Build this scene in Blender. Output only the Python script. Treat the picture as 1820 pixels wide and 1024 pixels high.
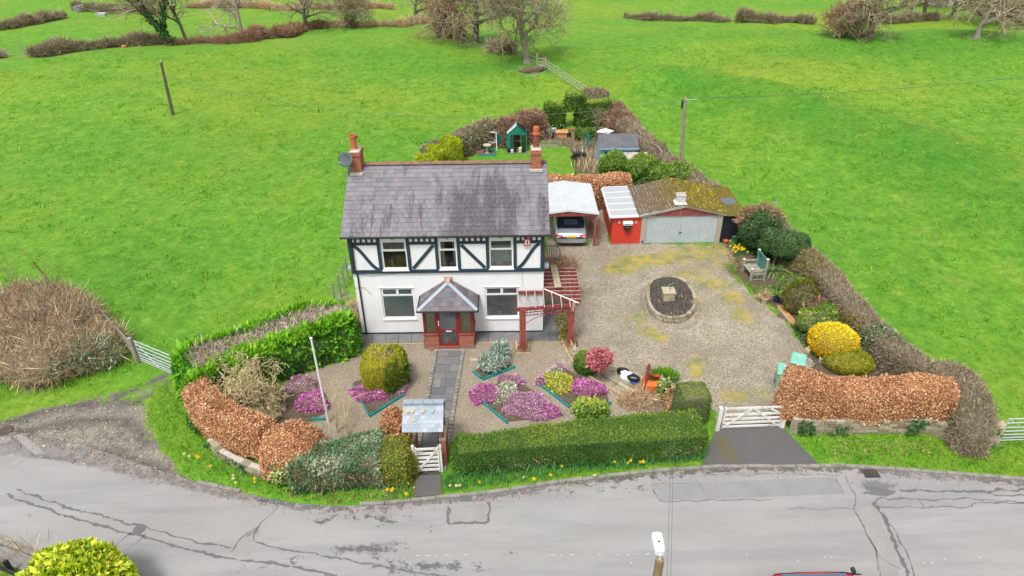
import bpy, bmesh, math, random
import numpy as np
from mathutils import Vector, Matrix
for o in list(bpy.data.objects): bpy.data.objects.remove(o, do_unlink=True)
SC = bpy.context.scene
COL = SC.collection
# ---------------------------------------------------------------- camera
F = 1213.0; PITCH = math.radians(32.0); CH = 18.5; ROLL = math.radians(0.75)
cd = bpy.data.cameras.new('camera'); cam = bpy.data.objects.new('camera', cd); COL.objects.link(cam)
cd.sensor_width = 36.0; cd.lens = F / 1820.0 * 36.0; cd.clip_end = 6000.0; cd.clip_start = 0.1
cam.matrix_world = Matrix.Translation((0, 0, CH)) @ Matrix.Rotation(math.pi/2 - PITCH, 4, 'X') @ Matrix.Rotation(-ROLL, 4, 'Z')
SC.camera = cam
# ---------------------------------------------------------------- sky and sun (bright overcast)
SUN_EL = math.radians(62); SUN_AZ = math.radians(205)      # azimuth clockwise from +Y: behind the camera, to its left
w = bpy.data.worlds.new('World'); SC.world = w; w.use_nodes = True
wn = w.node_tree.nodes; wl = w.node_tree.links; wn.clear()
sky = wn.new('ShaderNodeTexSky'); sky.sky_type = 'NISHITA'; sky.sun_disc = False
sky.sun_elevation = SUN_EL; sky.sun_rotation = SUN_AZ; sky.air_density = 1.0; sky.dust_density = 4.0; sky.ozone_density = 1.0
hs = wn.new('ShaderNodeHueSaturation'); hs.inputs['Saturation'].default_value = 0.22
bg = wn.new('ShaderNodeBackground'); bg.inputs['Strength'].default_value = 0.125
wo = wn.new('ShaderNodeOutputWorld')
wl.new(sky.outputs[0], hs.inputs['Color']); wl.new(hs.outputs[0], bg.inputs['Color']); wl.new(bg.outputs[0], wo.inputs['Surface'])
sd = bpy.data.lights.new('sun', 'SUN'); sd.energy = 1.5; sd.angle = math.radians(12); sd.color = (1.0, 0.97, 0.92)
sun = bpy.data.objects.new('sun', sd); COL.objects.link(sun)
sdir = Vector((math.sin(SUN_AZ)*math.cos(SUN_EL), math.cos(SUN_AZ)*math.cos(SUN_EL), math.sin(SUN_EL)))
sun.rotation_euler = sdir.to_track_quat('Z', 'Y').to_euler(); sun.location = sdir * 80
SC.view_settings.view_transform = 'Standard'; SC.view_settings.look = 'None'; SC.view_settings.gamma = 1.0
SC.view_settings.use_curve_mapping = False
SC.view_settings.exposure = 0.84
SC.render.resolution_x = 1024; SC.render.resolution_y = 576
# ---------------------------------------------------------------- layout helpers
rng = np.random.default_rng(7); random.seed(7)
def ray(px, py):
    u = (px-910)/F; v = (py-512)/F
    u, v = u*math.cos(ROLL)-v*math.sin(ROLL), u*math.sin(ROLL)+v*math.cos(ROLL)
    return u, math.cos(PITCH)-v*math.sin(PITCH), -math.sin(PITCH)-v*math.cos(PITCH)
def smooth(t):
    t = np.clip(t, 0, 1); return t*t*(3-2*t)
def sn(p, f, seed, k=6):
    """cheap smooth noise, about -1..1"""
    r = np.random.default_rng(seed); out = 0
    p = np.asarray(p, float)
    for i in range(k):
        d = r.normal(size=p.shape[-1]); d /= np.linalg.norm(d)
        out = out + np.sin((p@d)*f*(0.6+0.9*r.random())*2*math.pi + r.random()*6.283)
    return out/math.sqrt(k)
def seg_dist(x, y, pts):
    """distance to a polyline"""
    best = np.full(np.shape(x), 1e9)
    for (ax, ay), (bx, by) in zip(pts[:-1], pts[1:]):
        dx, dy = bx-ax, by-ay; L = dx*dx+dy*dy+1e-12
        t = np.clip(((x-ax)*dx+(y-ay)*dy)/L, 0, 1)
        best = np.minimum(best, np.hypot(x-ax-t*dx, y-ay-t*dy))
    return best
def inside(x, y, poly):
    c = np.zeros(np.shape(x), bool); n = len(poly)
    for i in range(n):
        x1, y1 = poly[i]; x2, y2 = poly[(i+1) % n]
        k = ((y1 > y) != (y2 > y)) & (x < (x2-x1)*(y-y1)/((y2-y1)+1e-12)+x1)
        c ^= k
    return c
def sdf(x, y, poly):
    d = seg_dist(x, y, list(poly)+[poly[0]])
    return np.where(inside(x, y, poly), -d, d)
def flat(px, py, z=0.0):
    dx, dy, dz = ray(px, py); t = (z-CH)/dz
    return (dx*t, dy*t)
BANK = [flat(*q) for q in ((1070, 168), (1140, 152), (1230, 158), (1330, 180), (1430, 205), (1540, 240), (1650, 278), (1760, 325), (1900, 400))]
MOUNDS = [(flat(1290, 48), 9, 5, 1.3), (flat(1200, 75), 14, 6, 0.8), (flat(1420, 60), 12, 6, 0.9), (flat(1720, 75), 15, 10, 1.6),
          (flat(600, 62), 22, 8, 0.9), (flat(300, 100), 20, 6, 0.5), (flat(1050, 90), 10, 6, 0.5), (flat(150, 150), 25, 10, 0.5)]
def hgt(x, y):
    """height of the fields; the plot itself is level"""
    x = np.asarray(x, float); y = np.asarray(y, float)
    z = -3.2*smooth((y-62)/70.0)
    d = seg_dist(x, y, BANK)
    side = np.interp(x, [b[0] for b in BANK], [b[1] for b in BANK]) - y     # >0 on the near side of the bank
    fade = smooth((x-BANK[0][0]+2)/8.0)
    z = z + 2.3*np.where(side > 0, np.exp(-(d/6.5)**2), np.exp(-(d/2.2)**2))*fade*smooth((y-20)/14.0)
    for (cx, cy), sx, sy, h in MOUNDS:
        z = z + h*np.exp(-((x-cx)/sx)**2-((y-cy)/sy)**2)
    far = smooth((y-44)/25.0)
    q = np.stack([x, y], -1)
    z = z + far*0.35*sn(q, 0.03, 3) + far*0.10*sn(q, 0.12, 4)
    z = z + 26*smooth((y-230)/900.0)
    return z
def G(px, py, z=0.0):
    x, y = flat(px, py, z); return Vector((x, y, z))
def T(px, py, dz=0.0):
    """a point of the field surface seen at a place of the photograph"""
    z = 0.0
    for i in range(14):
        x, y = flat(px, py, z); z = 0.5*z+0.5*float(hgt(x, y))
    x, y = flat(px, py, z); return Vector((x, y, float(hgt(x, y))+dz))
# ---------------------------------------------------------------- objects
XF = {}
def tag(o, label=None, cat=None, group=None, kind=None):
    if label: o['label'] = label
    if cat: o['category'] = cat
    if group: o['group'] = group
    if kind: o['kind'] = kind
    return o
def thing(name, label, cat, loc=(0, 0, 0), rz=0.0, group=None):
    o = bpy.data.objects.new(name, None); COL.objects.link(o); o.empty_display_size = 0.2
    o.location = loc; o.rotation_euler = (0, 0, rz); XF[o.name] = (Vector(loc), rz)
    return tag(o, label, cat, group)
def link(name, me, parent=None):
    o = bpy.data.objects.new(name, me); COL.objects.link(o)
    if parent is not None:
        o.parent = parent; XF[o.name] = XF.get(parent.name, (Vector((0, 0, 0)), 0.0))
    return o
def mesh_np(name, V, Fc, mat, smoothed=False, attrs=None):
    V = np.asarray(V, np.float32); Fc = np.asarray(Fc, np.int32)
    me = bpy.data.meshes.new(name); k = Fc.shape[1]; n = len(Fc)
    me.vertices.add(len(V)); me.vertices.foreach_set('co', V.ravel())
    me.loops.add(n*k); me.loops.foreach_set('vertex_index', Fc.ravel())
    me.polygons.add(n); me.polygons.foreach_set('loop_start', np.arange(0, n*k, k, dtype=np.int32))
    me.polygons.foreach_set('loop_total', np.full(n, k, np.int32))
    me.polygons.foreach_set('use_smooth', np.full(n, smoothed, bool))
    me.update(calc_edges=True)
    for a, val in (attrs or {}).items():
        at = me.attributes.new(a, 'FLOAT', 'POINT'); at.data.foreach_set('value', np.asarray(val, np.float32))
    me.materials.append(M[mat] if isinstance(mat, str) else mat)
    return me
def localise(V, parent):
    """world coordinates into the frame of a thing"""
    if parent is None or parent.name not in XF: return V
    loc, rz = XF[parent.name]; V = np.asarray(V, float)-np.array(loc)
    c, s = math.cos(-rz), math.sin(-rz)
    return np.stack([V[:, 0]*c-V[:, 1]*s, V[:, 0]*s+V[:, 1]*c, V[:, 2]], -1)
class MB:
    def __init__(s): s.v = []; s.f = []
    def add(s, vs, fs):
        b = len(s.v); s.v += [tuple(q) for q in vs]; s.f += [tuple(b+i for i in q) for q in fs]; return s
    def box(s, x0, y0, z0, x1, y1, z1):
        return s.add([(x0, y0, z0), (x1, y0, z0), (x1, y1, z0), (x0, y1, z0), (x0, y0, z1), (x1, y0, z1), (x1, y1, z1), (x0, y1, z1)],
                     [(0, 3, 2, 1), (4, 5, 6, 7), (0, 1, 5, 4), (1, 2, 6, 5), (2, 3, 7, 6), (3, 0, 4, 7)])
    def bar(s, p, q, w, h, up=(0, 0, 1)):
        """a straight bar from p to q, w across and h along 'up'"""
        p = Vector(p); q = Vector(q); d = (q-p).normalized(); up = Vector(up)
        sd_ = d.cross(up)
        if sd_.length < 1e-4: sd_ = d.cross(Vector((1, 0, 0)))
        sd_.normalize(); u = sd_.cross(d).normalized()
        a = sd_*w/2; b = u*h/2
        return s.add([p-a-b, p+a-b, p+a+b, p-a+b, q-a-b, q+a-b, q+a+b, q-a+b],
                     [(0, 1, 2, 3), (7, 6, 5, 4), (0, 4, 5, 1), (1, 5, 6, 2), (2, 6, 7, 3), (3, 7, 4, 0)])
    def tube(s, pts, r, n=8, cap=True):
        pts = [Vector(p) for p in pts]; m = len(pts); rs = r if hasattr(r, '__len__') else [r]*m
        rings = []; vs = []
        ref = None
        for i, p in enumerate(pts):
            d = (pts[min(i+1, m-1)]-pts[max(i-1, 0)]).normalized()
            if ref is None: ref = Vector((0, 0, 1)) if abs(d.z) < .9 else Vector((1, 0, 0))
            a = d.cross(ref).normalized(); b = a.cross(d).normalized(); ref = b if abs(d.dot(b)) < .9 else ref
            rings.append(len(vs))
            for k in range(n):
                t = 2*math.pi*k/n; vs.append(p+a*math.cos(t)*rs[i]+b*math.sin(t)*rs[i])
        fs = []
        for i in range(m-1):
            for k in range(n):
                k2 = (k+1) % n; fs.append((rings[i]+k, rings[i+1]+k, rings[i+1]+k2, rings[i]+k2))
        if cap: fs.append(tuple(range(n))); fs.append(tuple(reversed([rings[-1]+k for k in range(n)])))
        return s.add(vs, fs)
    def prism(s, poly, z0, z1):
        n = len(poly); a = sum(poly[i][0]*poly[(i+1) % n][1]-poly[(i+1) % n][0]*poly[i][1] for i in range(n))
        if a < 0: poly = list(reversed(poly))
        z0 = z0 if hasattr(z0, '__len__') else [z0]*n; z1 = z1 if hasattr(z1, '__len__') else [z1]*n
        vs = [(p[0], p[1], z) for p, z in zip(poly, z0)]+[(p[0], p[1], z) for p, z in zip(poly, z1)]
        fs = [tuple(reversed(range(n))), tuple(range(n, 2*n))]+[(i, (i+1) % n, n+(i+1) % n, n+i) for i in range(n)]
        return s.add(vs, fs)
    def slab(s, quad, th):
        """a plate: polygon of 3-D points (top face, counter-clockwise) thickened downwards along its normal"""
        q = [Vector(p) for p in quad]; nrm = (q[1]-q[0]).cross(q[-1]-q[0]).normalized(); n = len(q)
        b = [p-nrm*th for p in q]
        return s.add(q+b, [tuple(range(n)), tuple(reversed(range(n, 2*n)))]+[(i, n+i, n+(i+1) % n, (i+1) % n) for i in range(n)])
    def lathe(s, prof, n=16, c=(0, 0, 0)):
        vs = []; fs = []
        for r, z in prof:
            for k in range(n):
                t = 2*math.pi*k/n; vs.append((c[0]+r*math.cos(t), c[1]+r*math.sin(t), c[2]+z))
        for i in range(len(prof)-1):
            for k in range(n):
                k2 = (k+1) % n; fs.append((i*n+k, i*n+k2, (i+1)*n+k2, (i+1)*n+k))
        fs.append(tuple(reversed(range(n)))); fs.append(tuple((len(prof)-1)*n+k for k in range(n)))
        return s.add(vs, fs)
    def face(s, pts): return s.add(pts, [tuple(range(len(pts)))])
    def mesh(s, name, mat, parent=None, world=False, smoothed=False):
        V = localise(np.array([tuple(q) for q in s.v]), parent) if world else s.v
        me = bpy.data.meshes.new(name); me.from_pydata([tuple(map(float, q)) for q in V], [], s.f)
        me.materials.append(M[mat] if isinstance(mat, str) else mat)
        if smoothed: me.polygons.foreach_set('use_smooth', [True]*len(me.polygons))
        me.update(); return me
    def build(s, name, mat, parent=None, world=False, smoothed=False, bevel=0):
        o = link(name, s.mesh(name, mat, parent, world, smoothed), parent)
        if bevel:
            b = o.modifiers.new('bevel', 'BEVEL'); b.width = bevel; b.segments = 2; b.limit_method = 'ANGLE'; b.angle_limit = 0.6
        return o
def structure(o): o['kind'] = 'structure'; return o
# ---------------------------------------------------------------- materials
M = {}
def nodes(name):
    m = bpy.data.materials.new(name); m.use_nodes = True; M[name] = m
    nt = m.node_tree; nt.nodes.clear(); out = nt.nodes.new('ShaderNodeOutputMaterial')
    b = nt.nodes.new('ShaderNodeBsdfPrincipled'); nt.links.new(b.outputs[0], out.inputs['Surface'])
    return m, nt, b, out
class NT:
    """small helper to chain nodes"""
    def __init__(s, nt): s.nt = nt
    def n(s, t, **kw):
        x = s.nt.nodes.new(t)
        for k, v in kw.items(): setattr(x, k, v)
        return x
    def set(s, sock, v):
        if isinstance(v, (int, float)): sock.default_value = v
        elif isinstance(v, (tuple, list)): sock.default_value = tuple(v)+((1.0,) if len(v) == 3 and len(sock.default_value) == 4 else ())
        else: s.nt.links.new(v, sock)
    def pos(s): return s.n('ShaderNodeNewGeometry').outputs['Position']
    def obj(s): return s.n('ShaderNodeTexCoord').outputs['Object']
    def scale(s, vec, sc):
        x = s.n('ShaderNodeMapping'); s.set(x.inputs['Vector'], vec); x.inputs['Scale'].default_value = sc if hasattr(sc, '__len__') else (sc,)*3; return x.outputs[0]
    def noise(s, vec, sc, det=3.0, rough=0.55, out='Fac'):
        x = s.n('ShaderNodeTexNoise'); s.set(x.inputs['Vector'], vec); x.inputs['Scale'].default_value = sc
        x.inputs['Detail'].default_value = det; x.inputs['Roughness'].default_value = rough; return x.outputs[out]
    def voro(s, vec, sc, out='Distance', feature='F1'):
        x = s.n('ShaderNodeTexVoronoi'); x.feature = feature; s.set(x.inputs['Vector'], vec); x.inputs['Scale'].default_value = sc; return x.outputs[out]
    def ramp(s, fac, stops, interp='LINEAR'):
        x = s.n('ShaderNodeValToRGB'); s.set(x.inputs[0], fac); e = x.color_ramp; e.interpolation = interp
        while len(e.elements) < len(stops): e.elements.new(0.5)
        for el, (p, c) in zip(e.elements, stops):
            el.position = p; el.color = (c, c, c, 1) if isinstance(c, (int, float)) else tuple(c)+(1,)
        return x.outputs[0]
    def mix(s, fac, a, b, mode='MIX'):
        x = s.n('ShaderNodeMix', data_type='RGBA', blend_type=mode)
        s.set(x.inputs[0], fac); s.set(x.inputs[6], a); s.set(x.inputs[7], b); return x.outputs[2]
    def math(s, op, a, b=0.5, c=0.5):
        x = s.n('ShaderNodeMath', operation=op); s.set(x.inputs[0], a); s.set(x.inputs[1], b); s.set(x.inputs[2], c); return x.outputs[0]
    def attr(s, name): return s.n('ShaderNodeAttribute', attribute_name=name).outputs['Fac']
    def bump(s, h, strength=0.3, dist=0.02):
        x = s.n('ShaderNodeBump'); x.inputs['Strength'].default_value = strength; x.inputs['Distance'].default_value = dist; s.set(x.inputs['Height'], h); return x.outputs[0]
def plain(name, c, rough=0.6, var=0.15, sc=6.0, metal=0.0, bump=0.0, c2=None, spec=0.4, stretch=None, grime=0.0):
    """paint, wood, metal ...: colour with mottling, a second colour where worn, fine relief"""
    m, nt, b, out = nodes(name); k = NT(nt); p = k.obj()
    q = k.scale(p, stretch) if stretch else p
    f = k.noise(q, sc, 5.0, 0.6)
    lo = tuple(max(0, x*(1-var)) for x in c); hi = tuple(min(1, x*(1+var)) for x in c)
    colr = k.ramp(f, [(0.3, lo), (0.7, hi)])
    if c2 is not None:
        f2 = k.noise(q, sc*0.45, 6.0, 0.65); colr = k.mix(k.ramp(f2, [(0.53, 0.0), (0.66, 1.0)]), colr, c2)
    if grime:
        g = k.ramp(k.noise(k.scale(p, (3, 3, 0.5)), 1.6, 6.0, 0.7), [(0.5, 0.0), (0.75, grime)]); colr = k.mix(g, colr, tuple(x*0.45+0.02 for x in c))
    k.set(b.inputs['Base Color'], colr); b.inputs['Roughness'].default_value = rough; b.inputs['Metallic'].default_value = metal
    b.inputs['Specular IOR Level'].default_value = spec
    if bump: k.set(b.inputs['Normal'], k.bump(k.noise(q, sc*4, 4.0), bump, 0.01))
    return m
def leafy(name, cols, rough=0.6, trans=0.25, clump=0.8):
    """leaves: a colour for each leaf from its 'rnd' value, drifting in soft clumps"""
    m, nt, b, out = nodes(name); k = NT(nt)
    f = k.attr('rnd'); n = len(cols); cols = [tuple(min(0.86, x*1.55) for x in c) for c in cols]
    cl = k.noise(k.pos(), clump, 2.0)
    f = k.math('ADD', f, k.math('MULTIPLY_ADD', cl, 0.7, -0.35))
    colr = k.ramp(f, [(0.04+0.92*i/max(1, n-1), c) for i, c in enumerate(cols)])
    k.set(b.inputs['Base Color'], colr); b.inputs['Roughness'].default_value = rough; b.inputs['Specular IOR Level'].default_value = 0.25
    if trans:
        t = k.n('ShaderNodeBsdfTranslucent'); k.set(t.inputs['Color'], colr); mx = k.n('ShaderNodeMixShader'); mx.inputs[0].default_value = trans
        nt.links.new(b.outputs[0], mx.inputs[1]); nt.links.new(t.outputs[0], mx.inputs[2]); nt.links.new(mx.outputs[0], out.inputs['Surface'])
    return m
def sheet_mat(name, fn, rough=0.9):
    m, nt, b, out = nodes(name); k = NT(nt); c, h, st = fn(k)
    k.set(b.inputs['Base Color'], c); b.inputs['Roughness'].default_value = rough; b.inputs['Specular IOR Level'].default_value = 0.2
    if h is not None: k.set(b.inputs['Normal'], k.bump(h, st[0], st[1]))
    return m
def m_grass(k):
    p = k.pos()
    f = k.noise(k.scale(p, (1, 0.75, 1)), 1.1, 9.0, 0.78); g = k.noise(p, 9.0, 4.0, 0.85)
    v = k.math('ADD', k.math('MULTIPLY', f, 0.72), k.math('MULTIPLY', g, 0.28))
    c = k.ramp(v, [(0.35, (0.052, 0.165, 0.010)), (0.45, (0.088, 0.236, 0.016)), (0.54, (0.120, 0.276, 0.022)), (0.64, (0.22, 0.325, 0.046))])
    y = k.ramp(k.noise(k.scale(p, (1, 0.8, 1)), 0.055, 8.0, 0.62), [(0.44, 0.0), (0.60, 0.9)])
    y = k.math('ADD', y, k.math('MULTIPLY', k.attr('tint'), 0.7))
    c = k.mix(k.math('MULTIPLY', y, 0.6), c, k.mix(f, (0.10, 0.20, 0.006), (0.30, 0.36, 0.040)))
    pale = k.ramp(k.noise(k.scale(p, (1, 0.6, 1)), 0.6, 9.0, 0.8), [(0.55, 0.0), (0.70, 0.55)]); c = k.mix(pale, c, k.mix(g, (0.16, 0.20, 0.02), (0.44, 0.42, 0.12)))
    lush_shade = k.ramp(k.noise(k.scale(p, (0.8, 0.8, 1)), 0.9, 8.0, 0.75), [(0.36, 0.5), (0.47, 0.0)]); c = k.mix(lush_shade, c, (0.045, 0.185, 0.014)); c = k.mix(k.math('MULTIPLY', k.attr('lush_shade'), k.ramp(k.noise(p, 0.35, 6.0, 0.65), [(0.35, 1.0), (0.65, 0.45)])), c, k.mix(f, (0.03, 0.14, 0.010), (0.075, 0.235, 0.018)))
    dark = k.ramp(k.noise(p, 3.2, 6.0, 0.8), [(0.30, 0.5), (0.41, 0.0)]); c = k.mix(dark, c, (0.03, 0.10, 0.010))
    fine = k.ramp(k.noise(k.scale(p, (1, 0.8, 1)), 2.6, 9.0, 0.86), [(0.36, 0.62), (0.5, 1.0), (0.64, 1.28)]); c = k.mix(1.0, c, fine, 'MULTIPLY')
    fleck = k.ramp(k.noise(p, 6.0, 3.0, 0.8), [(0.70, 0.0), (0.76, 0.7)]); c = k.mix(fleck, c, (0.42, 0.42, 0.22))
    # bare earth where wheels and feet go
    md = k.math('ADD', k.attr('mud'), k.math('MULTIPLY_ADD', k.noise(p, 1.0, 8.0, 0.75), 2.2, -1.1))
    mud = k.ramp(k.noise(p, 0.9, 6.0, 0.72), [(0.32, (0.12, 0.105, 0.092)), (0.46, (0.235, 0.210, 0.180)), (0.66, (0.34, 0.31, 0.265))])
    mud = k.mix(k.ramp(k.noise(p, 14.0, 3.0, 0.7), [(0.35, 0.35), (0.6, 0.0)]), mud, (0.07, 0.06, 0.05))
    mud = k.mix(k.ramp(k.noise(p, 5.0, 8.0, 0.8), [(0.5, 0.0), (0.62, 0.7)]), mud, (0.36, 0.33, 0.285)); mud = k.mix(k.ramp(k.noise(p, 1.6, 8.0, 0.75), [(0.34, 0.85), (0.44, 0.0)]), mud, (0.10, 0.115, 0.045))
    mud = k.mix(k.math('MULTIPLY', k.attr('rut'), 0.8), mud, (0.075, 0.064, 0.058))
    c = k.mix(k.ramp(md, [(0.42, 0.0), (0.62, 1.0)]), c, mud)
    h = k.math('ADD', k.noise(p, 2.2, 6.0, 0.75), k.math('MULTIPLY', k.noise(p, 0.5, 2.0), 0.8))
    return c, h, (0.8, 0.22)
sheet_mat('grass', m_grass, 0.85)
def m_gravel(k):
    p = k.pos()
    v = k.voro(k.scale(p, 1.0), 34.0, 'Color'); f = k.noise(p, 22.0, 5.0, 0.85)
    vv = k.n('ShaderNodeSeparateColor'); k.set(vv.inputs[0], v)
    c = k.ramp(k.math('MULTIPLY_ADD', vv.outputs[0], 0.6, k.math('MULTIPLY', f, 0.42)), [(0.16, (0.085, 0.072, 0.052)), (0.40, (0.232, 0.198, 0.145)), (0.62, (0.345, 0.30, 0.228)), (0.88, (0.56, 0.51, 0.42))])
    c = k.mix(k.ramp(k.noise(p, 0.45, 7.0, 0.7), [(0.42, 0.0), (0.62, 0.6)]), c, (0.18, 0.152, 0.11), 'MIX'); c = k.mix(k.ramp(k.noise(k.scale(p, (1, 0.6, 1)), 0.8, 6.0, 0.7), [(0.55, 0.0), (0.72, 0.5)]), c, (0.43, 0.385, 0.30), 'MIX')
    c = k.mix(k.math('MULTIPLY', k.attr('warm'), 0.55), c, k.ramp(f, [(0.3, (0.10, 0.078, 0.05)), (0.5, (0.24, 0.19, 0.135)), (0.7, (0.44, 0.37, 0.29))]))
    mo = k.math('ADD', k.attr('moss'), k.math('MULTIPLY_ADD', k.noise(p, 2.0, 8.0, 0.8), 2.0, -1.0))
    mc = k.ramp(k.noise(p, 1.1, 4.0, 0.6), [(0.38, (0.10, 0.17, 0.025)), (0.48, (0.24, 0.22, 0.03)), (0.62, (0.40, 0.31, 0.025))])
    c = k.mix(k.math('MULTIPLY', k.ramp(mo, [(0.40, 0.0), (0.85, 1.0)]), k.ramp(f, [(0.3, 0.35), (0.6, 0.9)])), c, mc)
    so = k.math('ADD', k.attr('soil'), k.math('MULTIPLY_ADD', k.noise(p, 2.0, 6.0, 0.7), 0.9, -0.45))
    c = k.mix(k.math('MULTIPLY', k.ramp(so, [(0.4, 0.0), (0.75, 1.0)]), 0.85), c, k.ramp(f, [(0.35, (0.06, 0.045, 0.03)), (0.65, (0.165, 0.128, 0.09))]))
    return c, k.math('ADD', f, k.voro(p, 34.0)), (0.6, 0.02)
sheet_mat('gravel', m_gravel, 0.9)
def m_road(k):
    p = k.pos()
    f = k.noise(p, 45.0, 3.0, 0.8); a = k.noise(k.scale(p, (0.35, 1.4, 1)), 0.6, 4.0, 0.6)
    c = k.ramp(k.math('MULTIPLY_ADD', f, 0.25, k.math('MULTIPLY', a, 0.75)), [(0.3, (0.235, 0.231, 0.223)), (0.6, (0.285, 0.280, 0.272)), (0.75, (0.315, 0.310, 0.30))])
    dk = k.math('ADD', k.attr('dark'), k.math('MULTIPLY_ADD', k.noise(k.scale(p, (1, 1.5, 1)), 2.4, 9.0, 0.8), 2.2, -1.1))
    c = k.mix(k.ramp(dk, [(0.47, 0.0), (0.53, 1.0)]), c, k.ramp(f, [(0.3, (0.078, 0.076, 0.074)), (0.7, (0.118, 0.116, 0.113))]))
    mu = k.math('ADD', k.attr('muddy'), k.math('MULTIPLY_ADD', k.noise(p, 1.5, 6.0, 0.7), 1.0, -0.5))
    c = k.mix(k.math('MULTIPLY', k.ramp(mu, [(0.4, 0.0), (0.8, 1.0)]), 0.9), c, k.ramp(k.noise(p, 2.0, 6.0, 0.75), [(0.35, (0.10, 0.094, 0.089)), (0.5, (0.165, 0.156, 0.146)), (0.66, (0.27, 0.25, 0.22))]))
    sp = k.ramp(k.noise(p, 5.0, 8.0, 0.85), [(0.58, 0.0), (0.66, 0.55)]); c = k.mix(sp, c, (0.15, 0.147, 0.142)); lt = k.ramp(k.noise(p, 11.0, 4.0, 0.8), [(0.62, 0.0), (0.72, 0.5)]); c = k.mix(lt, c, (0.40, 0.395, 0.385))
    wv = k.ramp(k.noise(k.scale(p, (0.12, 1.0, 1)), 0.9, 5.0, 0.7), [(0.40, 0.45), (0.52, 0.0), (0.62, 0.0)]); c = k.mix(wv, c, (0.20, 0.20, 0.205))
    return c, f, (0.25, 0.01)
sheet_mat('asphalt', m_road, 0.85)
def m_patch(c0):
    def fn(k):
        p = k.pos(); f = k.noise(p, 40.0, 3.0, 0.8); a = k.noise(p, 1.2, 5.0, 0.7)
        return k.mix(k.ramp(a, [(0.35, 0.0), (0.65, 0.35)]), k.ramp(f, [(0.3, tuple(x*0.88 for x in c0)), (0.7, tuple(x*1.1 for x in c0))]), tuple(x*0.6 for x in c0)), f, (0.25, 0.01)
    return fn
sheet_mat('asphalt_patch', m_patch((0.275, 0.266, 0.25)), 0.85)
sheet_mat('asphalt_old', m_patch((0.245, 0.243, 0.24)), 0.85)
sheet_mat('tar', m_patch((0.135, 0.133, 0.13)), 0.8)
def m_drive(k):
    p = k.pos(); f = k.noise(p, 45.0, 3.0, 0.8)
    c = k.ramp(f, [(0.3, (0.075, 0.073, 0.072)), (0.7, (0.125, 0.122, 0.118))])
    mo = k.math('ADD', k.attr('moss'), k.math('MULTIPLY_ADD', k.noise(p, 2.2, 6.0, 0.75), 1.2, -0.6))
    c = k.mix(k.math('MULTIPLY', k.ramp(mo, [(0.4, 0.0), (0.8, 1.0)]), 0.8), c, (0.12, 0.098, 0.028)); return c, f, (0.25, 0.01)
sheet_mat('tarmac_drive', m_drive, 0.8)
def m_soil(c0, c1):
    return lambda k: (k.ramp(k.noise(k.pos(), 9.0, 6.0, 0.8), [(0.3, c0), (0.68, c1)]), k.noise(k.pos(), 7.0, 6.0, 0.8), (0.9, 0.08))
sheet_mat('soil', m_soil((0.042, 0.032, 0.022), (0.19, 0.145, 0.10)), 0.95)
sheet_mat('dark_soil', m_soil((0.018, 0.015, 0.014), (0.12, 0.105, 0.095)), 0.95)
def m_brick(k):
    p = k.obj(); s3 = k.n('ShaderNodeSeparateXYZ'); k.set(s3.inputs[0], p)
    cb = k.n('ShaderNodeCombineXYZ'); k.set(cb.inputs[0], k.math('ADD', s3.outputs[0], s3.outputs[1])); k.set(cb.inputs[1], s3.outputs[2])
    bt = k.n('ShaderNodeTexBrick'); k.set(bt.inputs['Vector'], cb.outputs[0]); bt.inputs['Scale'].default_value = 1.0
    bt.inputs['Brick Width'].default_value = 0.225; bt.inputs['Row Height'].default_value = 0.075; bt.inputs['Mortar Size'].default_value = 0.007
    k.set(bt.inputs['Color1'], (0.36, 0.085, 0.035)); k.set(bt.inputs['Color2'], (0.22, 0.055, 0.04)); k.set(bt.inputs['Mortar'], (0.33, 0.28, 0.23))
    c = k.mix(k.ramp(k.noise(p, 7.0, 4.0), [(0.4, 0.0), (0.7, 0.45)]), bt.outputs['Color'], (0.42, 0.15, 0.06))
    return c, bt.outputs['Fac'], (-0.5, 0.01)
sheet_mat('brick', m_brick, 0.85)
def m_slate(lo, hi, lichen, dark_amt):
    def fn(k):
        p = k.pos()
        r = k.math('FRACT', k.math('ADD', k.attr('rnd'), k.n('ShaderNodeObjectInfo').outputs['Random']))
        c = k.ramp(r, [(0.0, lo), (0.45, tuple((a+b)/2 for a, b in zip(lo, hi))), (0.8, hi), (1.0, tuple(x*f for x, f in zip(hi, (1.12, 0.95, 1.0))))])
        c = k.mix(k.ramp(k.noise(p, 5.0, 6.0, 0.75), [(0.55, 0.0), (0.75, 0.45)]), c, lichen)
        if dark_amt:
            s3 = k.n('ShaderNodeSeparateXYZ'); k.set(s3.inputs[0], p)
            # run-off staining below the ridge, in streaks down the slope, heaviest right of the middle
            st = k.noise(k.scale(p, (1.5, 0.28, 0.28)), 1.5, 7.0, 0.72)
            mk = k.math('MULTIPLY', k.ramp(k.math('MULTIPLY_ADD', s3.outputs[0], 0.1, 0.72), [(0.05, 0.12), (0.36, 0.25), (0.50, 1.0), (0.68, 1.0), (0.8, 0.35)]), k.ramp(k.math('MULTIPLY_ADD', s3.outputs[2], 0.5, -2.55), [(0.1, 0.9), (0.62, 0.8), (0.95, 0.25)]))
            fdk = k.ramp(k.math('MULTIPLY_ADD', mk, 0.28, st), [(0.57, 0.0), (0.70, 1.0)])
            sp = k.ramp(k.noise(p, 13.0, 4.0, 0.8), [(0.4, 0.5), (0.62, 1.0)])
            c = k.mix(k.math('MULTIPLY', k.math('MULTIPLY', fdk, sp), dark_amt), c, (0.045, 0.038, 0.042))
        return c, k.noise(p, 25.0, 4.0, 0.7), (0.25, 0.006)
    return fn
sheet_mat('slate', m_slate((0.148, 0.143, 0.160), (0.198, 0.188, 0.210), (0.125, 0.115, 0.115), 0.92), 0.6)
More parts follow.
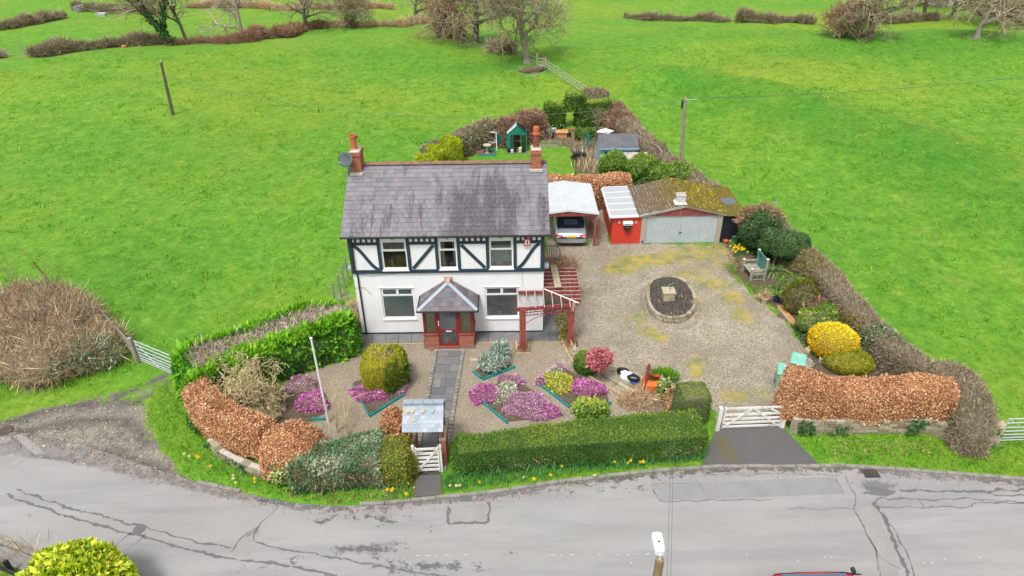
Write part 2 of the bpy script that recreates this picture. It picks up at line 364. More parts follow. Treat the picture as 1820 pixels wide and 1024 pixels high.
sheet_mat('blue_slate', m_slate((0.23, 0.275, 0.32), (0.33, 0.375, 0.42), (0.30, 0.32, 0.30), 0), 0.6)
sheet_mat('porch_slate', m_slate((0.10, 0.088, 0.10), (0.165, 0.148, 0.165), (0.10, 0.09, 0.085), 0), 0.6)
def m_stone(k):
    p = k.pos(); r = k.math('FRACT', k.math('ADD', k.attr('rnd'), k.n('ShaderNodeObjectInfo').outputs['Random']))
    c = k.ramp(r, [(0.0, (0.20, 0.17, 0.115)), (0.5, (0.32, 0.275, 0.19)), (1.0, (0.42, 0.37, 0.27))])
    c = k.mix(k.ramp(k.noise(p, 6.0, 6.0, 0.75), [(0.45, 0.0), (0.7, 0.6)]), c, (0.13, 0.115, 0.075)); return c, k.noise(p, 14.0, 6.0, 0.75), (0.6, 0.03)
sheet_mat('stone', m_stone, 0.9)
def m_slabs(k):
    p = k.pos(); r = k.n('ShaderNodeObjectInfo').outputs['Random']
    c = k.ramp(r, [(0.0, (0.115, 0.115, 0.122)), (0.5, (0.155, 0.154, 0.158)), (1.0, (0.20, 0.196, 0.195))])
    c = k.mix(k.ramp(k.noise(p, 2.5, 6.0, 0.75), [(0.45, 0.0), (0.7, 0.55)]), c, (0.085, 0.082, 0.07)); return c, k.noise(p, 30.0, 4.0, 0.7), (0.25, 0.01)
sheet_mat('paving', m_slabs, 0.8)
def m_kerb(k):
    p = k.pos(); c = k.ramp(k.noise(p, 3.0, 6.0, 0.75), [(0.35, (0.15, 0.14, 0.12)), (0.6, (0.27, 0.255, 0.225))]); return c, k.noise(p, 30.0, 4.0, 0.7), (0.3, 0.01)
sheet_mat('kerb', m_kerb, 0.85)
plain('render', (0.71, 0.715, 0.72), 0.8, 0.04, 1.2, bump=0.15, grime=0.14)
plain('navy', (0.022, 0.042, 0.064), 0.5, 0.25, 5.0, grime=0.2)
plain('upvc', (0.74, 0.74, 0.74), 0.35, 0.02, 4.0)
plain('white_wood', (0.66, 0.65, 0.62), 0.55, 0.08, 5.0, c2=(0.42, 0.38, 0.32))
plain('white_paint', (0.68, 0.69, 0.70), 0.45, 0.05, 6.0)
plain('red_wood', (0.24, 0.055, 0.048), 0.6, 0.3, 4.0, c2=(0.30, 0.14, 0.10), stretch=(3, 3, 0.6))
plain('red_frame', (0.20, 0.020, 0.018), 0.4, 0.15, 4.0)
plain('red_wall', (0.52, 0.045, 0.022), 0.6, 0.08, 2.0, bump=0.05)
plain('terracotta', (0.46, 0.12, 0.055), 0.8, 0.22, 5.0, c2=(0.30, 0.10, 0.06))
plain('dark_pot', (0.23, 0.06, 0.05), 0.7, 0.3, 5.0)
plain('ridge_tile', (0.20, 0.11, 0.07), 0.85, 0.35, 6.0, c2=(0.10, 0.10, 0.05), bump=0.3)
plain('lead', (0.25, 0.30, 0.35), 0.5, 0.12, 5.0, grime=0.2)
plain('mortar', (0.42, 0.39, 0.34), 0.9, 0.2, 8.0)
plain('galvanised', (0.52, 0.56, 0.60), 0.4, 0.1, 8.0, metal=0.35)
plain('grey_wood', (0.28, 0.245, 0.19), 0.85, 0.25, 5.0, c2=(0.17, 0.15, 0.11), stretch=(3, 3, 0.5), bump=0.25)
plain('pole_wood', (0.11, 0.085, 0.065), 0.85, 0.3, 4.0, stretch=(3, 3, 0.4), bump=0.2)
plain('lamp_wood', (0.22, 0.15, 0.09), 0.8, 0.25, 4.0, stretch=(3, 3, 0.4), bump=0.15)
plain('black_metal', (0.02, 0.02, 0.022), 0.5, 0.2, 6.0)
plain('black_wood', (0.012, 0.014, 0.02), 0.55, 0.3, 3.0)
plain('dish_grey', (0.075, 0.088, 0.10), 0.45, 0.1, 4.0)
plain('teal_wood', (0.012, 0.23, 0.225), 0.6, 0.25, 5.0)
plain('green_metal', (0.008, 0.17, 0.14), 0.45, 0.2, 5.0)
plain('green_plastic', (0.006, 0.115, 0.095), 0.4, 0.1, 5.0)
plain('bin_green', (0.17, 0.44, 0.34), 0.45, 0.06, 3.0)
plain('blue_wood', (0.19, 0.38, 0.44), 0.7, 0.2, 4.0, c2=(0.30, 0.36, 0.36))
plain('bench_green', (0.055, 0.19, 0.17), 0.7, 0.25, 5.0, c2=(0.20, 0.27, 0.21))
plain('bench_wood', (0.27, 0.27, 0.20), 0.8, 0.2, 6.0)
plain('felt', (0.105, 0.11, 0.12), 0.9, 0.2, 2.5, bump=0.2, grime=0.2)
plain('shingle', (0.40, 0.36, 0.32), 0.85, 0.25, 7.0, c2=(0.22, 0.19, 0.17))
plain('corrugated', (0.54, 0.565, 0.59), 0.5, 0.07, 2.0, grime=0.12)
plain('plastic_roof', (0.36, 0.38, 0.39), 0.35, 0.06, 2.0, grime=0.15)
plain('garage_door', (0.40, 0.45, 0.47), 0.5, 0.07, 2.5, grime=0.12)
plain('pebbledash', (0.36, 0.31, 0.26), 0.9, 0.3, 26.0, bump=0.5)
plain('wood_plank', (0.36, 0.30, 0.20), 0.8, 0.2, 4.0, c2=(0.23, 0.20, 0.14))
plain('log_edge', (0.40, 0.30, 0.165), 0.85, 0.25, 5.0)
plain('wood_orange', (0.42, 0.20, 0.085), 0.7, 0.2, 5.0)
plain('orange_sack', (0.78, 0.17, 0.025), 0.5, 0.12, 5.0)
plain('print_red', (0.22, 0.02, 0.012), 0.6, 0.1)
plain('white_bag', (0.66, 0.68, 0.72), 0.35, 0.1, 5.0)
plain('black_bag', (0.015, 0.015, 0.017), 0.3, 0.2, 5.0)
plain('blue_plastic', (0.02, 0.06, 0.32), 0.4, 0.1)
plain('navy_pot', (0.02, 0.03, 0.08), 0.4, 0.1)
plain('pink_pot', (0.46, 0.30, 0.25), 0.75, 0.12)
plain('sandstone', (0.40, 0.35, 0.24), 0.9, 0.2, 5.0, c2=(0.20, 0.18, 0.12), bump=0.3)
plain('curtain', (0.52, 0.49, 0.45), 0.9, 0.2, 9.0, stretch=(1, 1, 0.05))
plain('net_curtain', (0.74, 0.85, 0.82), 0.9, 0.1, 9.0)
plain('cream_blind', (0.66, 0.60, 0.36), 0.9, 0.1, 3.0)
plain('room_wall', (0.30, 0.30, 0.28), 0.9, 0.1, 3.0)
plain('room_dark', (0.045, 0.04, 0.038), 0.9, 0.3, 3.0)
plain('lead_strip', (0.30, 0.32, 0.32), 0.5, 0.1)
plain('dark_strip', (0.03, 0.035, 0.035), 0.5, 0.1)
plain('bark', (0.135, 0.115, 0.095), 0.95, 0.35, 6.0, c2=(0.10, 0.105, 0.06), bump=0.5)
plain('pale_bark', (0.235, 0.20, 0.165), 0.95, 0.3, 6.0, bump=0.4)
plain('magnolia_bark', (0.50, 0.41, 0.22), 0.9, 0.25, 6.0)
plain('twig_core', (0.14, 0.115, 0.08), 0.95, 0.4, 8.0)
plain('green_core', (0.045, 0.085, 0.020), 0.95, 0.4, 8.0)
plain('gold_core', (0.22, 0.19, 0.03), 0.95, 0.4, 8.0)
plain('copper_core', (0.24, 0.11, 0.055), 0.95, 0.4, 8.0)
plain('tyre', (0.012, 0.012, 0.012), 0.85, 0.2)
plain('car_silver', (0.42, 0.45, 0.49), 0.3, 0.02, metal=0.55)
plain('car_red', (0.50, 0.012, 0.018), 0.25, 0.02)
plain('softtop', (0.014, 0.020, 0.042), 0.85, 0.15, 9.0)
plain('glass_dark', (0.03, 0.036, 0.042), 0.06, 0.05, spec=0.8)
plain('sunroof', (0.085, 0.105, 0.155), 0.12, 0.04, spec=0.8)
plain('tail_light', (0.50, 0.008, 0.015), 0.2, 0.1)
plain('lamp_pink', (0.75, 0.45, 0.45), 0.25, 0.1)
plain('plate_yellow', (0.75, 0.50, 0.02), 0.4, 0.03)
plain('road_paint', (0.52, 0.51, 0.47), 0.8, 0.2, 9.0)
plain('iron', (0.075, 0.055, 0.045), 0.7, 0.3, 9.0)
plain('wire', (0.10, 0.10, 0.105), 0.5, 0.1)
plain('leaf_litter', (0.17, 0.10, 0.055), 0.95, 0.45, 14.0, bump=0.6)
def m_window():
    m, nt, b, out = nodes('window_glass'); k = NT(nt)
    g = k.n('ShaderNodeBsdfGlossy'); g.inputs['Roughness'].default_value = 0.03; t = k.n('ShaderNodeBsdfTransparent'); k.set(t.inputs[0], (0.86, 0.90, 0.89))
    fr = k.n('ShaderNodeFresnel'); fr.inputs[0].default_value = 1.5; mx = k.n('ShaderNodeMixShader')
    nt.links.new(k.math('MULTIPLY_ADD', fr.outputs[0], 1.0, 0.05), mx.inputs[0]); nt.links.new(t.outputs[0], mx.inputs[1]); nt.links.new(g.outputs[0], mx.inputs[2]); nt.links.new(mx.outputs[0], out.inputs['Surface'])
m_window()
def m_mossroof():
    def fn(k):
        p = k.pos(); f = k.noise(p, 3.0, 7.0, 0.75); s3 = k.n('ShaderNodeSeparateXYZ'); k.set(s3.inputs[0], p)
        tile = k.ramp(k.noise(p, 12.0, 5.0, 0.7), [(0.35, (0.075, 0.052, 0.034)), (0.65, (0.20, 0.155, 0.11))])
        moss = k.ramp(k.noise(p, 5.0, 6.0, 0.75), [(0.32, (0.075, 0.06, 0.006)), (0.5, (0.135, 0.108, 0.018)), (0.72, (0.235, 0.185, 0.03))])
        amt = k.math('ADD', k.math('MULTIPLY_ADD', s3.outputs[0], 0.12, -1.02), f)
        return k.mix(k.ramp(amt, [(0.42, 0.0), (0.66, 0.95)]), tile, moss), k.noise(p, 9.0, 6.0, 0.75), (0.9, 0.06)
    sheet_mat('mossy_tile', fn, 0.95)
m_mossroof()
plain('tile_edge', (0.46, 0.42, 0.36), 0.9, 0.35, 9.0)
# leaves
leafy('lf_conifer', [(0.020, 0.085, 0.006), (0.055, 0.19, 0.010), (0.095, 0.27, 0.012), (0.19, 0.36, 0.02)])
leafy('lf_beech', [(0.15, 0.066, 0.030), (0.34, 0.160, 0.072), (0.46, 0.255, 0.125), (0.56, 0.41, 0.26)], trans=0.3)
leafy('lf_holly', [(0.016, 0.045, 0.014), (0.045, 0.105, 0.035), (0.10, 0.17, 0.085), (0.26, 0.30, 0.19)], rough=0.35, trans=0.1)
leafy('lf_variegated', [(0.05, 0.10, 0.02), (0.14, 0.20, 0.05), (0.40, 0.40, 0.17)], trans=0.15)
leafy('lf_privet', [(0.055, 0.07, 0.008), (0.13, 0.14, 0.014), (0.21, 0.20, 0.02), (0.22, 0.13, 0.03)])
leafy('lf_yew', [(0.012, 0.042, 0.005), (0.038, 0.105, 0.010), (0.085, 0.165, 0.016), (0.17, 0.22, 0.028)])
leafy('lf_yewgold', [(0.08, 0.12, 0.008), (0.21, 0.23, 0.014), (0.36, 0.36, 0.02)])
leafy('lf_gold', [(0.27, 0.15, 0.003), (0.50, 0.31, 0.006), (0.64, 0.43, 0.012), (0.66, 0.52, 0.05)])
leafy('lf_lime', [(0.10, 0.15, 0.004), (0.25, 0.32, 0.006), (0.42, 0.46, 0.012)])
leafy('lf_heather', [(0.10, 0.05, 0.05), (0.30, 0.055, 0.21), (0.45, 0.10, 0.34), (0.55, 0.24, 0.46)], trans=0.2)
leafy('lf_pinkheath', [(0.12, 0.08, 0.07), (0.36, 0.15, 0.28), (0.52, 0.29, 0.45)], trans=0.2)
leafy('lf_whiteheath', [(0.10, 0.13, 0.05), (0.30, 0.32, 0.22), (0.58, 0.58, 0.50)], trans=0.2)
leafy('lf_yellowheath', [(0.16, 0.18, 0.01), (0.40, 0.40, 0.02), (0.62, 0.60, 0.09)], trans=0.2)
leafy('lf_silver', [(0.08, 0.13, 0.10), (0.19, 0.27, 0.22), (0.36, 0.44, 0.38)], trans=0.15)
leafy('lf_redtree', [(0.20, 0.045, 0.05), (0.40, 0.11, 0.12), (0.50, 0.24, 0.24)], trans=0.3)
leafy('lf_laurel', [(0.022, 0.062, 0.008), (0.07, 0.145, 0.015), (0.15, 0.225, 0.03), (0.30, 0.35, 0.06)], rough=0.4)
leafy('lf_dark', [(0.010, 0.030, 0.010), (0.032, 0.075, 0.024), (0.085, 0.145, 0.06)], rough=0.4)
leafy('lf_euonymus', [(0.07, 0.15, 0.010), (0.24, 0.34, 0.014), (0.42, 0.45, 0.02), (0.52, 0.52, 0.08)], rough=0.4)
leafy('lf_twig', [(0.095, 0.075, 0.046), (0.185, 0.15, 0.094), (0.28, 0.235, 0.155)], trans=0)
leafy('lf_straw', [(0.17, 0.11, 0.06), (0.36, 0.25, 0.145), (0.50, 0.39, 0.25)], trans=0.1)
leafy('lf_deadgrey', [(0.15, 0.115, 0.09), (0.29, 0.23, 0.19), (0.40, 0.34, 0.29)], trans=0)
leafy('lf_redtwig', [(0.11, 0.058, 0.038), (0.19, 0.108, 0.068), (0.28, 0.175, 0.11)], trans=0)
leafy('lf_grass', [(0.025, 0.11, 0.004), (0.065, 0.215, 0.008), (0.12, 0.285, 0.012), (0.22, 0.31, 0.04)], trans=0.3)
leafy('lf_daffleaf', [(0.018, 0.10, 0.025), (0.05, 0.20, 0.05), (0.11, 0.29, 0.09)], trans=0.3)
leafy('lf_moss', [(0.14, 0.12, 0.01), (0.26, 0.21, 0.015), (0.36, 0.28, 0.02)])
leafy('lf_ivy', [(0.010, 0.042, 0.010), (0.030, 0.095, 0.022), (0.065, 0.155, 0.04)], rough=0.4, trans=0.1)
leafy('lf_yucca', [(0.05, 0.12, 0.025), (0.13, 0.23, 0.06), (0.36, 0.40, 0.22)], trans=0.15)
leafy('lf_bud', [(0.30, 0.23, 0.10), (0.46, 0.38, 0.22), (0.60, 0.54, 0.42)], trans=0.1)
leafy('lf_stone', [(0.10, 0.082, 0.058), (0.20, 0.168, 0.12), (0.30, 0.262, 0.20)], rough=0.9, trans=0)
plain('daffodil', (0.78, 0.50, 0.005), 0.6, 0.1)
plain('narcissus', (0.80, 0.78, 0.62), 0.6, 0.05)
# ---------------------------------------------------------------- foliage helpers
def resample(path, step):
    P = np.array([(p[0], p[1]) for p in path], float); d = np.r_[0, np.cumsum(np.hypot(*np.diff(P, axis=0).T))]
    n = max(3, int(d[-1]/step)+1); t = np.linspace(0, d[-1], n)
    Q = np.stack([np.interp(t, d, P[:, 0]), np.interp(t, d, P[:, 1])], -1)
    for _ in range(2 if len(path) > 2 else 0): Q[1:-1] = 0.5*Q[1:-1]+0.25*(Q[:-2]+Q[2:])
    return Q, t/d[-1]
def grid_faces(a, b, wrap=False):
    i, j = np.meshgrid(np.arange(a-1), np.arange(b if wrap else b-1), indexing='ij'); j2 = (j+1) % b
    return np.stack([(i*b+j), (i*b+j2), ((i+1)*b+j2), ((i+1)*b+j)], -1).reshape(-1, 4)
def outward(V, Fc, c):
    N = np.cross(V[Fc[:, 1]]-V[Fc[:, 0]], V[Fc[:, 3]]-V[Fc[:, 0]]); return Fc if ((V-c)[Fc[:, 0]]*N).sum() > 0 else Fc[:, ::-1].copy()
def hedge_core(path, width, height, step=0.25, sq=4.0, amp=0.06, seed=0, z0=0.0, ground=None, lump=0.5, endf=0.5):
    """body of a clipped hedge along a line: rounded box section, rounded ends, uneven faces"""
    Q, t = resample(path, step); n = len(Q)
    W = np.interp(t, np.linspace(0, 1, len(width)), width) if hasattr(width, '__len__') else np.full(n, width)
    Hh = np.interp(t, np.linspace(0, 1, len(height)), height) if hasattr(height, '__len__') else np.full(n, height)
    T_ = np.gradient(Q, axis=0); T_ /= np.linalg.norm(T_, axis=1)[:, None]; Nn = np.stack([T_[:, 1], -T_[:, 0]], -1)
    k = 22; a = np.linspace(-0.12*math.pi, 1.12*math.pi, k)
    cx = np.sign(np.cos(a))*np.abs(np.cos(a))**(2/sq); cz = np.sign(np.sin(a))*np.abs(np.sin(a))**(2/sq)
    zz = np.clip(0.5+cz*0.5, 0, 1); zz = np.where(a < 0, 0.5*(1+np.sin(a)/0.37), zz); zz = np.where(a > math.pi, 0.5*(1+np.sin(a)/0.37), zz); zz = np.clip(zz, 0, 1)
    L = np.hypot(*np.diff(Q, axis=0).T).sum(); s = t*L
    endr = np.minimum(np.minimum(s, L-s)/(W*endf), 1.0); er = np.sqrt(np.clip(1-(1-endr)**4, 0.0, 1)); er = np.maximum(er, 0.05)
    V = np.zeros((n, k, 3))
    V[:, :, :2] = Q[:, None, :]+Nn[:, None, :]*(cx[None, :, None]*W[:, None, None]*0.5*er[:, None, None])
    gz = np.array([z0]*n) if ground is None else np.array([float(hgt(x, y)) for x, y in Q])
    V[:, :, 2] = gz[:, None]+zz[None, :]*(Hh*(0.55+0.45*er))[:, None]
    Fc = grid_faces(n, k); V = V.reshape(-1, 3)
    c = np.repeat(np.c_[Q, gz+Hh*0.5], k, axis=0); d = V-c; d /= np.linalg.norm(d, axis=1)[:, None]+1e-9
    V = V+d*(amp*(sn(V, lump, seed)+0.6*sn(V, lump*2.6, seed+1)))[:, None]
    V[:, 2] = np.maximum(V[:, 2], np.repeat(gz, k))
    return V, outward(V, Fc, c)
def blob_core(c, r, seed=0, amp=0.12, lump=1.2, zmin=None, nu=22, nv=14, sq=2.0):
    """body of a shrub: an uneven ellipsoid cut off at the ground"""
    u = np.linspace(0, 2*math.pi, nu, endpoint=False); v = np.linspace(-0.5*math.pi, 0.5*math.pi, nv)
    vv, uu = np.meshgrid(v, u, indexing='ij')
    pw = lambda x: np.sign(x)*np.abs(x)**(2/sq)
    D = np.stack([pw(np.cos(vv))*pw(np.cos(uu)), pw(np.cos(vv))*pw(np.sin(uu)), pw(np.sin(vv))], -1).reshape(-1, 3)
    cc = np.array(c, float); R_ = np.array(r, float)
    V = cc+D*R_*(1+amp*(sn(D*R_+cc, lump, seed)+0.6*sn(D*R_+cc, lump*2.5, seed+1)))[:, None]
    if zmin is not None: V[:, 2] = np.maximum(V[:, 2], zmin)
    return V, outward(V, grid_faces(nv, nu, True), cc[None, :]+0*V)
def join(cores):
    Vs = []; Fs = []; b = 0
    for V, Fc in cores: Vs.append(V); Fs.append(Fc+b); b += len(V)
    return np.concatenate(Vs), np.concatenate(Fs)
def scatter(V, Fc, dens, seed=0, zcut=None):
    """points spread evenly over a body, with outward normals"""
    r = np.random.default_rng(seed); T_ = np.concatenate([Fc[:, [0, 1, 2]], Fc[:, [0, 2, 3]]])
    a, b, c = V[T_[:, 0]], V[T_[:, 1]], V[T_[:, 2]]; N = np.cross(b-a, c-a); A = np.linalg.norm(N, axis=1)/2
    n = int(A.sum()*dens); i = r.choice(len(T_), n, p=A/A.sum()); N = N[i]/(np.linalg.norm(N[i], axis=1)[:, None]+1e-12)
    s, t = r.random(n), r.random(n); m = s+t > 1; s[m] = 1-s[m]; t[m] = 1-t[m]
    P = a[i]+(b-a)[i]*s[:, None]+(c-a)[i]*t[:, None]
    return P, N
def leaf_mesh(name, P, N, size, asp, mat, seed=0, along=0.5, rand=1.0, up=0.2, depth=0.1, parent=None, rnd=None, out=0.0):
    """one small bent leaf at every point"""
    r = np.random.default_rng(seed); n = len(P)
    def unit(x): return x/(np.linalg.norm(x, axis=1)[:, None]+1e-12)
    R1 = unit(r.normal(size=(n, 3))); R2 = unit(r.normal(size=(n, 3)))
    A = unit(N*along+R1*rand+np.array([0, 0, up])); B = unit(np.cross(A, unit(N*0.8+R2*0.8)))
    L = size*((0.6+0.8*r.random(n))*np.where(r.random(n) < .05, 1.7, 1.0))[:, None]; W = L*asp
    P0 = P-N*(depth*r.random(n))[:, None]+N*out
    C = np.cross(A, B)
    V = np.stack([P0, P0+A*L*0.5+B*W*0.5, P0+A*L+C*W*0.15, P0+A*L*0.5-B*W*0.5], 1).reshape(-1, 3)
    Fc = np.arange(n*4).reshape(-1, 4)
    rv = r.random(n) if rnd is None else rnd
    return mesh_np(name, localise(V, parent), Fc, mat, attrs={'rnd': np.repeat(rv, 4)})
def foliage(root, core, leafmat, coremat, dens, size, asp=0.55, seed=0, shrink=0.06, name='foliage', rnd=None, corename='branches', **kw):
    V, Fc = core
    P, N = scatter(V, Fc, dens, seed)
    if kw.pop('both', False): pass
    zk = kw.pop('zkeep', None)
    if zk is not None: m = P[:, 2] > zk; P, N = P[m], N[m]
    if callable(rnd): rv = rnd(P, N, np.random.default_rng(seed+5))
    else: rv = rnd
    o = link(name, leaf_mesh(name, P, N, size, asp, leafmat, seed+1, parent=root, rnd=rv, **kw), root)
    if coremat:
        c = V.mean(0); Vc = V.copy(); 
        nn = np.zeros_like(V); T_ = np.cross(V[Fc[:, 1]]-V[Fc[:, 0]], V[Fc[:, 3]]-V[Fc[:, 0]])
        for k in range(4): np.add.at(nn, Fc[:, k], T_)
        nn /= np.linalg.norm(nn, axis=1)[:, None]+1e-9; Vc = V-nn*shrink
        link(corename, mesh_np(corename, localise(Vc, root), Fc, coremat, True), root)
    return o
def hedge(name, label, cat, path, width, height, leafmat, coremat, dens=500, size=0.07, group=None, seed=0, ground=None, z0=0.0, core_kw=None, **kw):
    p0 = path[len(path)//2]; root = thing(name, label, cat, (p0[0], p0[1], z0 if ground is None else float(hgt(p0[0], p0[1]))), 0, group)
    core = hedge_core(path, width, height, seed=seed, z0=z0, ground=ground, **(core_kw or {}))
    foliage(root, core, leafmat, coremat, dens, size, seed=seed, **kw); return root, core
def shrub(name, label, cat, blobs, leafmat, coremat, dens=500, size=0.07, group=None, seed=0, z0=0.0, blob_kw=None, **kw):
    b0 = blobs[0]; root = thing(name, label, cat, (b0[0][0], b0[0][1], z0), 0, group)
    core = join([blob_core(c, r, seed=seed+7*i, zmin=z0, **(blob_kw or {})) for i, (c, r) in enumerate(blobs)])
    foliage(root, core, leafmat, coremat, dens, size, seed=seed, **kw); return root, core
def tufts(name, P, size, mat, seed=0, parent=None, asp=0.16, up=1.2, rand=0.7, rnd=None):
    P = np.asarray(P, float); N = np.tile(np.array([0, 0, 1.0]), (len(P), 1))
    return link(name, leaf_mesh(name, P, N, size, asp, mat, seed, along=0.2, rand=rand, up=up, depth=0.0, parent=parent, rnd=rnd), parent)
def pts_in(poly, dens, seed=0, z=0.0):
    xs = [p[0] for p in poly]; ys = [p[1] for p in poly]; r = np.random.default_rng(seed)
    n = int((max(xs)-min(xs))*(max(ys)-min(ys))*dens); x = r.uniform(min(xs), max(xs), n); y = r.uniform(min(ys), max(ys), n)
    m = inside(x, y, [(p[0], p[1]) for p in poly]); return np.stack([x[m], y[m], np.full(m.sum(), z)], -1)
def seg_mesh(segs):
    """tapered round branches from (p0, p1, r0, r1) rows"""
    S = np.array(segs, float); Vs = []; Fs = []; b = 0; r0 = S[:, 6]
    for lo, hi, k in ((0.07, 9e9, 8), (0.022, 0.07, 5), (0, 0.022, 3)):
        Q = S[(r0 >= lo) & (r0 < hi)]
        if not len(Q): continue
        p, q = Q[:, :3], Q[:, 3:6]; d = q-p; d /= np.linalg.norm(d, axis=1)[:, None]+1e-9
        ref = np.where(np.abs(d[:, 2:3]) < 0.9, np.array([[0, 0, 1.0]]), np.array([[1.0, 0, 0]]))
        a = np.cross(d, ref); a /= np.linalg.norm(a, axis=1)[:, None]; c = np.cross(a, d)
        t = np.arange(k)*2*math.pi/k; ring = a[:, None]*np.cos(t)[None, :, None]+c[:, None]*np.sin(t)[None, :, None]
        V = np.concatenate([p[:, None]+ring*Q[:, 6][:, None, None], q[:, None]+ring*Q[:, 7][:, None, None]], 1)
        m = len(Q); base = (np.arange(m)*2*k)[:, None]; j = np.arange(k); j2 = (j+1) % k
        Fc = np.stack([base+j, base+k+j, base+k+j2, base+j2], -1).reshape(-1, 4)
        Vs.append(V.reshape(-1, 3)); Fs.append(Fc+b); b += m*2*k
    return np.concatenate(Vs), np.concatenate(Fs)
def grow(p, d, r, L, level, maxlevel, rs, out, spread=0.75, kids=(5, 5, 5, 4), grav=0.0, wig=0.18, rmin=0.010, start=0.3, ratio=0.62):
    """a branch that wanders, tapers and forks"""
    n = 5 if level < 2 else 3; p = np.array(p, float); d = np.array(d, float); pts = [p]; rr = [r]
    for i in range(n):
        d = d+rs.normal(size=3)*wig*(0.6 if level == 0 else 1)+np.array([0, 0, grav]); d /= np.linalg.norm(d)
        q = p+d*L/n; r2 = max(rmin, r*(1-0.62*(i+1)/n) if level else r*(1-0.45*(i+1)/n)); out[min(level, 2)].append((*p, *q, rr[-1], r2)); p = q; pts.append(p); rr.append(r2)
    if level >= maxlevel: return
    for c in range(kids[min(level, len(kids)-1)]):
        t = start+(1-start)*(c+rs.random())/kids[min(level, len(kids)-1)]; t = min(t, 0.98); i = int(t*n); f = t*n-i
        base = pts[i]*(1-f)+pts[min(i+1, n)]*f
        ax = rs.normal(size=3); ax -= d*(ax@d); ax /= np.linalg.norm(ax)+1e-9
        nd = d*(1-spread*0.55)+ax*spread+np.array([0, 0, 0.12]); nd /= np.linalg.norm(nd)
        grow(base, nd, max(rmin, rr[i]*ratio), L*(0.62+0.25*rs.random())*(1.05-0.35*t), level+1, maxlevel, rs, out, spread, kids, grav, wig, rmin, 0.25, ratio)
def bare_tree(name, label, base, h, r, seed, trunk=0.35, lean=(0, 0), spread=0.8, kids=(6, 6, 6, 5), maxlevel=4, mat='bark', twigmat='lf_twig', group=None, wig=0.16, grav=0.0, rmin=0.012, stems=1, cat='tree', start=None):
    root = thing(name, label, cat, base, 0, group); rs = np.random.default_rng(seed); out = [[], [], []]
    for s in range(stems):
        a = 2*math.pi*s/max(1, stems)+seed; sp = 0.0 if stems == 1 else 0.45
        d = np.array([lean[0]+sp*math.cos(a), lean[1]+sp*math.sin(a), 1.0]); d /= np.linalg.norm(d)
        off = np.array([math.cos(a), math.sin(a), 0])*(0 if stems == 1 else r*1.5)
        grow(np.array(base)+off+np.array([0, 0, -0.1]), d, r, h*0.62, 0, maxlevel, rs, out, spread, kids, grav, wig, rmin, trunk if start is None else start)
    if stems == 1:                                     # root flare
        b = np.array(base); out[0].append((b[0], b[1], b[2]-0.1, b[0]+lean[0]*0.5, b[1]+lean[1]*0.5, b[2]+0.5, r*1.5, r*0.98))
    for nm, sg, mt in (('trunk', out[0], mat), ('branches', out[1], mat), ('crown', out[2], twigmat)):
        if not sg: continue
        V, Fc = seg_mesh(sg); rv = np.repeat(rs.random(len(Fc)//1), 1)
        link(nm, mesh_np(nm, localise(V, root), Fc, mt, True, attrs={'rnd': np.random.default_rng(seed+1).random(len(V))}), root)
    return root, out
# ================================================================ THE SETTING
def gp(*pts, z=0.0): return [tuple(G(x, y, z)[:2]) for x, y in pts]
ROAD_TOP = gp((-200, 770), (-80, 768), (0, 766), (60, 772), (130, 786), (210, 812), (300, 842), (350, 858), (430, 876), (520, 894), (600, 900), (680, 897), (745, 890), (880, 876), (1000, 858), (1150, 840), (1300, 830), (1500, 830), (1620, 838), (1760, 849), (1900, 860), (2100, 880))
ROAD_BOT = gp((-200, 905), (0, 964), (62, 986), (130, 1010)) + [(-11.5, 12.0), (-8.0, 10.6), (-3.0, 9.9), (4.0, 9.6), (12.0, 9.4), (24.0, 9.2)]
LAYBY = gp((-60, 752), (0, 745), (90, 722), (170, 706), (230, 702), (262, 722), (275, 770), (310, 812), (352, 858), (300, 870), (150, 830), (0, 800), (-60, 790))
TRACK = gp((200, 705), (255, 680), (300, 655), (318, 672), (290, 705), (262, 730))
RUTS = [gp((-40, 762), (40, 742), (120, 722), (200, 712), (250, 716)), gp((20, 775), (110, 752), (190, 745), (240, 760), (262, 790)), gp((195, 708), (250, 690), (300, 662)), gp((215, 722), (265, 706), (308, 676)), gp((150, 800), (220, 812), (300, 842), (345, 858))]
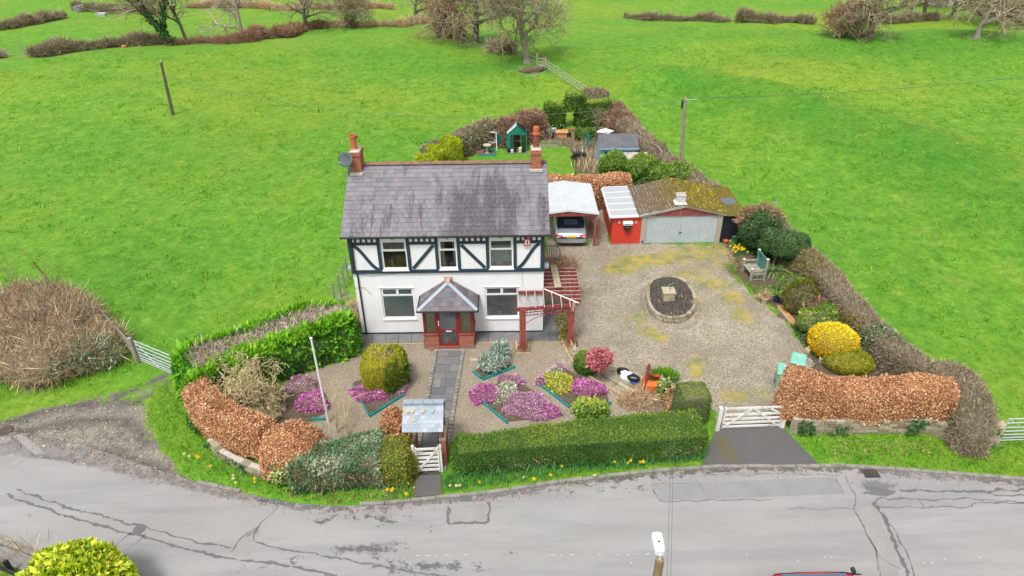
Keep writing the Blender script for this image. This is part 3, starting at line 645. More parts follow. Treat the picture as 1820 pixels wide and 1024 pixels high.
def build_ground():
    xs = np.unique(np.r_[np.linspace(-3000, -200, 15), np.linspace(-200, -60, 40), np.linspace(-60, -26, 32), np.linspace(-26, -6, 64), np.linspace(-6, 26, 60), np.linspace(26, 60, 32), np.linspace(60, 200, 40), np.linspace(200, 3000, 15)])
    ys = np.unique(np.r_[np.linspace(-400, 0, 9), np.linspace(0, 8, 9), np.linspace(8, 30, 75), np.linspace(30, 70, 60), np.linspace(70, 150, 80), np.linspace(150, 400, 51), np.linspace(400, 4000, 25)])
    X, Y = np.meshgrid(xs, ys, indexing='ij'); Z = hgt(X, Y)
    V = np.stack([X, Y, Z], -1).reshape(-1, 3); x, y = V[:, 0], V[:, 1]
    near = (np.abs(x) < 60) & (y < 70)
    mud = np.zeros(len(V)); mud[near] = np.maximum(smooth((0.8-sdf(x[near], y[near], LAYBY))/1.8)*1.0, smooth((0.5-sdf(x[near], y[near], TRACK))/1.1)*0.50)
    rut = np.zeros(len(V))
    for r in RUTS: rut[near] = np.maximum(rut[near], np.exp(-(seg_dist(x[near], y[near], r)/0.26)**2))
    mud = np.maximum(mud, rut*0.62)
    for (px, py), rad, a in (((945, 128), 2.2, 0.5), ((937, 112), 1.8, 0.5), ((845, 80), 4.0, 0.45), ((1548, 68), 4.0, 0.4), ((1735, 68), 2.5, 0.5), ((60, 98), 4, 0.4), ((610, 530), 1.6, 0.45), ((450, 78), 8, 0.12), ((1380, 360), 0.9, 0.5), ((1745, 720), 1.2, 0.2)):
        c = T(px, py); mud = np.maximum(mud, a*np.exp(-((x-c.x)**2+(y-c.y)**2)/rad**2))
    tint = np.zeros(len(V))
    for (px, py), rx, ry, a in (((600, 170), 30, 7, 0.7), ((150, 140), 22, 7, 0.55), ((1350, 130), 22, 8, 0.85), ((1580, 160), 22, 9, 0.6), ((850, 190), 12, 5, 0.8), ((1700, 450), 5, 8, 0.4), ((1500, 30), 20, 9, 0.6), ((430, 20), 60, 12, 0.3), ((1000, 280), 3, 3, 0.5)):
        c = T(px, py); tint = np.maximum(tint, a*np.exp(-((x-c.x)/rx)**2-((y-c.y)/ry)**2))
    tint = np.maximum(tint, 1.0*np.exp(-(seg_dist(x, y, BANK)/1.3)**2)*smooth((x-BANK[0][0]-2)/8.0))  # bank crest lightened in the colour, as relief alone shades it weakly
    side = np.interp(x, [b[0] for b in BANK], [b[1] for b in BANK])-y; lush_shade = np.where(side > 0, np.exp(-((seg_dist(x, y, BANK)-3.5)/4.5)**2), 0)*smooth((x-BANK[0][0])/8.0)*smooth((y-24)/10)  # near side of the bank: slope shade put into a deeper green
    for (px, py), rx, ry, a in (((900, 118), 9, 4, .9), ((1650, 80), 16, 6, .9), ((1530, 72), 8, 4, .6), ((700, 95), 20, 6, .5), ((1200, 55), 8, 3, .6), ((1340, 60), 8, 2.5, .7), ((430, 250), 20, 9, .35), ((250, 470), 5, 5, .5), ((1560, 420), 4, 6, .3)):  # deeper green patches; those beside the trees paint in the tree shadows
        c = T(px, py); lush_shade = np.maximum(lush_shade, a*np.exp(-((x-c.x)/rx)**2-((y-c.y)/ry)**2))
    o = link('ground', mesh_np('ground', V, grid_faces(len(xs), len(ys)), 'grass', True, attrs={'mud': mud, 'rut': rut, 'tint': tint, 'lush_shade': lush_shade})); structure(o)
build_ground()
def strip(name, top, bot, mat, z, nv, step, attrs, kind='structure', parent=None, zf=None):
    """a sheet between two long edges"""
    A, _ = resample(top, step); n = len(A); B0, t = resample(bot, step); tb = np.linspace(0, 1, n)
    B = np.stack([np.interp(tb, np.linspace(0, 1, len(B0)), B0[:, i]) for i in (0, 1)], -1)
    f = np.linspace(0, 1, nv)[None, :, None]; Q = A[:, None]*(1-f)+B[:, None]*f
    V = np.concatenate([Q, np.full(Q.shape[:2]+(1,), z)], -1).reshape(-1, 3)
    if zf: V[:, 2] = zf(V[:, 0], V[:, 1])
    o = link(name, mesh_np(name, V, grid_faces(n, nv), mat, True, attrs=attrs(V[:, 0], V[:, 1])), parent)
    if kind: o['kind'] = kind
    return o
ROADZ = 0.006
def road_attrs(x, y):
    dk = np.zeros(len(x)); q = np.stack([x, y], -1)
    d = seg_dist(x, y, ROAD_TOP); dk = np.maximum(dk, 0.62*np.exp(-(d/0.42)**2)*(x > -9.5))
    for (px, py), rx, ry, a in (((640, 920), 1.6, 0.35, 0.42), ((690, 925), 1.2, 0.3, 0.42), ((650, 975), 1.8, 0.35, 0.5), ((770, 1010), 2.6, 0.35, 0.47), ((700, 995), 1.2, 0.2, 0.42), ((770, 938), 0.7, 0.2, 0.42), ((900, 940), 0.35, 0.35, 0.3), ((905, 975), 0.7, 0.4, 0.3),
                                ((1100, 868), 2.6, 0.35, 0.32), ((1010, 875), 1.4, 0.3, 0.3), ((60, 920), 0.8, 0.4, 0.3), ((450, 1015), 2.0, 0.5, 0.25), ((575, 925), 0.6, 0.3, 0.4), ((1560, 868), 0.75, 0.45, 0.75), ((1600, 862), 1.0, 0.35, 0.35), ((510, 1000), 1.0, 0.4, 0.35)):
        c = G(px, py); dk = np.maximum(dk, (a+.1)*np.exp(-((x-c.x)/rx)**2-((y-c.y)/ry)**2))
    L = gp((40, 812), (150, 828), (250, 850), (350, 876), (440, 893)); yl = np.interp(x, [p[0] for p in L], [p[1] for p in L])
    mu = smooth((y-yl+0.25)/0.5)*(x < -8.2)*smooth((-8.2-x)/1.5)
    mu = np.maximum(mu, 0.35*np.exp(-(seg_dist(x, y, gp((0, 870), (60, 850), (120, 820)))/0.8)**2))
    return {'dark': dk, 'muddy': mu}
strip('road', ROAD_TOP, ROAD_BOT, 'asphalt', ROADZ, 40, 0.22, road_attrs)
# worn seams, patches and paint of the road
ROADO = bpy.data.objects['road']
def ribbon(name, pts, w, mat, z, parent=None, seed=0, jit=0.6, kind=None):
    Q, t = resample(pts, 0.09); r = np.random.default_rng(seed); T_ = np.gradient(Q, axis=0); T_ /= np.linalg.norm(T_, axis=1)[:, None]+1e-9
    N = np.stack([-T_[:, 1], T_[:, 0]], -1); n = len(Q); Q = Q+N*(sn(Q, 1.1, seed)*0.03+r.normal(size=n)*0.008)[:, None]
    wl = w*0.5*(1+jit*sn(Q, 1.7, seed+1)+jit*0.8*r.normal(size=n)); wr = w*0.5*(1+jit*sn(Q, 1.9, seed+2)+jit*0.8*r.normal(size=n))
    wl = np.clip(wl, 0.006, 9); wr = np.clip(wr, 0.006, 9)
    V = np.stack([Q+N*wl[:, None], Q-N*wr[:, None]], 1).reshape(-1, 2); V = np.c_[V, np.full(len(V), z)]
    i = np.arange(n-1)*2; o = link(name, mesh_np(name, V, np.stack([i, i+1, i+3, i+2], -1), mat), parent)
    if kind: o['kind'] = kind
    return o
CR = [(((30, 870), (130, 905), (260, 938), (360, 965), (410, 975)), 0.07), (((10, 880), (110, 915), (230, 947), (330, 975), (390, 990), (480, 1000), (600, 1022)), 0.085),
      (((495, 900), (470, 925), (440, 955)), 0.04), (((455, 940), (452, 960), (465, 970), (560, 985), (640, 1000), (720, 1015), (800, 1026)), 0.06), (((460, 935), (425, 960), (410, 982)), 0.04),
      (((235, 945), (200, 975)), 0.03), (((262, 950), (220, 980)), 0.03), (((350, 870), (335, 900)), 0.0),
      (((1160, 862), (1170, 893), (1260, 890), (1370, 888)), 0.035), (((1160, 862), (1240, 857)), 0.02), (((1240, 857), (1250, 877)), 0.02), (((1250, 845), (1400, 842), (1490, 846)), 0.022), (((1400, 904), (1520, 905)), 0.02),
      (((1555, 893), (1575, 925), (1590, 960), (1605, 1000), (1612, 1030)), 0.13), (((1580, 930), (1600, 960), (1630, 1030)), 0.05), (((1518, 905), (1540, 945), (1555, 980), (1566, 1030)), 0.045), (((1545, 955), (1560, 990), (1600, 1010)), 0.03),
      (((1555, 893), (1565, 886), (1640, 888), (1720, 887), (1830, 893)), 0.05), (((1560, 902), (1640, 902), (1725, 902), (1730, 892), (1830, 895)), 0.045), (((1632, 888), (1640, 902)), 0.03), (((1600, 873), (1680, 873), (1760, 874), (1830, 872)), 0.10), (((1755, 874), (1765, 880), (1830, 881)), 0.05),
      (((795, 900), (797, 932), (868, 929), (870, 893)), 0.10), (((1500, 845), (1520, 880), (1518, 905)), 0.035), (((1485, 850), (1500, 880)), 0.03)]
for i, (p, wd) in enumerate(CR):
    if wd: ribbon('tar_seam', gp(*p), wd*.85, 'tar', ROADZ+0.004, ROADO, 20+i)
def flat_poly(name, pts, mat, z, parent=None, kind=None, world_pts=None):
    q = world_pts or gp(*pts); o = MB().face([(x, y, z) for x, y in (q if sum(q[i][0]*q[(i+1) % len(q)][1]-q[(i+1) % len(q)][0]*q[i][1] for i in range(len(q))) > 0 else q[::-1])]).build(name, mat, parent)
    if kind: o['kind'] = kind
    return o
flat_poly('road_patch', ((452, 938), (466, 938), (455, 962), (462, 968), (440, 991), (398, 984), (425, 962)), 'asphalt_patch', ROADZ+0.003, ROADO)
flat_poly('road_patch', ((802, 902), (866, 896), (864, 926), (801, 929)), 'asphalt_patch', ROADZ+0.003, ROADO)
flat_poly('road_patch', ((1163, 862), (1480, 848), (1500, 878), (1400, 882), (1172, 890)), 'asphalt_old', ROADZ+0.003, ROADO)
flat_poly('road_patch', ((1525, 904), (1556, 897), (1600, 1030), (1570, 1030)), 'asphalt_patch', ROADZ+0.003, ROADO)
for i, q in enumerate((((22, 775), (40, 772), (82, 806), (62, 808)), ((0, 778), (18, 775), (20, 786), (0, 788)), ((0, 815), (22, 806), (32, 815), (12, 832), (0, 838)), ((40, 818), (56, 815), (40, 823), (20, 832)))):
    flat_poly('concrete_scar', q, 'asphalt_patch', ROADZ+0.003, ROADO)
rr = random.Random(5)
for i in range(26):                                     # worn centre line
    a = 740+i*17; b = a+rr.uniform(3, 9)
    if rr.random() < 0.45 or 850 < a < 965: continue
    y0 = 987-0.004*(a-740)+rr.uniform(-1, 1)
    if 740 <= a < 850 or 965 <= a: flat_poly('worn_paint', ((a, y0), (b, y0), (b, y0+.9), (a, y0+.9)), 'road_paint', ROADZ+0.0045, ROADO)
for (a, y0) in ((1326, 985), (1416, 996), (1640, 1000), (1655, 1000), (1678, 993), (1465, 990), (1476, 990), (1740, 990), (1120, 1000)):
    flat_poly('worn_paint', ((a, y0), (a+3, y0), (a+3, y0+1.6), (a+1, y0+1.6)), 'road_paint', ROADZ+0.0045, ROADO)
mh = G(248, 941); o = MB().lathe([(0.2, 0), (0.2, 0.008), (0.18, 0.009), (0.0, 0.009)], 20).build('manhole_cover', 'tar'); o.location = (mh.x, mh.y, ROADZ+0.004); tag(o, 'round dark manhole cover in the road near the yellow bush', 'manhole cover')
flat_poly('road_patch', ((238, 937), (262, 935), (258, 947), (234, 948)), 'asphalt_patch', ROADZ+0.0032, ROADO)
mh = G(10, 766); o = MB().lathe([(0.28, 0), (0.28, 0.02), (0.24, 0.022), (0.0, 0.022)], 20).build('drain_cover', 'iron'); o.location = (mh.x, mh.y, 0.012); tag(o, 'round pale drain cover in the muddy lay-by at the left edge', 'drain cover')
# verges: raised turf between kerb and hedges
KT = [p for p in ROAD_TOP]
def offs(path, d):
    Q = np.array(path); T_ = np.gradient(Q, axis=0); T_ /= np.linalg.norm(T_, axis=1)[:, None]; return [tuple(q) for q in Q+np.stack([-T_[:, 1], T_[:, 0]], -1)*d]
def verge(name, poly, z):
    xs = [p[0] for p in poly]; ys = [p[1] for p in poly]
    gx = np.arange(min(xs), max(xs)+.15, .15); gy = np.arange(min(ys), max(ys)+.15, .15); X, Y = np.meshgrid(gx, gy, indexing='ij'); s = sdf(X.ravel(), Y.ravel(), poly)
    Z = np.where(s < 0, z*smooth((-s)/0.12), -0.05)+0.01*sn(np.stack([X.ravel(), Y.ravel()], -1), 0.8, 4)
    Fc = grid_faces(len(gx), len(gy)); keep = (s[Fc] < 0.15).any(1); n = len(Z)
    o = link(name, mesh_np(name, np.c_[X.ravel(), Y.ravel(), Z], Fc[keep], 'grass', True, attrs={'mud': np.zeros(n), 'rut': np.zeros(n), 'tint': np.zeros(n)})); structure(o); return o
V1 = gp((352, 857), (430, 874), (520, 892), (600, 898), (680, 895), (735, 888), (735, 845), (650, 858), (560, 860), (490, 862), (420, 830), (370, 780), (320, 720), (300, 690), (275, 690), (262, 740), (285, 800), (325, 842))
V2 = gp((785, 884), (880, 873), (1000, 855), (1150, 837), (1250, 829), (1262, 800), (1150, 812), (1000, 826), (880, 842), (788, 848))
V3 = gp((1455, 825), (1500, 827), (1620, 835), (1760, 846), (1900, 857), (1990, 866), (1990, 780), (1850, 785), (1770, 790), (1700, 790), (1650, 770), (1400, 758), (1395, 766), (1430, 800))
for n_, pl in (('verge', V1), ('verge', V2), ('verge', V3)): verge(n_, pl, 0.06)
# kerb, stone by stone
kb_list = []
def kerb_run(path, L=0.86, w=0.13, h=0.075, drop=None):
    Q, t = resample(path, 0.05); d = np.r_[0, np.cumsum(np.hypot(*np.diff(Q, axis=0).T))]; s = 0.0
    while s+L*0.5 < d[-1]:
        e = min(s+L-0.02, d[-1]); a = np.array([np.interp(s, d, Q[:, i]) for i in (0, 1)]); b = np.array([np.interp(e, d, Q[:, i]) for i in (0, 1)])
        kb_list.append((a, b)); s += L
    return
kerb_run(gp((640, 897), (680, 896), (745, 889), (880, 875), (1000, 857), (1150, 839), (1300, 829), (1500, 829), (1620, 837), (1760, 848), (1840, 854)))
kerb_run(gp((352, 858), (432, 875)))
KR = structure(MB().box(-.01, -.01, -.05, .01, .01, -.04).build('kerb_bed', 'kerb'))
kme = MB().box(-0.5, -0.07, 0, 0.5, 0.07, 1).mesh('kerb_stone', 'kerb')
for i, (a, b) in enumerate(kb_list):
    o = link('kerb_stone', kme, KR); c = (a+b)/2; L = np.hypot(*(b-a)); o.location = (c[0], c[1], 0); o.rotation_euler = (0, 0, math.atan2(b[1]-a[1], b[0]-a[0])); o.scale = (L, 1, (0.035 if 7.2 < c[0] < 10.6 else 0.075)+rr.uniform(-.008, .008))
# lower kerb and path at the left corner
kb_list.clear(); kerb_run(gp((-120, 925), (0, 964), (62, 986), (140, 1014)))
for i, (a, b) in enumerate(kb_list):
    o = link('kerb_stone', kme, KR); c = (a+b)/2; L = np.hypot(*(b-a)); o.location = (c[0], c[1], 0); o.rotation_euler = (0, 0, math.atan2(b[1]-a[1], b[0]-a[0])); o.scale = (L, 1, 0.085)
flat_poly('footpath', ((-120, 932), (0, 970), (62, 992), (140, 1020), (100, 1040), (40, 1015), (0, 1000), (-120, 960)), 'asphalt_old', 0.05, None, 'structure')
flat_poly('loose_chippings', ((-60, 925), (0, 948), (40, 965), (75, 980), (60, 984), (0, 961), (-60, 940)), 'gravel', ROADZ+0.004, ROADO)
# drain grating in the gutter
gg = G(1548, 842); gd = thing('drain_grate', 'rusty iron drain grating set in the gutter by the right verge', 'drain grate', (gg.x, gg.y, ROADZ))
MB().box(-.27, -.19, .002, .27, .19, .008).build('sump', 'black_metal', gd)
for i in range(7): MB().box(-.25+i*.075, -.17, .008, -.205+i*.075, .17, .02).build('bar', 'iron', gd)
# ---- drive and garden gravel
GRAVEL = gp((470, 790), (560, 745), (500, 690), (505, 676), (600, 640), (648, 612), (655, 596), (965, 590), (966, 500), (968, 440), (975, 410), (985, 365), (1050, 330), (1085, 340), (1080, 432), (1285, 434), (1300, 420), (1325, 420), (1310, 450), (1305, 480), (1330, 520), (1370, 545), (1400, 575), (1420, 600), (1450, 640), (1500, 700), (1395, 720), (1390, 760), (1275, 765), (1270, 730), (1180, 735), (1080, 748), (990, 762), (800, 790), (740, 800), (690, 790), (600, 800))
def gravel_attrs(x, y):
    mo = np.zeros(len(x)); so = np.zeros(len(x)); wm = np.zeros(len(x))
    for (px, py), rx, ry, a in (((1100, 478), 0.8, 0.5, .8), ((1130, 465), 0.9, 0.55, .85), ((1165, 462), 1.0, 0.5, .8), ((1200, 455), 1.4, 0.8, .6), ((1235, 450), 1.6, 1.1, .58), ((1265, 442), 1.6, 1.0, .55), ((1230, 488), 1.1, .8, .52), ((1270, 505), 1.1, 0.6, .62), ((1300, 530), 0.55, 0.8, .62), ((1318, 560), 0.5, 0.6, .66), ((1245, 545), .5, .9, .4),
                                ((1135, 565), 0.4, 0.5, .6), ((1155, 590), 0.5, 0.45, .66), ((1172, 600), 0.4, 0.3, .7), ((1235, 655), 0.35, 0.6, .68), ((1240, 640), 0.3, 0.4, .5), ((1300, 705), 0.55, 0.35, .62), ((1350, 705), 0.9, .5, .42), ((1250, 600), 0.9, 0.6, .32), ((1280, 470), 1.5, 1.2, .45), ((1110, 560), 0.6, .6, .3), ((1120, 690), 1.0, 0.5, .4), ((960, 640), 1.2, .8, .2), ((1040, 680), 1.0, 0.4, .4)):
        c = G(px, py); mo = np.maximum(mo, 1.35*a*np.exp(-((x-c.x)/(rx*1.6))**2-((y-c.y)/(ry*1.6))**2))
    c = G(1190, 540); d = np.hypot((x-c.x)/1.5, (y-c.y)/2.3); so = np.maximum(so, 0.5*np.exp(-((d-0.92)/0.14)**2))
    for (px, py), r_, a in (((1075, 400), 2.0, .6), ((1395, 590), 1.2, .5), ((1140, 710), 1.4, .7), ((1315, 480), 1.4, .8), ((1000, 470), .9, .7), ((1340, 525), 1.0, .5), ((1400, 560), 1.0, .6), ((1435, 620), 0.9, .5), ((985, 590), .6, .7), ((1100, 500), .9, .25), ((1070, 520), .5, .3), ((560, 760), 1.5, .5), ((1010, 620), .5, .5), ((1060, 670), .5, .5)):
        c = G(px, py); so = np.maximum(so, a*np.exp(-((x-c.x)**2+(y-c.y)**2)/r_**2))
    wm = smooth((2.3-x)/0.5)*smooth((25.2-y)/0.5)
    return {'moss': mo, 'soil': so, 'warm': wm}
def masked_sheet(name, poly, mat, z, step, attrs, wob=0.12):
    xs = [p[0] for p in poly]; ys = [p[1] for p in poly]
    gx = np.arange(min(xs), max(xs)+step, step); gy = np.arange(min(ys), max(ys)+step, step); X, Y = np.meshgrid(gx, gy, indexing='ij'); x, y = X.ravel(), Y.ravel()
    s = sdf(x, y, poly)+wob*sn(np.stack([x, y], -1), 0.9, 8); Fc = grid_faces(len(gx), len(gy)); Fc = Fc[(s[Fc] < 0).all(1)]
    use, inv = np.unique(Fc, return_inverse=True); V = np.c_[x, y, np.full(len(x), z)][use]
    o = link(name, mesh_np(name, V, inv.reshape(-1, 4), mat, True, attrs=attrs(V[:, 0], V[:, 1]))); return structure(o)
masked_sheet('gravel_yard', GRAVEL, 'gravel', 0.012, 0.13, gravel_attrs, 0.10)
def none(x, y): return {}
BORDER = gp((1285, 432), (1330, 415), (1345, 385), (1400, 420), (1480, 500), (1560, 585), (1640, 650), (1560, 690), (1480, 690), (1440, 655), (1425, 610), (1395, 570), (1350, 530), (1310, 490), (1300, 455))
masked_sheet('border_soil', BORDER, 'soil', 0.018, 0.12, none, 0.12)
VEG = gp((945, 245), (975, 232), (1060, 228), (1130, 225), (1150, 300), (1100, 312), (1025, 310), (1018, 280), (1008, 262), (975, 258))
masked_sheet('vegetable_plot_soil', VEG, 'soil', 0.012, 0.2, none, 0.25)
masked_sheet('garden_bed_soil', gp((330, 690), (420, 680), (520, 690), (570, 735), (560, 755), (470, 765), (400, 745)), 'soil', 0.02, 0.15, none, 0.1)
def drive_attrs(x, y):
    c = G(1290, 800); d = G(1285, 770)
    return {'moss': 0.75*np.exp(-((x-c.x)/0.5)**2-((y-c.y)/1.4)**2)}
strip('driveway_apron', gp((1272, 764), (1390, 760)), gp((1245, 829), (1455, 826)), 'tarmac_drive', 0.03, 16, 0.1, drive_attrs)
strip('gate_apron', gp((738, 848), (784, 846)), gp((736, 886), (786, 882)), 'tarmac_drive', 0.075, 10, 0.1, lambda x, y: {'moss': 0.7*np.exp(-((np.abs(x-G(761, 866).x)-0.45)/0.16)**2)})
# threshold setts below the drive gate
thr = structure(MB().box(7.9, 19.4, -.03, 10.35, 19.44, 0.01).build('gate_threshold', 'kerb'))
a = G(1278, 764); b = G(1392, 759)
for i in range(11):
    f0, f1 = i/11+.006, (i+1)/11-.006; p = a.lerp(b, f0); q = a.lerp(b, f1); MB().bar((p.x, p.y+.08, .03), (q.x, q.y+.08, .03), .16, .05).build('sett', 'kerb', thr)
# ---- garden path of paving slabs with block edging
pth = structure(MB().face([(*q, 0.014) for q in gp((744, 848), (782, 846), (819, 624), (779, 624))]).build('garden_path', 'dark_soil'))
PL = lambda t: G(779, 624).lerp(G(741, 842), t); PR = lambda t: G(819, 624).lerp(G(784, 838), t)
slab_i = 0; t = 0.0; row = 0; rs_ = random.Random(3)
while t < 0.985:
    dt = rs_.choice((0.062, 0.062, 0.075)); t2 = min(t+dt, 0.99); cut = [0.0, 0.5, 1.0] if row % 3 == 0 else ([0, .36, 1.0] if row % 3 == 1 else [0, .64, 1.0])
    for c0, c1 in zip(cut[:-1], cut[1:]):
        e = 0.006
        q = [PL(t+.003).lerp(PR(t+.003), c0+e), PL(t+.003).lerp(PR(t+.003), c1-e), PL(t2).lerp(PR(t2), c1-e), PL(t2).lerp(PR(t2), c0+e)]
        z = 0.035+rs_.uniform(-.004, .004); MB().prism([(p.x, p.y) for p in q], 0.0, z).build('slab', 'paving', pth)
    t = t2; row += 1
for side in (-1, 1):
    for i in range(34):
        f0, f1 = i/34+.003, (i+1)/34-.003
        p, q = (PL(f0), PL(f1)) if side < 0 else (PR(f0), PR(f1)); ox = side*0.10
        MB().bar((p.x+ox, p.y, 0.05), (q.x+ox, q.y, 0.05), .15, .11+rs_.uniform(-.01, .01)).build('edging_block', 'kerb', pth)
# slabs along the house front and to the right of it
terr = structure(MB().face([(*q, 0.016) for q in gp((655, 612), (760, 611), (760, 590), (655, 590))]).build('house_pavement', 'dark_soil'))
def slab_row(p0, p1, q0, q1, n, rows, parent):
    p0, p1, q0, q1 = (G(*v) for v in (p0, p1, q0, q1))
    for r in range(rows):
        a0, a1 = r/rows+.008, (r+1)/rows-.008
        for i in range(n):
            b0, b1 = i/n+.004, (i+1)/n-.004
            Pq = [p0.lerp(p1, b0).lerp(q0.lerp(q1, b0), a0), p0.lerp(p1, b1).lerp(q0.lerp(q1, b1), a0), p0.lerp(p1, b1).lerp(q0.lerp(q1, b1), a1), p0.lerp(p1, b0).lerp(q0.lerp(q1, b0), a1)]
            MB().prism([(v.x, v.y) for v in Pq], 0, 0.036+rs_.uniform(-.004, .004)).build('slab', 'paving', parent)
slab_row((640, 595), (755, 594), (640, 611), (754, 611), 5, 1, terr)
slab_row((846, 592), (998, 589), (846, 608), (998, 607), 6, 1, terr)
slab_row((965, 538), (986, 538), (966, 588), (997, 588), 2, 4, terr)
for a, b in (((650, 613), (754, 612)), ((846, 610), (998, 609))):
    p, q = G(*a), G(*b); MB().bar((p.x, p.y, .03), (q.x, q.y, .03), .04, .07).build('edging_strip', 'log_edge', terr)
MB().box(-0.02, 0, 0, 0.02, .02, .01)
# ================================================================ THE HOUSE
HX, HY, HW, HD = -6.95, 25.72, 8.35, 5.8
house = thing('house', 'white rendered two-storey cottage with navy timber framing and grey slate roof', 'house', (HX, HY, 0))
def wall_panel(mb, u0, u1, z0, z1, y, holes, t=0.22):
    """front wall with window openings and their reveals"""
    us = sorted({u0, u1, *[h[0] for h in holes], *[h[1] for h in holes]}); zs = sorted({z0, z1, *[h[2] for h in holes], *[h[3] for h in holes]})
    for a, b in zip(us[:-1], us[1:]):
        for c, d in zip(zs[:-1], zs[1:]):
            if any(h[0] <= a and b <= h[1] and h[2] <= c and d <= h[3] for h in holes): continue
            mb.face([(a, y, c), (b, y, c), (b, y, d), (a, y, d)])
    for a, b, c, d in holes:
        mb.face([(a, y, c), (a, y, d), (a, y+t, d), (a, y+t, c)]); mb.face([(b, y, c), (b, y+t, c), (b, y+t, d), (b, y, d)])
        mb.face([(a, y, c), (a, y+t, c), (b, y+t, c), (b, y, c)]); mb.face([(a, y, d), (b, y, d), (b, y+t, d), (a, y+t, d)])
LW = [(1.10, 2.56, 0.86, 2.50), (5.74, 7.24, 0.84, 2.48)]; DOOR0 = (3.3, 4.9, 0.0, 2.0)
UW = [(1.36, 2.45, 3.475, 4.89), (3.82, 4.60, 3.475, 4.89), (5.99, 7.02, 3.475, 4.89)]
mb = MB(); wall_panel(mb, 0, HW, 0.10, 3.31, 0, LW+[DOOR0]); wall_panel(mb, -0.01, HW+0.01, 3.31, 5.22, -0.035, UW)
mb.face([(-.01, -.035, 3.31), (-.01, 0, 3.31), (HW+.01, 0, 3.31), (HW+.01, -.035, 3.31)])
for x, sgn in ((0, -1), (HW, 1)):                         # gable walls
    q = [(x, 0, 0.1), (x, HD, 0.1), (x, HD, 5.1), (x, HD/2, 7.0), (x, 0, 5.1)]; mb.face(q if sgn > 0 else q[::-1])
mb.face([(HW, HD, 0.1), (0, HD, 0.1), (0, HD, 5.1), (HW, HD, 5.1)])
mb.build('wall', 'render', house)
MB().box(-0.012, -0.022, 0, HW+0.012, HD, 0.10).build('plinth', 'navy', house)
def lattice(u0, u1, z0, z1, y, step=0.105, w=0.008):
    """diamond leading"""
    mb = MB(); k = 1.45
    def clip(x0, sgn):
        # line: z = z0 + sgn*k*(x-x0)
        pts = []
        for x in (u0, u1):
            z = z0+sgn*k*(x-x0)
            if z0-1e-6 <= z <= z1+1e-6: pts.append((x, z))
        for z in (z0, z1):
            x = x0+(z-z0)/(sgn*k)
            if u0-1e-6 <= x <= u1+1e-6: pts.append((x, z))
        pts = sorted(set((round(a, 4), round(b, 4)) for a, b in pts))
        if len(pts) >= 2 and math.dist(pts[0], pts[-1]) > 0.03: mb.bar((pts[0][0], y, pts[0][1]), (pts[-1][0], y, pts[-1][1]), w, 0.004, up=(0, 1, 0))
    span = (u1-u0)+(z1-z0)/k; n = int(span/step)+1
    for i in range(n+1):
        clip(u0-(z1-z0)/k+i*step, 1); clip(u0+i*step, -1)
    return mb
def window(u0, u1, z0, z1, y, panes, sill=True, inside=(), wall='room_wall', depth=1.3, lead='lead_strip'):
    fw = 0.06; yy = y+0.055
    mb = MB()
    for a, b, c, d in ((u0, u1, z0, z0+fw), (u0, u1, z1-fw, z1)): mb.box(a, yy, c, b, yy+0.07, d)
    for a, b in ((u0, u0+fw), (u1-fw, u1)): mb.box(a, yy, z0+fw, b, yy+0.07, z1-fw)
    tr = max(p[2] for p in panes) if len(panes) > 1 else None
    if tr: mb.box(u0+fw, yy+.001, tr-0.045, u1-fw, yy+0.069, tr+0.01)
    for p in panes:                                       # opening lights have their own casement frame
        if p[4]:
            a, b, c, d = p[:4]; e = 0.032
            for q in ((a-.002, b+.002, c, c+e), (a-.002, b+.002, d-e, d)): mb.box(q[0], yy-0.015, q[2], q[1], yy+0.05, q[3])
            for q in ((a, a+e), (b-e, b)): mb.box(q[0], yy-0.015, c+e, q[1], yy+0.05, d-e)
    w_ = mb.build('window', 'upvc', house)
    for p in panes:
        a, b, c, d = p[:4]; MB().box(a+.002, yy+0.03, c+.002, b-.002, yy+0.036, d-.002).build('pane', 'window_glass', w_)
        if p[5]: lattice(a+.045 if p[4] else a+.003, b-.045 if p[4] else b-.003, c+.045 if p[4] else c+.003, d-.045 if p[4] else d-.003, yy+0.026).build('leading', p[5], w_)
    if sill: MB().box(u0-0.04, y-0.06, z0-0.055, u1+0.04, y+0.05, z0-0.001).build('sill', 'upvc', w_)
    rm = MB(); a, b, c, d = u0-0.4, u1+0.4, z0-0.35, z1+0.25; y0, y1 = y+0.24, y+depth
    rm.face([(a, y1, c), (b, y1, c), (b, y1, d), (a, y1, d)]); rm.face([(a, y0, c), (a, y1, c), (a, y1, d), (a, y0, d)]); rm.face([(b, y0, c), (b, y0, d), (b, y1, d), (b, y1, c)])
    rm.face([(a, y0, c), (b, y0, c), (b, y1, c), (a, y1, c)]); rm.face([(a, y0, d), (a, y1, d), (b, y1, d), (b, y0, d)])
    for q in ((a, u0, c, d), (u1, b, c, d), (u0, u1, c, z0), (u0, u1, z1, d)): rm.face([(q[0], y0, q[2]), (q[0], y0, q[3]), (q[1], y0, q[3]), (q[1], y0, q[2])])
    rm.build('room', wall, w_)
    for (nm, mt, x0, x1, c0, c1, dy) in inside:
        m2 = MB()
        if mt in ('curtain', 'room_dark', 'net_curtain', 'cream_blind'):
            n = max(2, int((x1-x0)/0.03)); vs = [(x0+(x1-x0)*i/n, y+dy+0.02*math.sin(i*1.9), z) for z in (c0, c1) for i in range(n+1)]
            m2.add(vs, [(i, i+1, n+2+i, n+1+i) for i in range(n)])
        else: m2.box(x0, y+dy, c0, x1, y+dy+0.08, c1)
        m2.build(nm, mt, w_)
    return w_
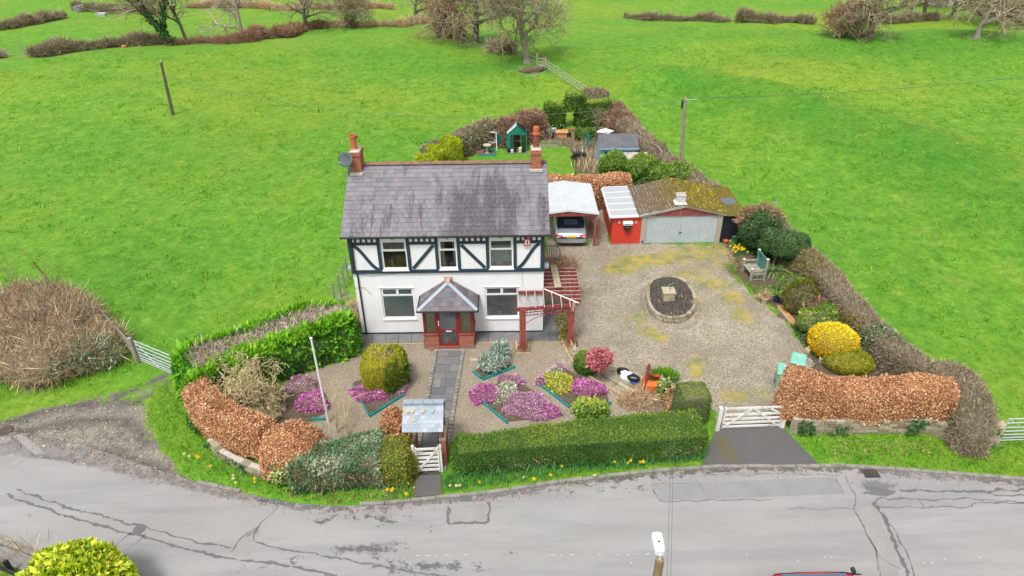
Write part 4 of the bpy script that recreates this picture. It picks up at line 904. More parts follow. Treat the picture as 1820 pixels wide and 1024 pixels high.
u0, u1, z0, z1 = UW[0]; window(u0, u1, z0, z1, -.035, [(u0+.06, u1-.06, 4.40, z1-.06, True, 'lead_strip'), (u0+.06, u1-.06, z0+.06, 4.35, False, None)], inside=[('curtain', 'room_dark', u0, u0+.3, z0-.1, z1, .28), ('ornament', 'wood_plank', u0+.22, u0+.42, z0, z0+.3, .3), ('ornament', 'red_wood', u0+.12, u0+.18, z0, z0+.16, .27)], wall='room_wall', depth=2.2)
u0, u1, z0, z1 = UW[1]; window(u0, u1, z0, z1, -.035, [(u0+.06, u1-.06, 4.40, z1-.06, True, None), (u0+.06, u1-.06, z0+.06, 4.35, False, None)], inside=[('curtain', 'curtain', u0+.02, u0+.24, z0-.1, z1, .27), ('curtain', 'curtain', u1-.2, u1-.02, z0-.1, z1, .27), ('ornament', 'red_wood', u0+.2, u1-.2, 4.2, z1-.05, .8), ('ornament', 'pink_pot', u1-.32, u1-.24, z0, z0+.12, .27)], wall='room_dark')
u0, u1, z0, z1 = UW[2]; window(u0, u1, z0, z1, -.035, [(u0+.06, u1-.06, 4.40, z1-.06, True, 'lead_strip'), (u0+.06, u1-.06, z0+.06, 4.35, False, 'lead_strip')], inside=[('ornament', 'lamp_pink', u0+.3, u0+.42, z0, z0+.16, .3), ('ornament', 'lamp_pink', u0+.46, u0+.56, z0, z0+.11, .3), ('curtain', 'net_curtain', u0+.0, u1, z0, 4.3, .6)], wall='room_dark')
u0, u1, z0, z1 = LW[0]; um = (u0+u1)/2
window(u0, u1, z0, z1, 0, [(u0+.06, um-.025, 2.09, z1-.06, True, 'dark_strip'), (um+.025, u1-.06, 2.09, z1-.06, True, 'dark_strip'), (u0+.06, u1-.06, z0+.06, 2.05, False, 'dark_strip')], inside=[('blind', 'net_curtain', u0+.065, u1-.065, z0+.1, z1-.065, .108), ('ornament', 'room_dark', u0+.55, u0+.85, z0, z0+.2, .26)])
MB().box(um-.025, .057, 2.09, um+.025, .124, z1-.06).build('mullion', 'upvc', house)
u0, u1, z0, z1 = LW[1]; um = (u0+u1)/2
window(u0, u1, z0, z1, 0, [(u0+.06, um-.025, 2.07, z1-.06, True, 'lead_strip'), (um+.025, u1-.06, 2.07, z1-.06, True, 'lead_strip'), (u0+.06, u1-.06, z0+.06, 2.03, False, 'lead_strip')], inside=[('ornament', 'green_metal', u0+.5, u0+1.1, z0+.25, z0+.4, .5), ('ornament', 'red_wood', u0+.1, u0+.2, z0, z0+.2, .28), ('ornament', 'white_paint', u0+.6, u0+.72, z0, z0+.14, .28), ('ornament', 'blue_plastic', u0+.95, u0+1.03, z0, z0+.1, .28)], wall='room_dark', depth=2.0)
MB().box(um-.025, .057, 2.07, um+.025, .124, z1-.06).build('mullion', 'upvc', house)
for a, b, z in ((1.02, 2.64, 2.515), (5.66, 7.32, 2.495)): MB().box(a, -.025, z, b, -.001, z+.03).build('drip_mould', 'render', house)
# timber framing
TY = -.036
def timber(u0, z0, u1, z1, w, d=0.035, name='timber'):
    MB().bar((u0, TY-d/2, z0), (u1, TY-d/2, z1), w, d, up=(0, 1, 0)).build(name, 'navy', house)
timber(-.03, 3.39, HW+.03, 3.39, .165, .05, 'bressummer')
MB().box(-.03, TY-.037, 5.01, HW+.03, TY-.001, 5.16).build('eaves_board', 'navy', house)
PX = [.06, 1.275, 2.53, 3.74, 4.68, 5.92, 7.10, 8.28]; PWD = [.17, .15, .15, .14, .14, .14, .14, .17]
for x, wd in zip(PX, PWD): timber(x, 3.474, x, 5.009, wd, .037, 'post')
bays = [(0, 1), (2, 3), (4, 5), (6, 7)]
for k, (i, j) in enumerate(bays):
    a, b = PX[i]+PWD[i]/2+.001, PX[j]-PWD[j]/2-.001
    timber(a, 4.77, b, 4.77, .12, .036, 'rail')
    MB().box(a, TY-.010, 4.832, b, TY-.001, 5.008).build('frieze_board', 'navy', house)
    n = 5
    for q in range(n):
        x = a+.06+(b-a-.12)*q/(n-1); MB().box(x-.065, TY-.030, 4.855, x+.065, TY-.010, 4.985).build('dentil', 'render', house)
    z0, z1 = 3.474, 4.708
    if k == 1: timber(a+.06, z0+.05, b-.06, z1-.05, .14, .032, 'brace')
    elif k == 2: timber(a+.06, z1-.05, b-.06, z0+.05, .14, .032, 'brace')
    else:                                                  # swan-necked braces of the end bays
        m2 = MB(); n = 14; vs = []
        for s in range(n+1):
            f = s/n; g = 0.5-0.5*math.cos(math.pi*f); e = 0.30*f+0.70*g
            u = a+.03+(b-a-.06)*f; z = (z1-.02-(z1-z0-.04)*e) if k == 0 else (z0+.02+(z1-z0-.04)*e)
            vs.append((u, z))
        for s in range(n+1):
            p = vs[max(0, s-1)]; q = vs[min(n, s+1)]; dx, dz = q[0]-p[0], q[1]-p[1]; L = math.hypot(dx, dz); nx, nz = -dz/L*.07, dx/L*.07
            u, z = vs[s]
            for yy in (TY-.032, TY-.001): m2.v += [(min(max(u+nx, a), b), yy, min(max(z+nz, z0), z1)), (min(max(u-nx, a), b), yy, min(max(z-nz, z0), z1))]
        for s in range(n):
            i0 = s*4; m2.f += [(i0, i0+1, i0+5, i0+4), (i0+1, i0+3, i0+7, i0+5), (i0+2, i0, i0+4, i0+6)]
        m2.build('brace', 'navy', house)
for x in (1.9, 4.21, 6.5): MB().lathe([(.0, -.06), (.05, 0), (.055, .03), (.0, .035)], 10, (x, TY-.075, 4.97)).build('eaves_light', 'upvc', house)
# roof
EZ, EY, RZ, RY = 5.23, -0.25, 7.17, HD/2; RU0, RU1 = -.22, HW+.22
sl = math.atan2(RZ-EZ, RY-EY); SL = math.hypot(RZ-EZ, RY-EY)
rmb = MB(); rmb.slab([(RU0, EY, EZ), (RU1, EY, EZ), (RU1, RY, RZ), (RU0, RY, RZ)], .07); rmb.slab([(RU1, HD-EY, EZ), (RU0, HD-EY, EZ), (RU0, RY, RZ), (RU1, RY, RZ)], .07)
roof = rmb.build('roof', 'slate', house)
sw, sg = .256, SL/16; slme = MB().box(-sw/2+.003, -.0, 0, sw/2-.003, sg*1.5, .009).mesh('slate', 'slate')
rj = random.Random(11); cnt = 0; rest = []
for row in range(16):
    x = RU0+(.5 if row % 2 else 1.0)*sw-sw/2
    while x < RU1-.05:
        dz = .026+rj.uniform(0, .005); s0 = row*sg-.05+rj.uniform(-.006, .006)
        cx, cy, cz = x, EY+s0*math.cos(sl)-dz*math.sin(sl), EZ+s0*math.sin(sl)+dz*math.cos(sl)
        hw = min(1.0, 2*min(x-RU0, RU1-x)/sw) if (x-RU0 < sw/2 or RU1-x < sw/2) else 1.0
        rz = rj.gauss(0, .008)
        if cnt < 300 and row < 9:
            o = link('slate', slme, roof); o.location = (cx, cy, cz); o.rotation_euler = (sl-.06, 0, rz); o.scale = (hw*rj.uniform(.95, 1.0), 1, 1); cnt += 1
        else: rest.append((cx, cy, cz, rz, hw))
        x += sw
Vb = np.array(MB().box(-sw/2+.003, 0, 0, sw/2-.003, sg*1.5, .009).v); VV = []; FF = []; RR = []
fb = [(0, 3, 2, 1), (4, 5, 6, 7), (0, 1, 5, 4), (1, 2, 6, 5), (2, 3, 7, 6), (3, 0, 4, 7)]
for i, (cx, cy, cz, rz, hw) in enumerate(rest):
    m = np.array(Matrix.Translation((cx, cy, cz)) @ Matrix.Rotation(rz, 4, 'Z') @ Matrix.Rotation(sl-.06, 4, 'X')); q = Vb*np.array([hw, 1, 1]); VV.append(q@m[:3, :3].T+m[:3, 3]); FF += [[j+8*i for j in f] for f in fb]; RR += [rj.random()]*8
if rest:
    o = link('slate', mesh_np('slate_rest', np.concatenate(VV), np.array(FF), 'slate', attrs={'rnd': RR}), roof); o['kind'] = 'stuff'
nr = 19
for i in range(nr):
    a = RU0+(RU1-RU0)*i/nr+.006; b = RU0+(RU1-RU0)*(i+1)/nr-.006; m2 = MB(); vs = []
    for x in (a, b):
        for t in (-1.2, -.6, 0, .6, 1.2): vs.append((x, RY+.15*math.sin(t)*1.05, RZ+.02+.13*(math.cos(t))-.03))
    m2.add(vs, [(q, q+5, q+6, q+1) for q in range(4)]+[(0, 1, 2, 3, 4), (9, 8, 7, 6, 5)]); m2.build('ridge_tile', 'ridge_tile', roof)
for x in (RU0+.005, RU1-.005):                           # verge boards
    MB().bar((x, EY, EZ-.11), (x, RY, RZ-.11), .03, .14).build('verge_board', 'navy', roof); MB().bar((x, HD-EY, EZ-.11), (x, RY, RZ-.11), .03, .14).build('verge_board', 'navy', roof)
MB().box(RU0, EY+.005, EZ-.12, RU1, EY+.03, EZ-.075).build('fascia', 'navy', roof)
MB().tube([(RU0-.03, EY-.05, EZ-.05), (RU1+.03, EY-.05, EZ-.05)], .042, 8).build('gutter', 'black_metal', roof)
MB().tube([(.20, -.05, 3.28), (.20, -.06, 3.2), (.20, -.06, .05)], .036, 8).build('downpipe', 'black_metal', house)
MB().tube([(.17, -.10, 5.1), (.17, -.11, 4.9), (.13, -.11, 3.5), (.20, -.06, 3.25)], .033, 8).build('downpipe', 'black_metal', house)
for x in (-.12, HW+.12): MB().box(x-.1, .02, 3.42, x+.1, .35, 3.52).build('jetty_ledge', 'lead', house)
MB().tube([(.3, -.01, 3.25), (.8, -.01, 3.12), (1.4, -.01, 3.22), (2.2, -.01, 3.28), (3.2, -.01, 3.27)], .006, 4).build('cable', 'wire', house)
MB().tube([(-.1, -.03, 2.55), (.3, -.03, 2.57), (.42, -.02, 2.55), (.7, -.01, 2.15)], .008, 4).build('cable', 'wire', house)
MB().tube([(7.42, -.006, 3.3), (7.43, -.006, 2.5)], .006, 4).build('cable', 'wire', house)
def chimney(x0, x1, y0, y1, ztop, pots):
    zb = 6.3
    c = MB().box(x0, y0, zb, x1, y1, ztop-.22).build('chimney', 'brick', house)
    MB().box(x0-.035, y0-.035, ztop-.22, x1+.035, y1+.035, ztop-.10).build('corbel', 'brick', c); MB().box(x0-.01, y0-.01, ztop-.10, x1+.01, y1+.01, ztop-.04).build('cap_course', 'brick', c)
    m2 = MB(); m2.add([(x0, y0, ztop-.04), (x1, y0, ztop-.04), (x1, y1, ztop-.04), (x0, y1, ztop-.04), (x0+.12, y0+.12, ztop+.03), (x1-.12, y0+.12, ztop+.03), (x1-.12, y1-.12, ztop+.03), (x0+.12, y1-.12, ztop+.03)], [(0, 1, 5, 4), (1, 2, 6, 5), (2, 3, 7, 6), (3, 0, 4, 7), (4, 5, 6, 7)]); m2.build('flaunching', 'mortar', c)
    zf = EZ+(y0-EY)*math.tan(sl); MB().bar((x0-.06, y0-.06, zf+.05), (x1+.06, y0-.06, zf+.05), .16, .10).build('flashing', 'mortar', c)
    for (px, py, prof, mt) in pots: MB().lathe(prof, 16, (px, py, ztop-.02)).build('chimney_pot', mt, c, smoothed=False)
chimney(-.02, .42, 2.45, 3.2, 7.95, [(.17, 2.72, [(.15, 0), (.15, .05), (.125, .12), (.135, .55), (.17, .58), (.17, .66), (.14, .66), (.13, .4)], 'terracotta')])
m2 = MB(); m2.tube([(.24, 2.80, 8.5), (.36, 2.80, 8.5)], .07, 10); m2.build('pot_cowl', 'terracotta', bpy.data.objects['chimney'])
c2n = len(bpy.data.objects)
chimney(7.86, 8.30, 2.5, 3.1, 7.92, [(8.08, 2.8, [(.15, 0), (.15, .06), (.13, .12), (.125, .58), (.13, .6)], 'dark_pot'), (8.08, 2.8, [(.13, .58), (.17, .60), (.17, .66), (.125, .68), (.12, .72), (.135, .76), (.12, .80), (.135, .84), (.12, .88), (.125, .93), (.0, .95)], 'terracotta')])
MB().slab([(7.80, 2.42, EZ+(2.42-EY)*math.tan(sl)+.04), (7.80, .4, EZ+(.4-EY)*math.tan(sl)+.04), (7.815, .4, EZ+(.4-EY)*math.tan(sl)+.04), (7.815, 2.42, EZ+(2.42-EY)*math.tan(sl)+.04)], .01)
# porch
PU0, PU1, PO = 3.02, 5.22, 1.1
porch = MB().box(PU0-.05, -PO-.10, 0, PU1+.05, -.002, .045).build('porch', 'paving', house)
for a, b in ((PU0, 3.66), (4.56, PU1)): MB().box(a, -PO, .045, b, -PO+.2, .70).build('brick_wall', 'brick', porch)
for a in (PU0, PU1-.2): MB().box(a+.001, -PO+.2, .045, a+.199, -.002, .70).build('brick_wall', 'brick', porch)
for a, b in ((PU0-.04, 3.655), (4.565, PU1+.04)): MB().box(a, -PO-.04, .70, b, -PO+.2, .76).build('sill', 'red_wood', porch)
for a in (PU0-.03, PU1-.19): MB().box(a, -PO+.201, .70, a+.22, -.002, .76).build('sill', 'red_wood', porch)
for x in (PU0+.05, 3.60, 4.62, PU1-.05): MB().box(x-.05, -PO+.02, .76 if x in (PU0+.05, PU1-.05) else .045, x+.05, -PO+.12, 2.05).build('post', 'red_frame', porch)
MB().box(PU0, -PO+.021, 1.97, PU1, -PO+.119, 2.055).build('head_rail', 'red_frame', porch)
for a in (PU0+.001, PU1-.099):
    MB().box(a, -PO+.12, 1.97, a+.098, -.002, 2.05).build('head_rail', 'red_frame', porch); MB().box(a+.001, -.1, .76, a+.097, -.003, 1.97).build('post', 'red_frame', porch)
for a, b in ((PU0+.10, 3.55), (4.67, PU1-.10)):
    MB().box(a, -PO+.065, .76, b, -PO+.071, 1.97).build('side_window', 'window_glass', porch); lattice(a, b, .77, 1.965, -PO+.055, .125).build('leading', 'dark_strip', porch)
    MB().box(a+.02, -PO+.10, .78, b-.02, -PO+.105, 1.95).build('blind', 'cream_blind', porch)
for x in (PU0+.05, PU1-.05): MB().box(x-.003, -PO+.12, .76, x+.003, -.1, 1.97).build('side_window', 'window_glass', porch)
MB().box(PU0+.21, -.06, .045, 3.6, -.02, 1.95).build('inner_wall', 'render', porch); MB().box(4.62, -.06, .045, PU1-.21, -.02, 1.95).build('inner_wall', 'render', porch)
# porch door
dm = MB(); D0, D1 = 3.652, 4.568
for q in ((D0, D1, .08, .20), (D0, D1, .84, .94), (D0, D1, 1.87, 1.965)): dm.box(q[0], -PO+.035, q[2], q[1], -PO+.085, q[3])
for q in ((D0, D0+.11), (D1-.11, D1)): dm.box(q[0], -PO+.035, .20, q[1], -PO+.085, .84); dm.box(q[0], -PO+.035, .94, q[1], -PO+.085, 1.87)
dm.build('door', 'red_frame', porch)
for c, d in ((.20, .84), (.94, 1.87)):
    MB().box(D0+.11, -PO+.058, c, D1-.11, -PO+.064, d).build('door_pane', 'window_glass', porch); lattice(D0+.11, D1-.11, c, d, -PO+.05, .125).build('leading', 'lead_strip', porch)
MB().box(D0+.03, -PO+.015, 1.18, D0+.06, -PO+.034, 1.45).build('door_handle', 'upvc', porch); MB().box(4.0, -PO+.02, .86, 4.25, -PO+.034, .91).build('letter_plate', 'upvc', porch)
MB().box(D0-.05, -PO-.09, .045, D1+.05, -PO+.03, .085).build('door_step', 'red_wood', porch)
MB().box(3.32, .02, 0.05, 4.88, .06, 1.98).build('inner_door', 'net_curtain', porch); MB().box(3.75, -.03, .1, 4.45, .018, 1.9).build('inner_door', 'upvc', porch); MB().box(3.85, -.045, .95, 4.35, -.031, 1.75).build('inner_pane', 'glass_dark', porch)
for i, (x, z, mt) in enumerate(((3.85, .12, 'white_bag'), (4.05, .16, 'orange_sack'), (4.25, .10, 'blue_plastic'))): MB().box(x, -.8, .05, x+.18, -.6, z+.12).build('shoe', mt, porch)
# porch roof: hipped, slated, lead on the hips
e0, e1, ez, ey = PU0-.15, PU1+.21, 2.075, -PO-.16; ap = ((e0+e1)/2, -.35, 2.93); apw = (ap[0], -.002, 2.93)
pr = MB().slab([(e0, ey, ez), (e1, ey, ez), ap], .04); pr.slab([(e0, -.002, ez), (e0, ey, ez), ap, apw], .04); pr.slab([(e1, ey, ez), (e1, -.002, ez), apw, ap], .04); pr.build('roof', 'porch_slate', porch)
def slates_on(poly, e_a, e_b, top_dir, rows, sw_, parent, mat, seed, gap=.004, lift=.02, name='slate', trim=0.0, skip=None):
    """rows of single slates over a roof facet, cut to its outline"""
    A = Vector(e_a); B = Vector(e_b); ux = (B-A).normalized(); n = None; Tt = Vector(top_dir); uy = (Tt-A); uy = (uy-ux*uy.dot(ux)); L = uy.length; uy.normalize(); nz = ux.cross(uy).normalized()
    P2 = [((Vector(p)-A).dot(ux), (Vector(p)-A).dot(uy)) for p in poly]; W = (B-A).length; r = random.Random(seed); g = L/rows
    def span(v):
        xs = []
        for i in range(len(P2)):
            (x1, y1), (x2, y2) = P2[i], P2[(i+1) % len(P2)]
            if (y1-v)*(y2-v) <= 0 and abs(y1-y2) > 1e-9: xs.append(x1+(x2-x1)*(v-y1)/(y2-y1))
        return (min(xs), max(xs)) if len(xs) >= 2 else None
    for k in range(rows):
        v0, v1 = k*g, min((k+1)*g+.03, L*.999); s0, s1 = span(v0+1e-4), span(v1)
        if not s0 or not s1: continue
        x = min(s0[0], s1[0])-(sw_*.5 if k % 2 else 0)
        while x < max(s0[1], s1[1]):
            a, b = x+gap/2, x+sw_-gap/2
            q = [(max(a, s0[0]+trim), v0), (min(b, s0[1]-trim), v0), (min(b, s1[1]-trim), v1), (max(a, s1[0]+trim), v1)]; x += sw_
            if q[1][0]-q[0][0] < .02 and q[2][0]-q[3][0] < .02: continue
            if q[2][0] < q[3][0]: q[2] = q[3] = ((q[2][0]+q[3][0])/2, v1)
            if q[1][0] < q[0][0]: q[0] = q[1] = ((q[0][0]+q[1][0])/2, v0)
            dj = lift+r.uniform(0, .006); pts = [A+ux*c[0]+uy*c[1]+nz*(dj-(.012 if c[1] == v1 else 0)) for c in q]
            MB().slab(pts, .010).build(name, mat, parent)
slates_on([(e0, ey, ez), (e1, ey, ez), ap], (e0, ey, ez), (e1, ey, ez), ap, 6, .30, porch, 'porch_slate', 2)
slates_on([(e0, -.002, ez), (e0, ey, ez), ap, apw], (e0, -.002, ez), (e0, ey, ez), ap, 6, .30, porch, 'porch_slate', 3)
slates_on([(e1, ey, ez), (e1, -.002, ez), apw, ap], (e1, ey, ez), (e1, -.002, ez), ap, 6, .30, porch, 'porch_slate', 4)
for e in (e0, e1): MB().bar((e, ey, ez+.045), (ap[0], ap[1], ap[2]+.05), .14, .02, up=(0, -1, 1.4)).build('lead_hip', 'lead', porch)
MB().bar((ap[0], ap[1]-.05, ap[2]+.05), (ap[0], -.01, ap[2]+.04), .18, .06).build('ridge_tile', 'pink_pot', porch)
MB().bar((ap[0]-.19, -.02, ap[2]+.08), (ap[0]+.19, -.02, ap[2]+.08), .04, .13).build('ridge_tile', 'pink_pot', porch)
for e, s in ((e0, -1), (e1, 1)): MB().bar((e, -.02, ez+.06), (ap[0], -.02, ap[2]+.06), .03, .05).build('mortar_fillet', 'mortar', porch)
MB().tube([(e0-.04, ey-.04, ez-.01), (e1+.04, ey-.04, ez-.01)], .045, 8).build('gutter', 'black_metal', porch)
for e in (e0-.03, e1+.03): MB().tube([(e, ey-.04, ez-.01), (e, -.02, ez+.0)], .04, 8).build('gutter', 'black_metal', porch)
MB().tube([(e0+.1, -.05, ez-.05), (e0+.1, -.05, .06)], .033, 8).build('downpipe', 'black_metal', porch)
# things on the house
dish = thing('satellite_dish', 'dark grey satellite dish on the left chimney of the house', 'satellite dish', (HX-.02, HY+2.4, 7.55))
m2 = MB(); prof = [(.0, .0), (.12, .012), (.22, .04), (.30, .075)]; n = 24; vs = []
ax = Vector((-.45, -.8, .42)).normalized(); bx = ax.cross(Vector((0, 0, 1))).normalized(); cx_ = bx.cross(ax); base = Vector((-.12, -.12, .10))
for r_, z_ in prof[1:]:
    for k in range(n): t = 2*math.pi*k/n; vs.append(base+ax*z_+bx*r_*math.cos(t)*1.3+cx_*r_*math.sin(t)*1.05)
vs.append(base); m2.add(vs, [(i*n+k, i*n+(k+1) % n, (i+1)*n+(k+1) % n, (i+1)*n+k) for i in range(2) for k in range(n)]+[(len(vs)-1, (k+1) % n, k) for k in range(n)])
d_ = m2.build('reflector', 'dish_grey', dish, smoothed=True); sm = d_.modifiers.new('thick', 'SOLIDIFY'); sm.thickness = .012
MB().tube([(0, .06, 0), base], .02, 6).build('bracket', 'galvanised', dish)
tip = base+ax*.34-cx_*.16; m2 = MB().tube([base-cx_*.27, tip], .012, 6); m2.build('arm', 'galvanised', dish); MB().tube([tip-ax*.02, tip+ax*.07], .03, 8).build('receiver', 'galvanised', dish)
pq = thing('wall_plaque', 'small red framed plaque with a dark animal figure under the eaves, right end', 'plaque', (HX+7.62, HY-.14, 4.80))
MB().box(-.14, -.02, -.17, .14, .03, .17).build('frame', 'red_wall', pq); MB().box(-.085, -.026, -.115, .085, -.021, .115).build('panel', 'white_paint', pq)
MB().add([(x, -.030, z) for x, z in ((-.03, -.1), (.0, -.1), (.0, -.02), (.03, -.1), (.055, -.1), (.035, .0), (.03, .05), (.055, .09), (.02, .1), (-.01, .06), (-.05, .04), (-.03, .0))], [tuple(range(12))]).build('figure', 'black_metal', pq)
# ================================================================ OUTBUILDINGS
def HZ(px, py, Y):
    dx, dy, dz = ray(px, py); t = Y/dy; return dx*t, CH+dz*t
# carport
CX0, CX1, CY0, CY1, CE, CR_ = 1.62, 4.72, 34.0, 37.9, 2.08, 2.30
cp = thing('carport', 'open carport with white corrugated roof and red gable board beside the house', 'carport', ((CX0+CX1)/2, CY0, 0))
cm = (CX0+CX1)/2
nw = 30; vs = []
for yy in (CY0-.12, CY1):
    for i in range(nw*4+1):
        x = CX0-.08+(CX1-CX0+.16)*i/(nw*4); z = CE+(CR_-CE)*(1-abs(x-cm)/(CX1-cm+.08))+.034*math.sin(i*math.pi/2)
        vs.append((x, yy, z+.03))
n = nw*4+1; mb = MB(); mb.add(vs, [(i, i+1, n+i+1, n+i) for i in range(n-1)]); o = mb.build('roof_sheet', 'corrugated', cp, True); o.modifiers.new('t', 'SOLIDIFY').thickness = .01
for a, b in (((CX0-.12, CE), (cm, CR_)), ((cm, CR_), (CX1+.12, CE))): MB().bar((a[0], CY0-.14, a[1]+.0), (b[0], CY0-.14, b[1]+.0), .03, .14, up=(0, 0, 1)).build('fascia', 'white_paint', cp, True)
MB().add([(CX0, CY0-.10, CE-.17), (CX1, CY0-.10, CE-.17), (CX1, CY0-.10, CE-.04), (cm, CY0-.10, CR_-.06), (CX0, CY0-.10, CE-.04), (CX0, CY0-.05, CE-.17), (CX1, CY0-.05, CE-.17), (CX1, CY0-.05, CE-.04), (cm, CY0-.05, CR_-.06), (CX0, CY0-.05, CE-.04)],
         [(0, 1, 2, 3, 4), (9, 8, 7, 6, 5), (0, 5, 6, 1), (1, 6, 7, 2), (4, 9, 5, 0)]).build('gable_board', 'red_wood', cp, True)
for x in (CX0+.06, CX1-.06):
    for y in (CY0-.02, (CY0+CY1)/2, CY1-.1): MB().box(x-.05, y-.05, 0, x+.05, y+.05, CE-.03).build('post', 'red_wood', cp, True)
    MB().bar((x, CY0-.04, CE-.09), (x, CY1, CE-.09), .07, .12).build('side_beam', 'red_wood', cp, True)
for s, x in ((1, CX0+.1), (-1, CX1-.1)): MB().bar((x, CY0-.02, CE-.62), (x+s*.35, CY0-.02, CE-.17), .05, .06, up=(0, 1, 0)).build('knee_brace', 'red_wood', cp, True)
tr = MB()
for i in range(9): tr.bar((CX1-.05, CY0-.09, .12+i*.2), (CX1+.19, CY0-.09, .12+i*.2), .02, .03)
for x in (CX1-.02, CX1+.16): tr.bar((x, CY0-.11, .0), (x, CY0-.11, 1.75), .03, .03)
tr.build('trellis', 'red_wood', cp, True)
# garage with its annex and lean-to
GY0, GY1 = 34.12, 37.95; ga = thing('garage', 'double garage with pale ribbed door and mossy tiled roof', 'garage', (9.5, GY0, 0))
GE, GA, GX0, GX1, GM = 1.80, 2.36, 7.27, 11.78, 9.52
MB().prism([(GX0, GY0), (GX0+.26, GY0), (GX0+.26, GY0+.25), (GX0+.12, GY1), (GX0, GY1)], 0, GE-.03).build('side_wall', 'pebbledash', ga, True); MB().prism([(GX1-.26, GY0), (GX1, GY0), (GX1, GY1), (GX1-.12, GY1), (GX1-.26, GY0+.25)], 0, GE-.03).build('side_wall', 'pebbledash', ga, True)
MB().box(GX0, GY1-.1, 0, GX1, GY1, GE).build('rear_wall', 'pebbledash', ga, True)
n = 130; vs = []
for z in (0.02, 1.74):
    for i in range(n+1):
        x = GX0+.265+(GX1-GX0-.53)*i/n; vs.append((x, GY0+.06+(.028 if (i % 4) in (0, 1) else 0), z))
mb = MB(); mb.add(vs, [(i, i+1, n+2+i, n+1+i) for i in range(n)]); gd_ = mb.build('garage_door', 'garage_door', ga, True)
MB().box(9.45, GY0+.02, .68, 9.57, GY0+.06, .73).build('door_handle', 'black_metal', gd_, True)
MB().add([(GX0+.02, GY0+.01, 1.745), (GX1-.02, GY0+.01, 1.745), (GX1-.02, GY0+.01, GE), (GM, GY0+.01, GA-.06), (GX0+.02, GY0+.01, GE), (GX0+.02, GY0+.06, 1.745), (GX1-.02, GY0+.06, 1.745), (GX1-.02, GY0+.06, GE), (GM, GY0+.06, GA-.06), (GX0+.02, GY0+.06, GE)], [(0, 1, 2, 3, 4), (9, 8, 7, 6, 5), (0, 5, 6, 1)]).build('gable_infill', 'red_wood', ga, True)
MB().bar((GX0-.15, GY0-.08, GE-.02), (GM, GY0-.08, GA), .03, .13).build('barge_board', 'white_paint', ga, True); MB().bar((GM, GY0-.08, GA), (GX1+.15, GY0-.08, GE-.02), .03, .08).build('barge_board', 'white_wood', ga, True)
slope = MB(); slope.slab([(GX0-.35, GY0-.10, GE-.07), (GM, GY0-.10, GA+.03), (GM, GY1+.1, GA+.03), (GX0-.35, GY1+.1, GE-.07)], .05); slope.slab([(GM, GY0-.10, GA+.03), (GX1+.18, GY0-.10, GE), (GX1+.18, GY1+.1, GE), (GM, GY1+.1, GA+.03)], .05)
groof = slope.build('roof', 'mossy_tile', ga, True)
# interlocking tiles: rows run down each slope, every tile edge proud
rt = random.Random(4); tb = MB(); te = MB()
for side, (xa, za, xb, zb) in ((0, (GX0-.38, GE-.07, GM-.02, GA+.03)), (1, (GX1+.2, GE, GM+.02, GA+.03))):
    L = math.hypot(xb-xa, zb-za); nr_ = int(L/.17); ny = int((GY1-GY0+.2)/.30)
    for r_ in range(nr_):
        f0, f1 = r_/nr_, min(1, (r_+1.12)/nr_)
        for c in range(ny):
            y0 = GY0-.10+c*.302; y1 = y0+.295; lift = .026+rt.uniform(0, .012)
            p = [(xa+(xb-xa)*f0, za+(zb-za)*f0+.026+lift), (xa+(xb-xa)*f1, za+(zb-za)*f1+.012+lift)]
            q = [(p[0][0], y0, p[0][1]), (p[0][0], y1, p[0][1]), (p[1][0], y1, p[1][1]), (p[1][0], y0, p[1][1])]
            if side == 0: q = [q[1], q[0], q[3], q[2]][::-1]; q = [(p[0][0], y1, p[0][1]), (p[0][0], y0, p[0][1]), (p[1][0], y0, p[1][1]), (p[1][0], y1, p[1][1])]
            tb.slab(q, .016)
            if rt.random() < (.5 if side == 0 else .25): te.bar((p[0][0], y0+.01, p[0][1]-.004), (p[0][0], y1-.01-rt.uniform(0, .12), p[0][1]-.004), .016, .025)
o = tb.build('roof_tiles', 'mossy_tile', groof, True); o['kind'] = 'stuff'; o = te.build('tile_edges', 'tile_edge', groof, True); o['kind'] = 'stuff'
P, N = scatter(np.array([(8.2, GY0, 2.06), (GM, GY0, GA+.06), (GM, GY1, GA+.06), (8.2, GY1, 2.06), (GM, GY0, GA+.06), (GX1+.1, GY0, GE+.06), (GX1+.1, GY1, GE+.06), (GM, GY1, GA+.06)]), np.array([(0, 1, 2, 3), (4, 5, 6, 7)]), 330, 3)
N = np.tile([0, 0, 1.0], (len(P), 1)); kp = np.random.default_rng(1).random(len(P)) < np.clip((P[:, 0]-8.2)/2.0, .1, 1)
o = link('moss', leaf_mesh('moss', P[kp], N[kp], .06, .9, 'lf_moss', 3, along=.5, rand=1, up=.2, depth=0, parent=groof), groof); o['kind'] = 'stuff'
# red annex
an = thing('red_annex', 'red painted annex with clear plastic roof joined to the garage', 'outbuilding', (6.45, GY0, 0)); AX0, AX1 = 5.64, GX0-.005
MB().box(AX0, GY0+.02, .04, AX1, GY0+.14, 1.74).build('front_wall', 'red_wall', an, True); MB().box(AX0, GY0+.14, .04, AX0+.1, GY1, 1.70).build('side_wall', 'red_wall', an, True); MB().box(AX0+.1, GY1-.1, .0, AX1, GY1, 1.70).build('rear_wall', 'red_wall', an, True)
MB().box(AX0-.05, GY0-.03, 0, AX1, GY0+.3, .045).build('plinth', 'kerb', an, True)
for i in range(3): MB().box(AX0-.02, GY0+.75+i*1.05, 1.0, AX0+.02, GY0+1.55+i*1.05, 1.66).build('side_window', 'white_paint', an, True)
MB().slab([(AX0-.12, GY0-.12, 1.80), (AX1-.25, GY0-.12, 1.86), (AX1-.25, GY1+.05, 1.86), (AX0-.12, GY1+.05, 1.80)], .02).build('roof_sheet', 'plastic_roof', an, True)
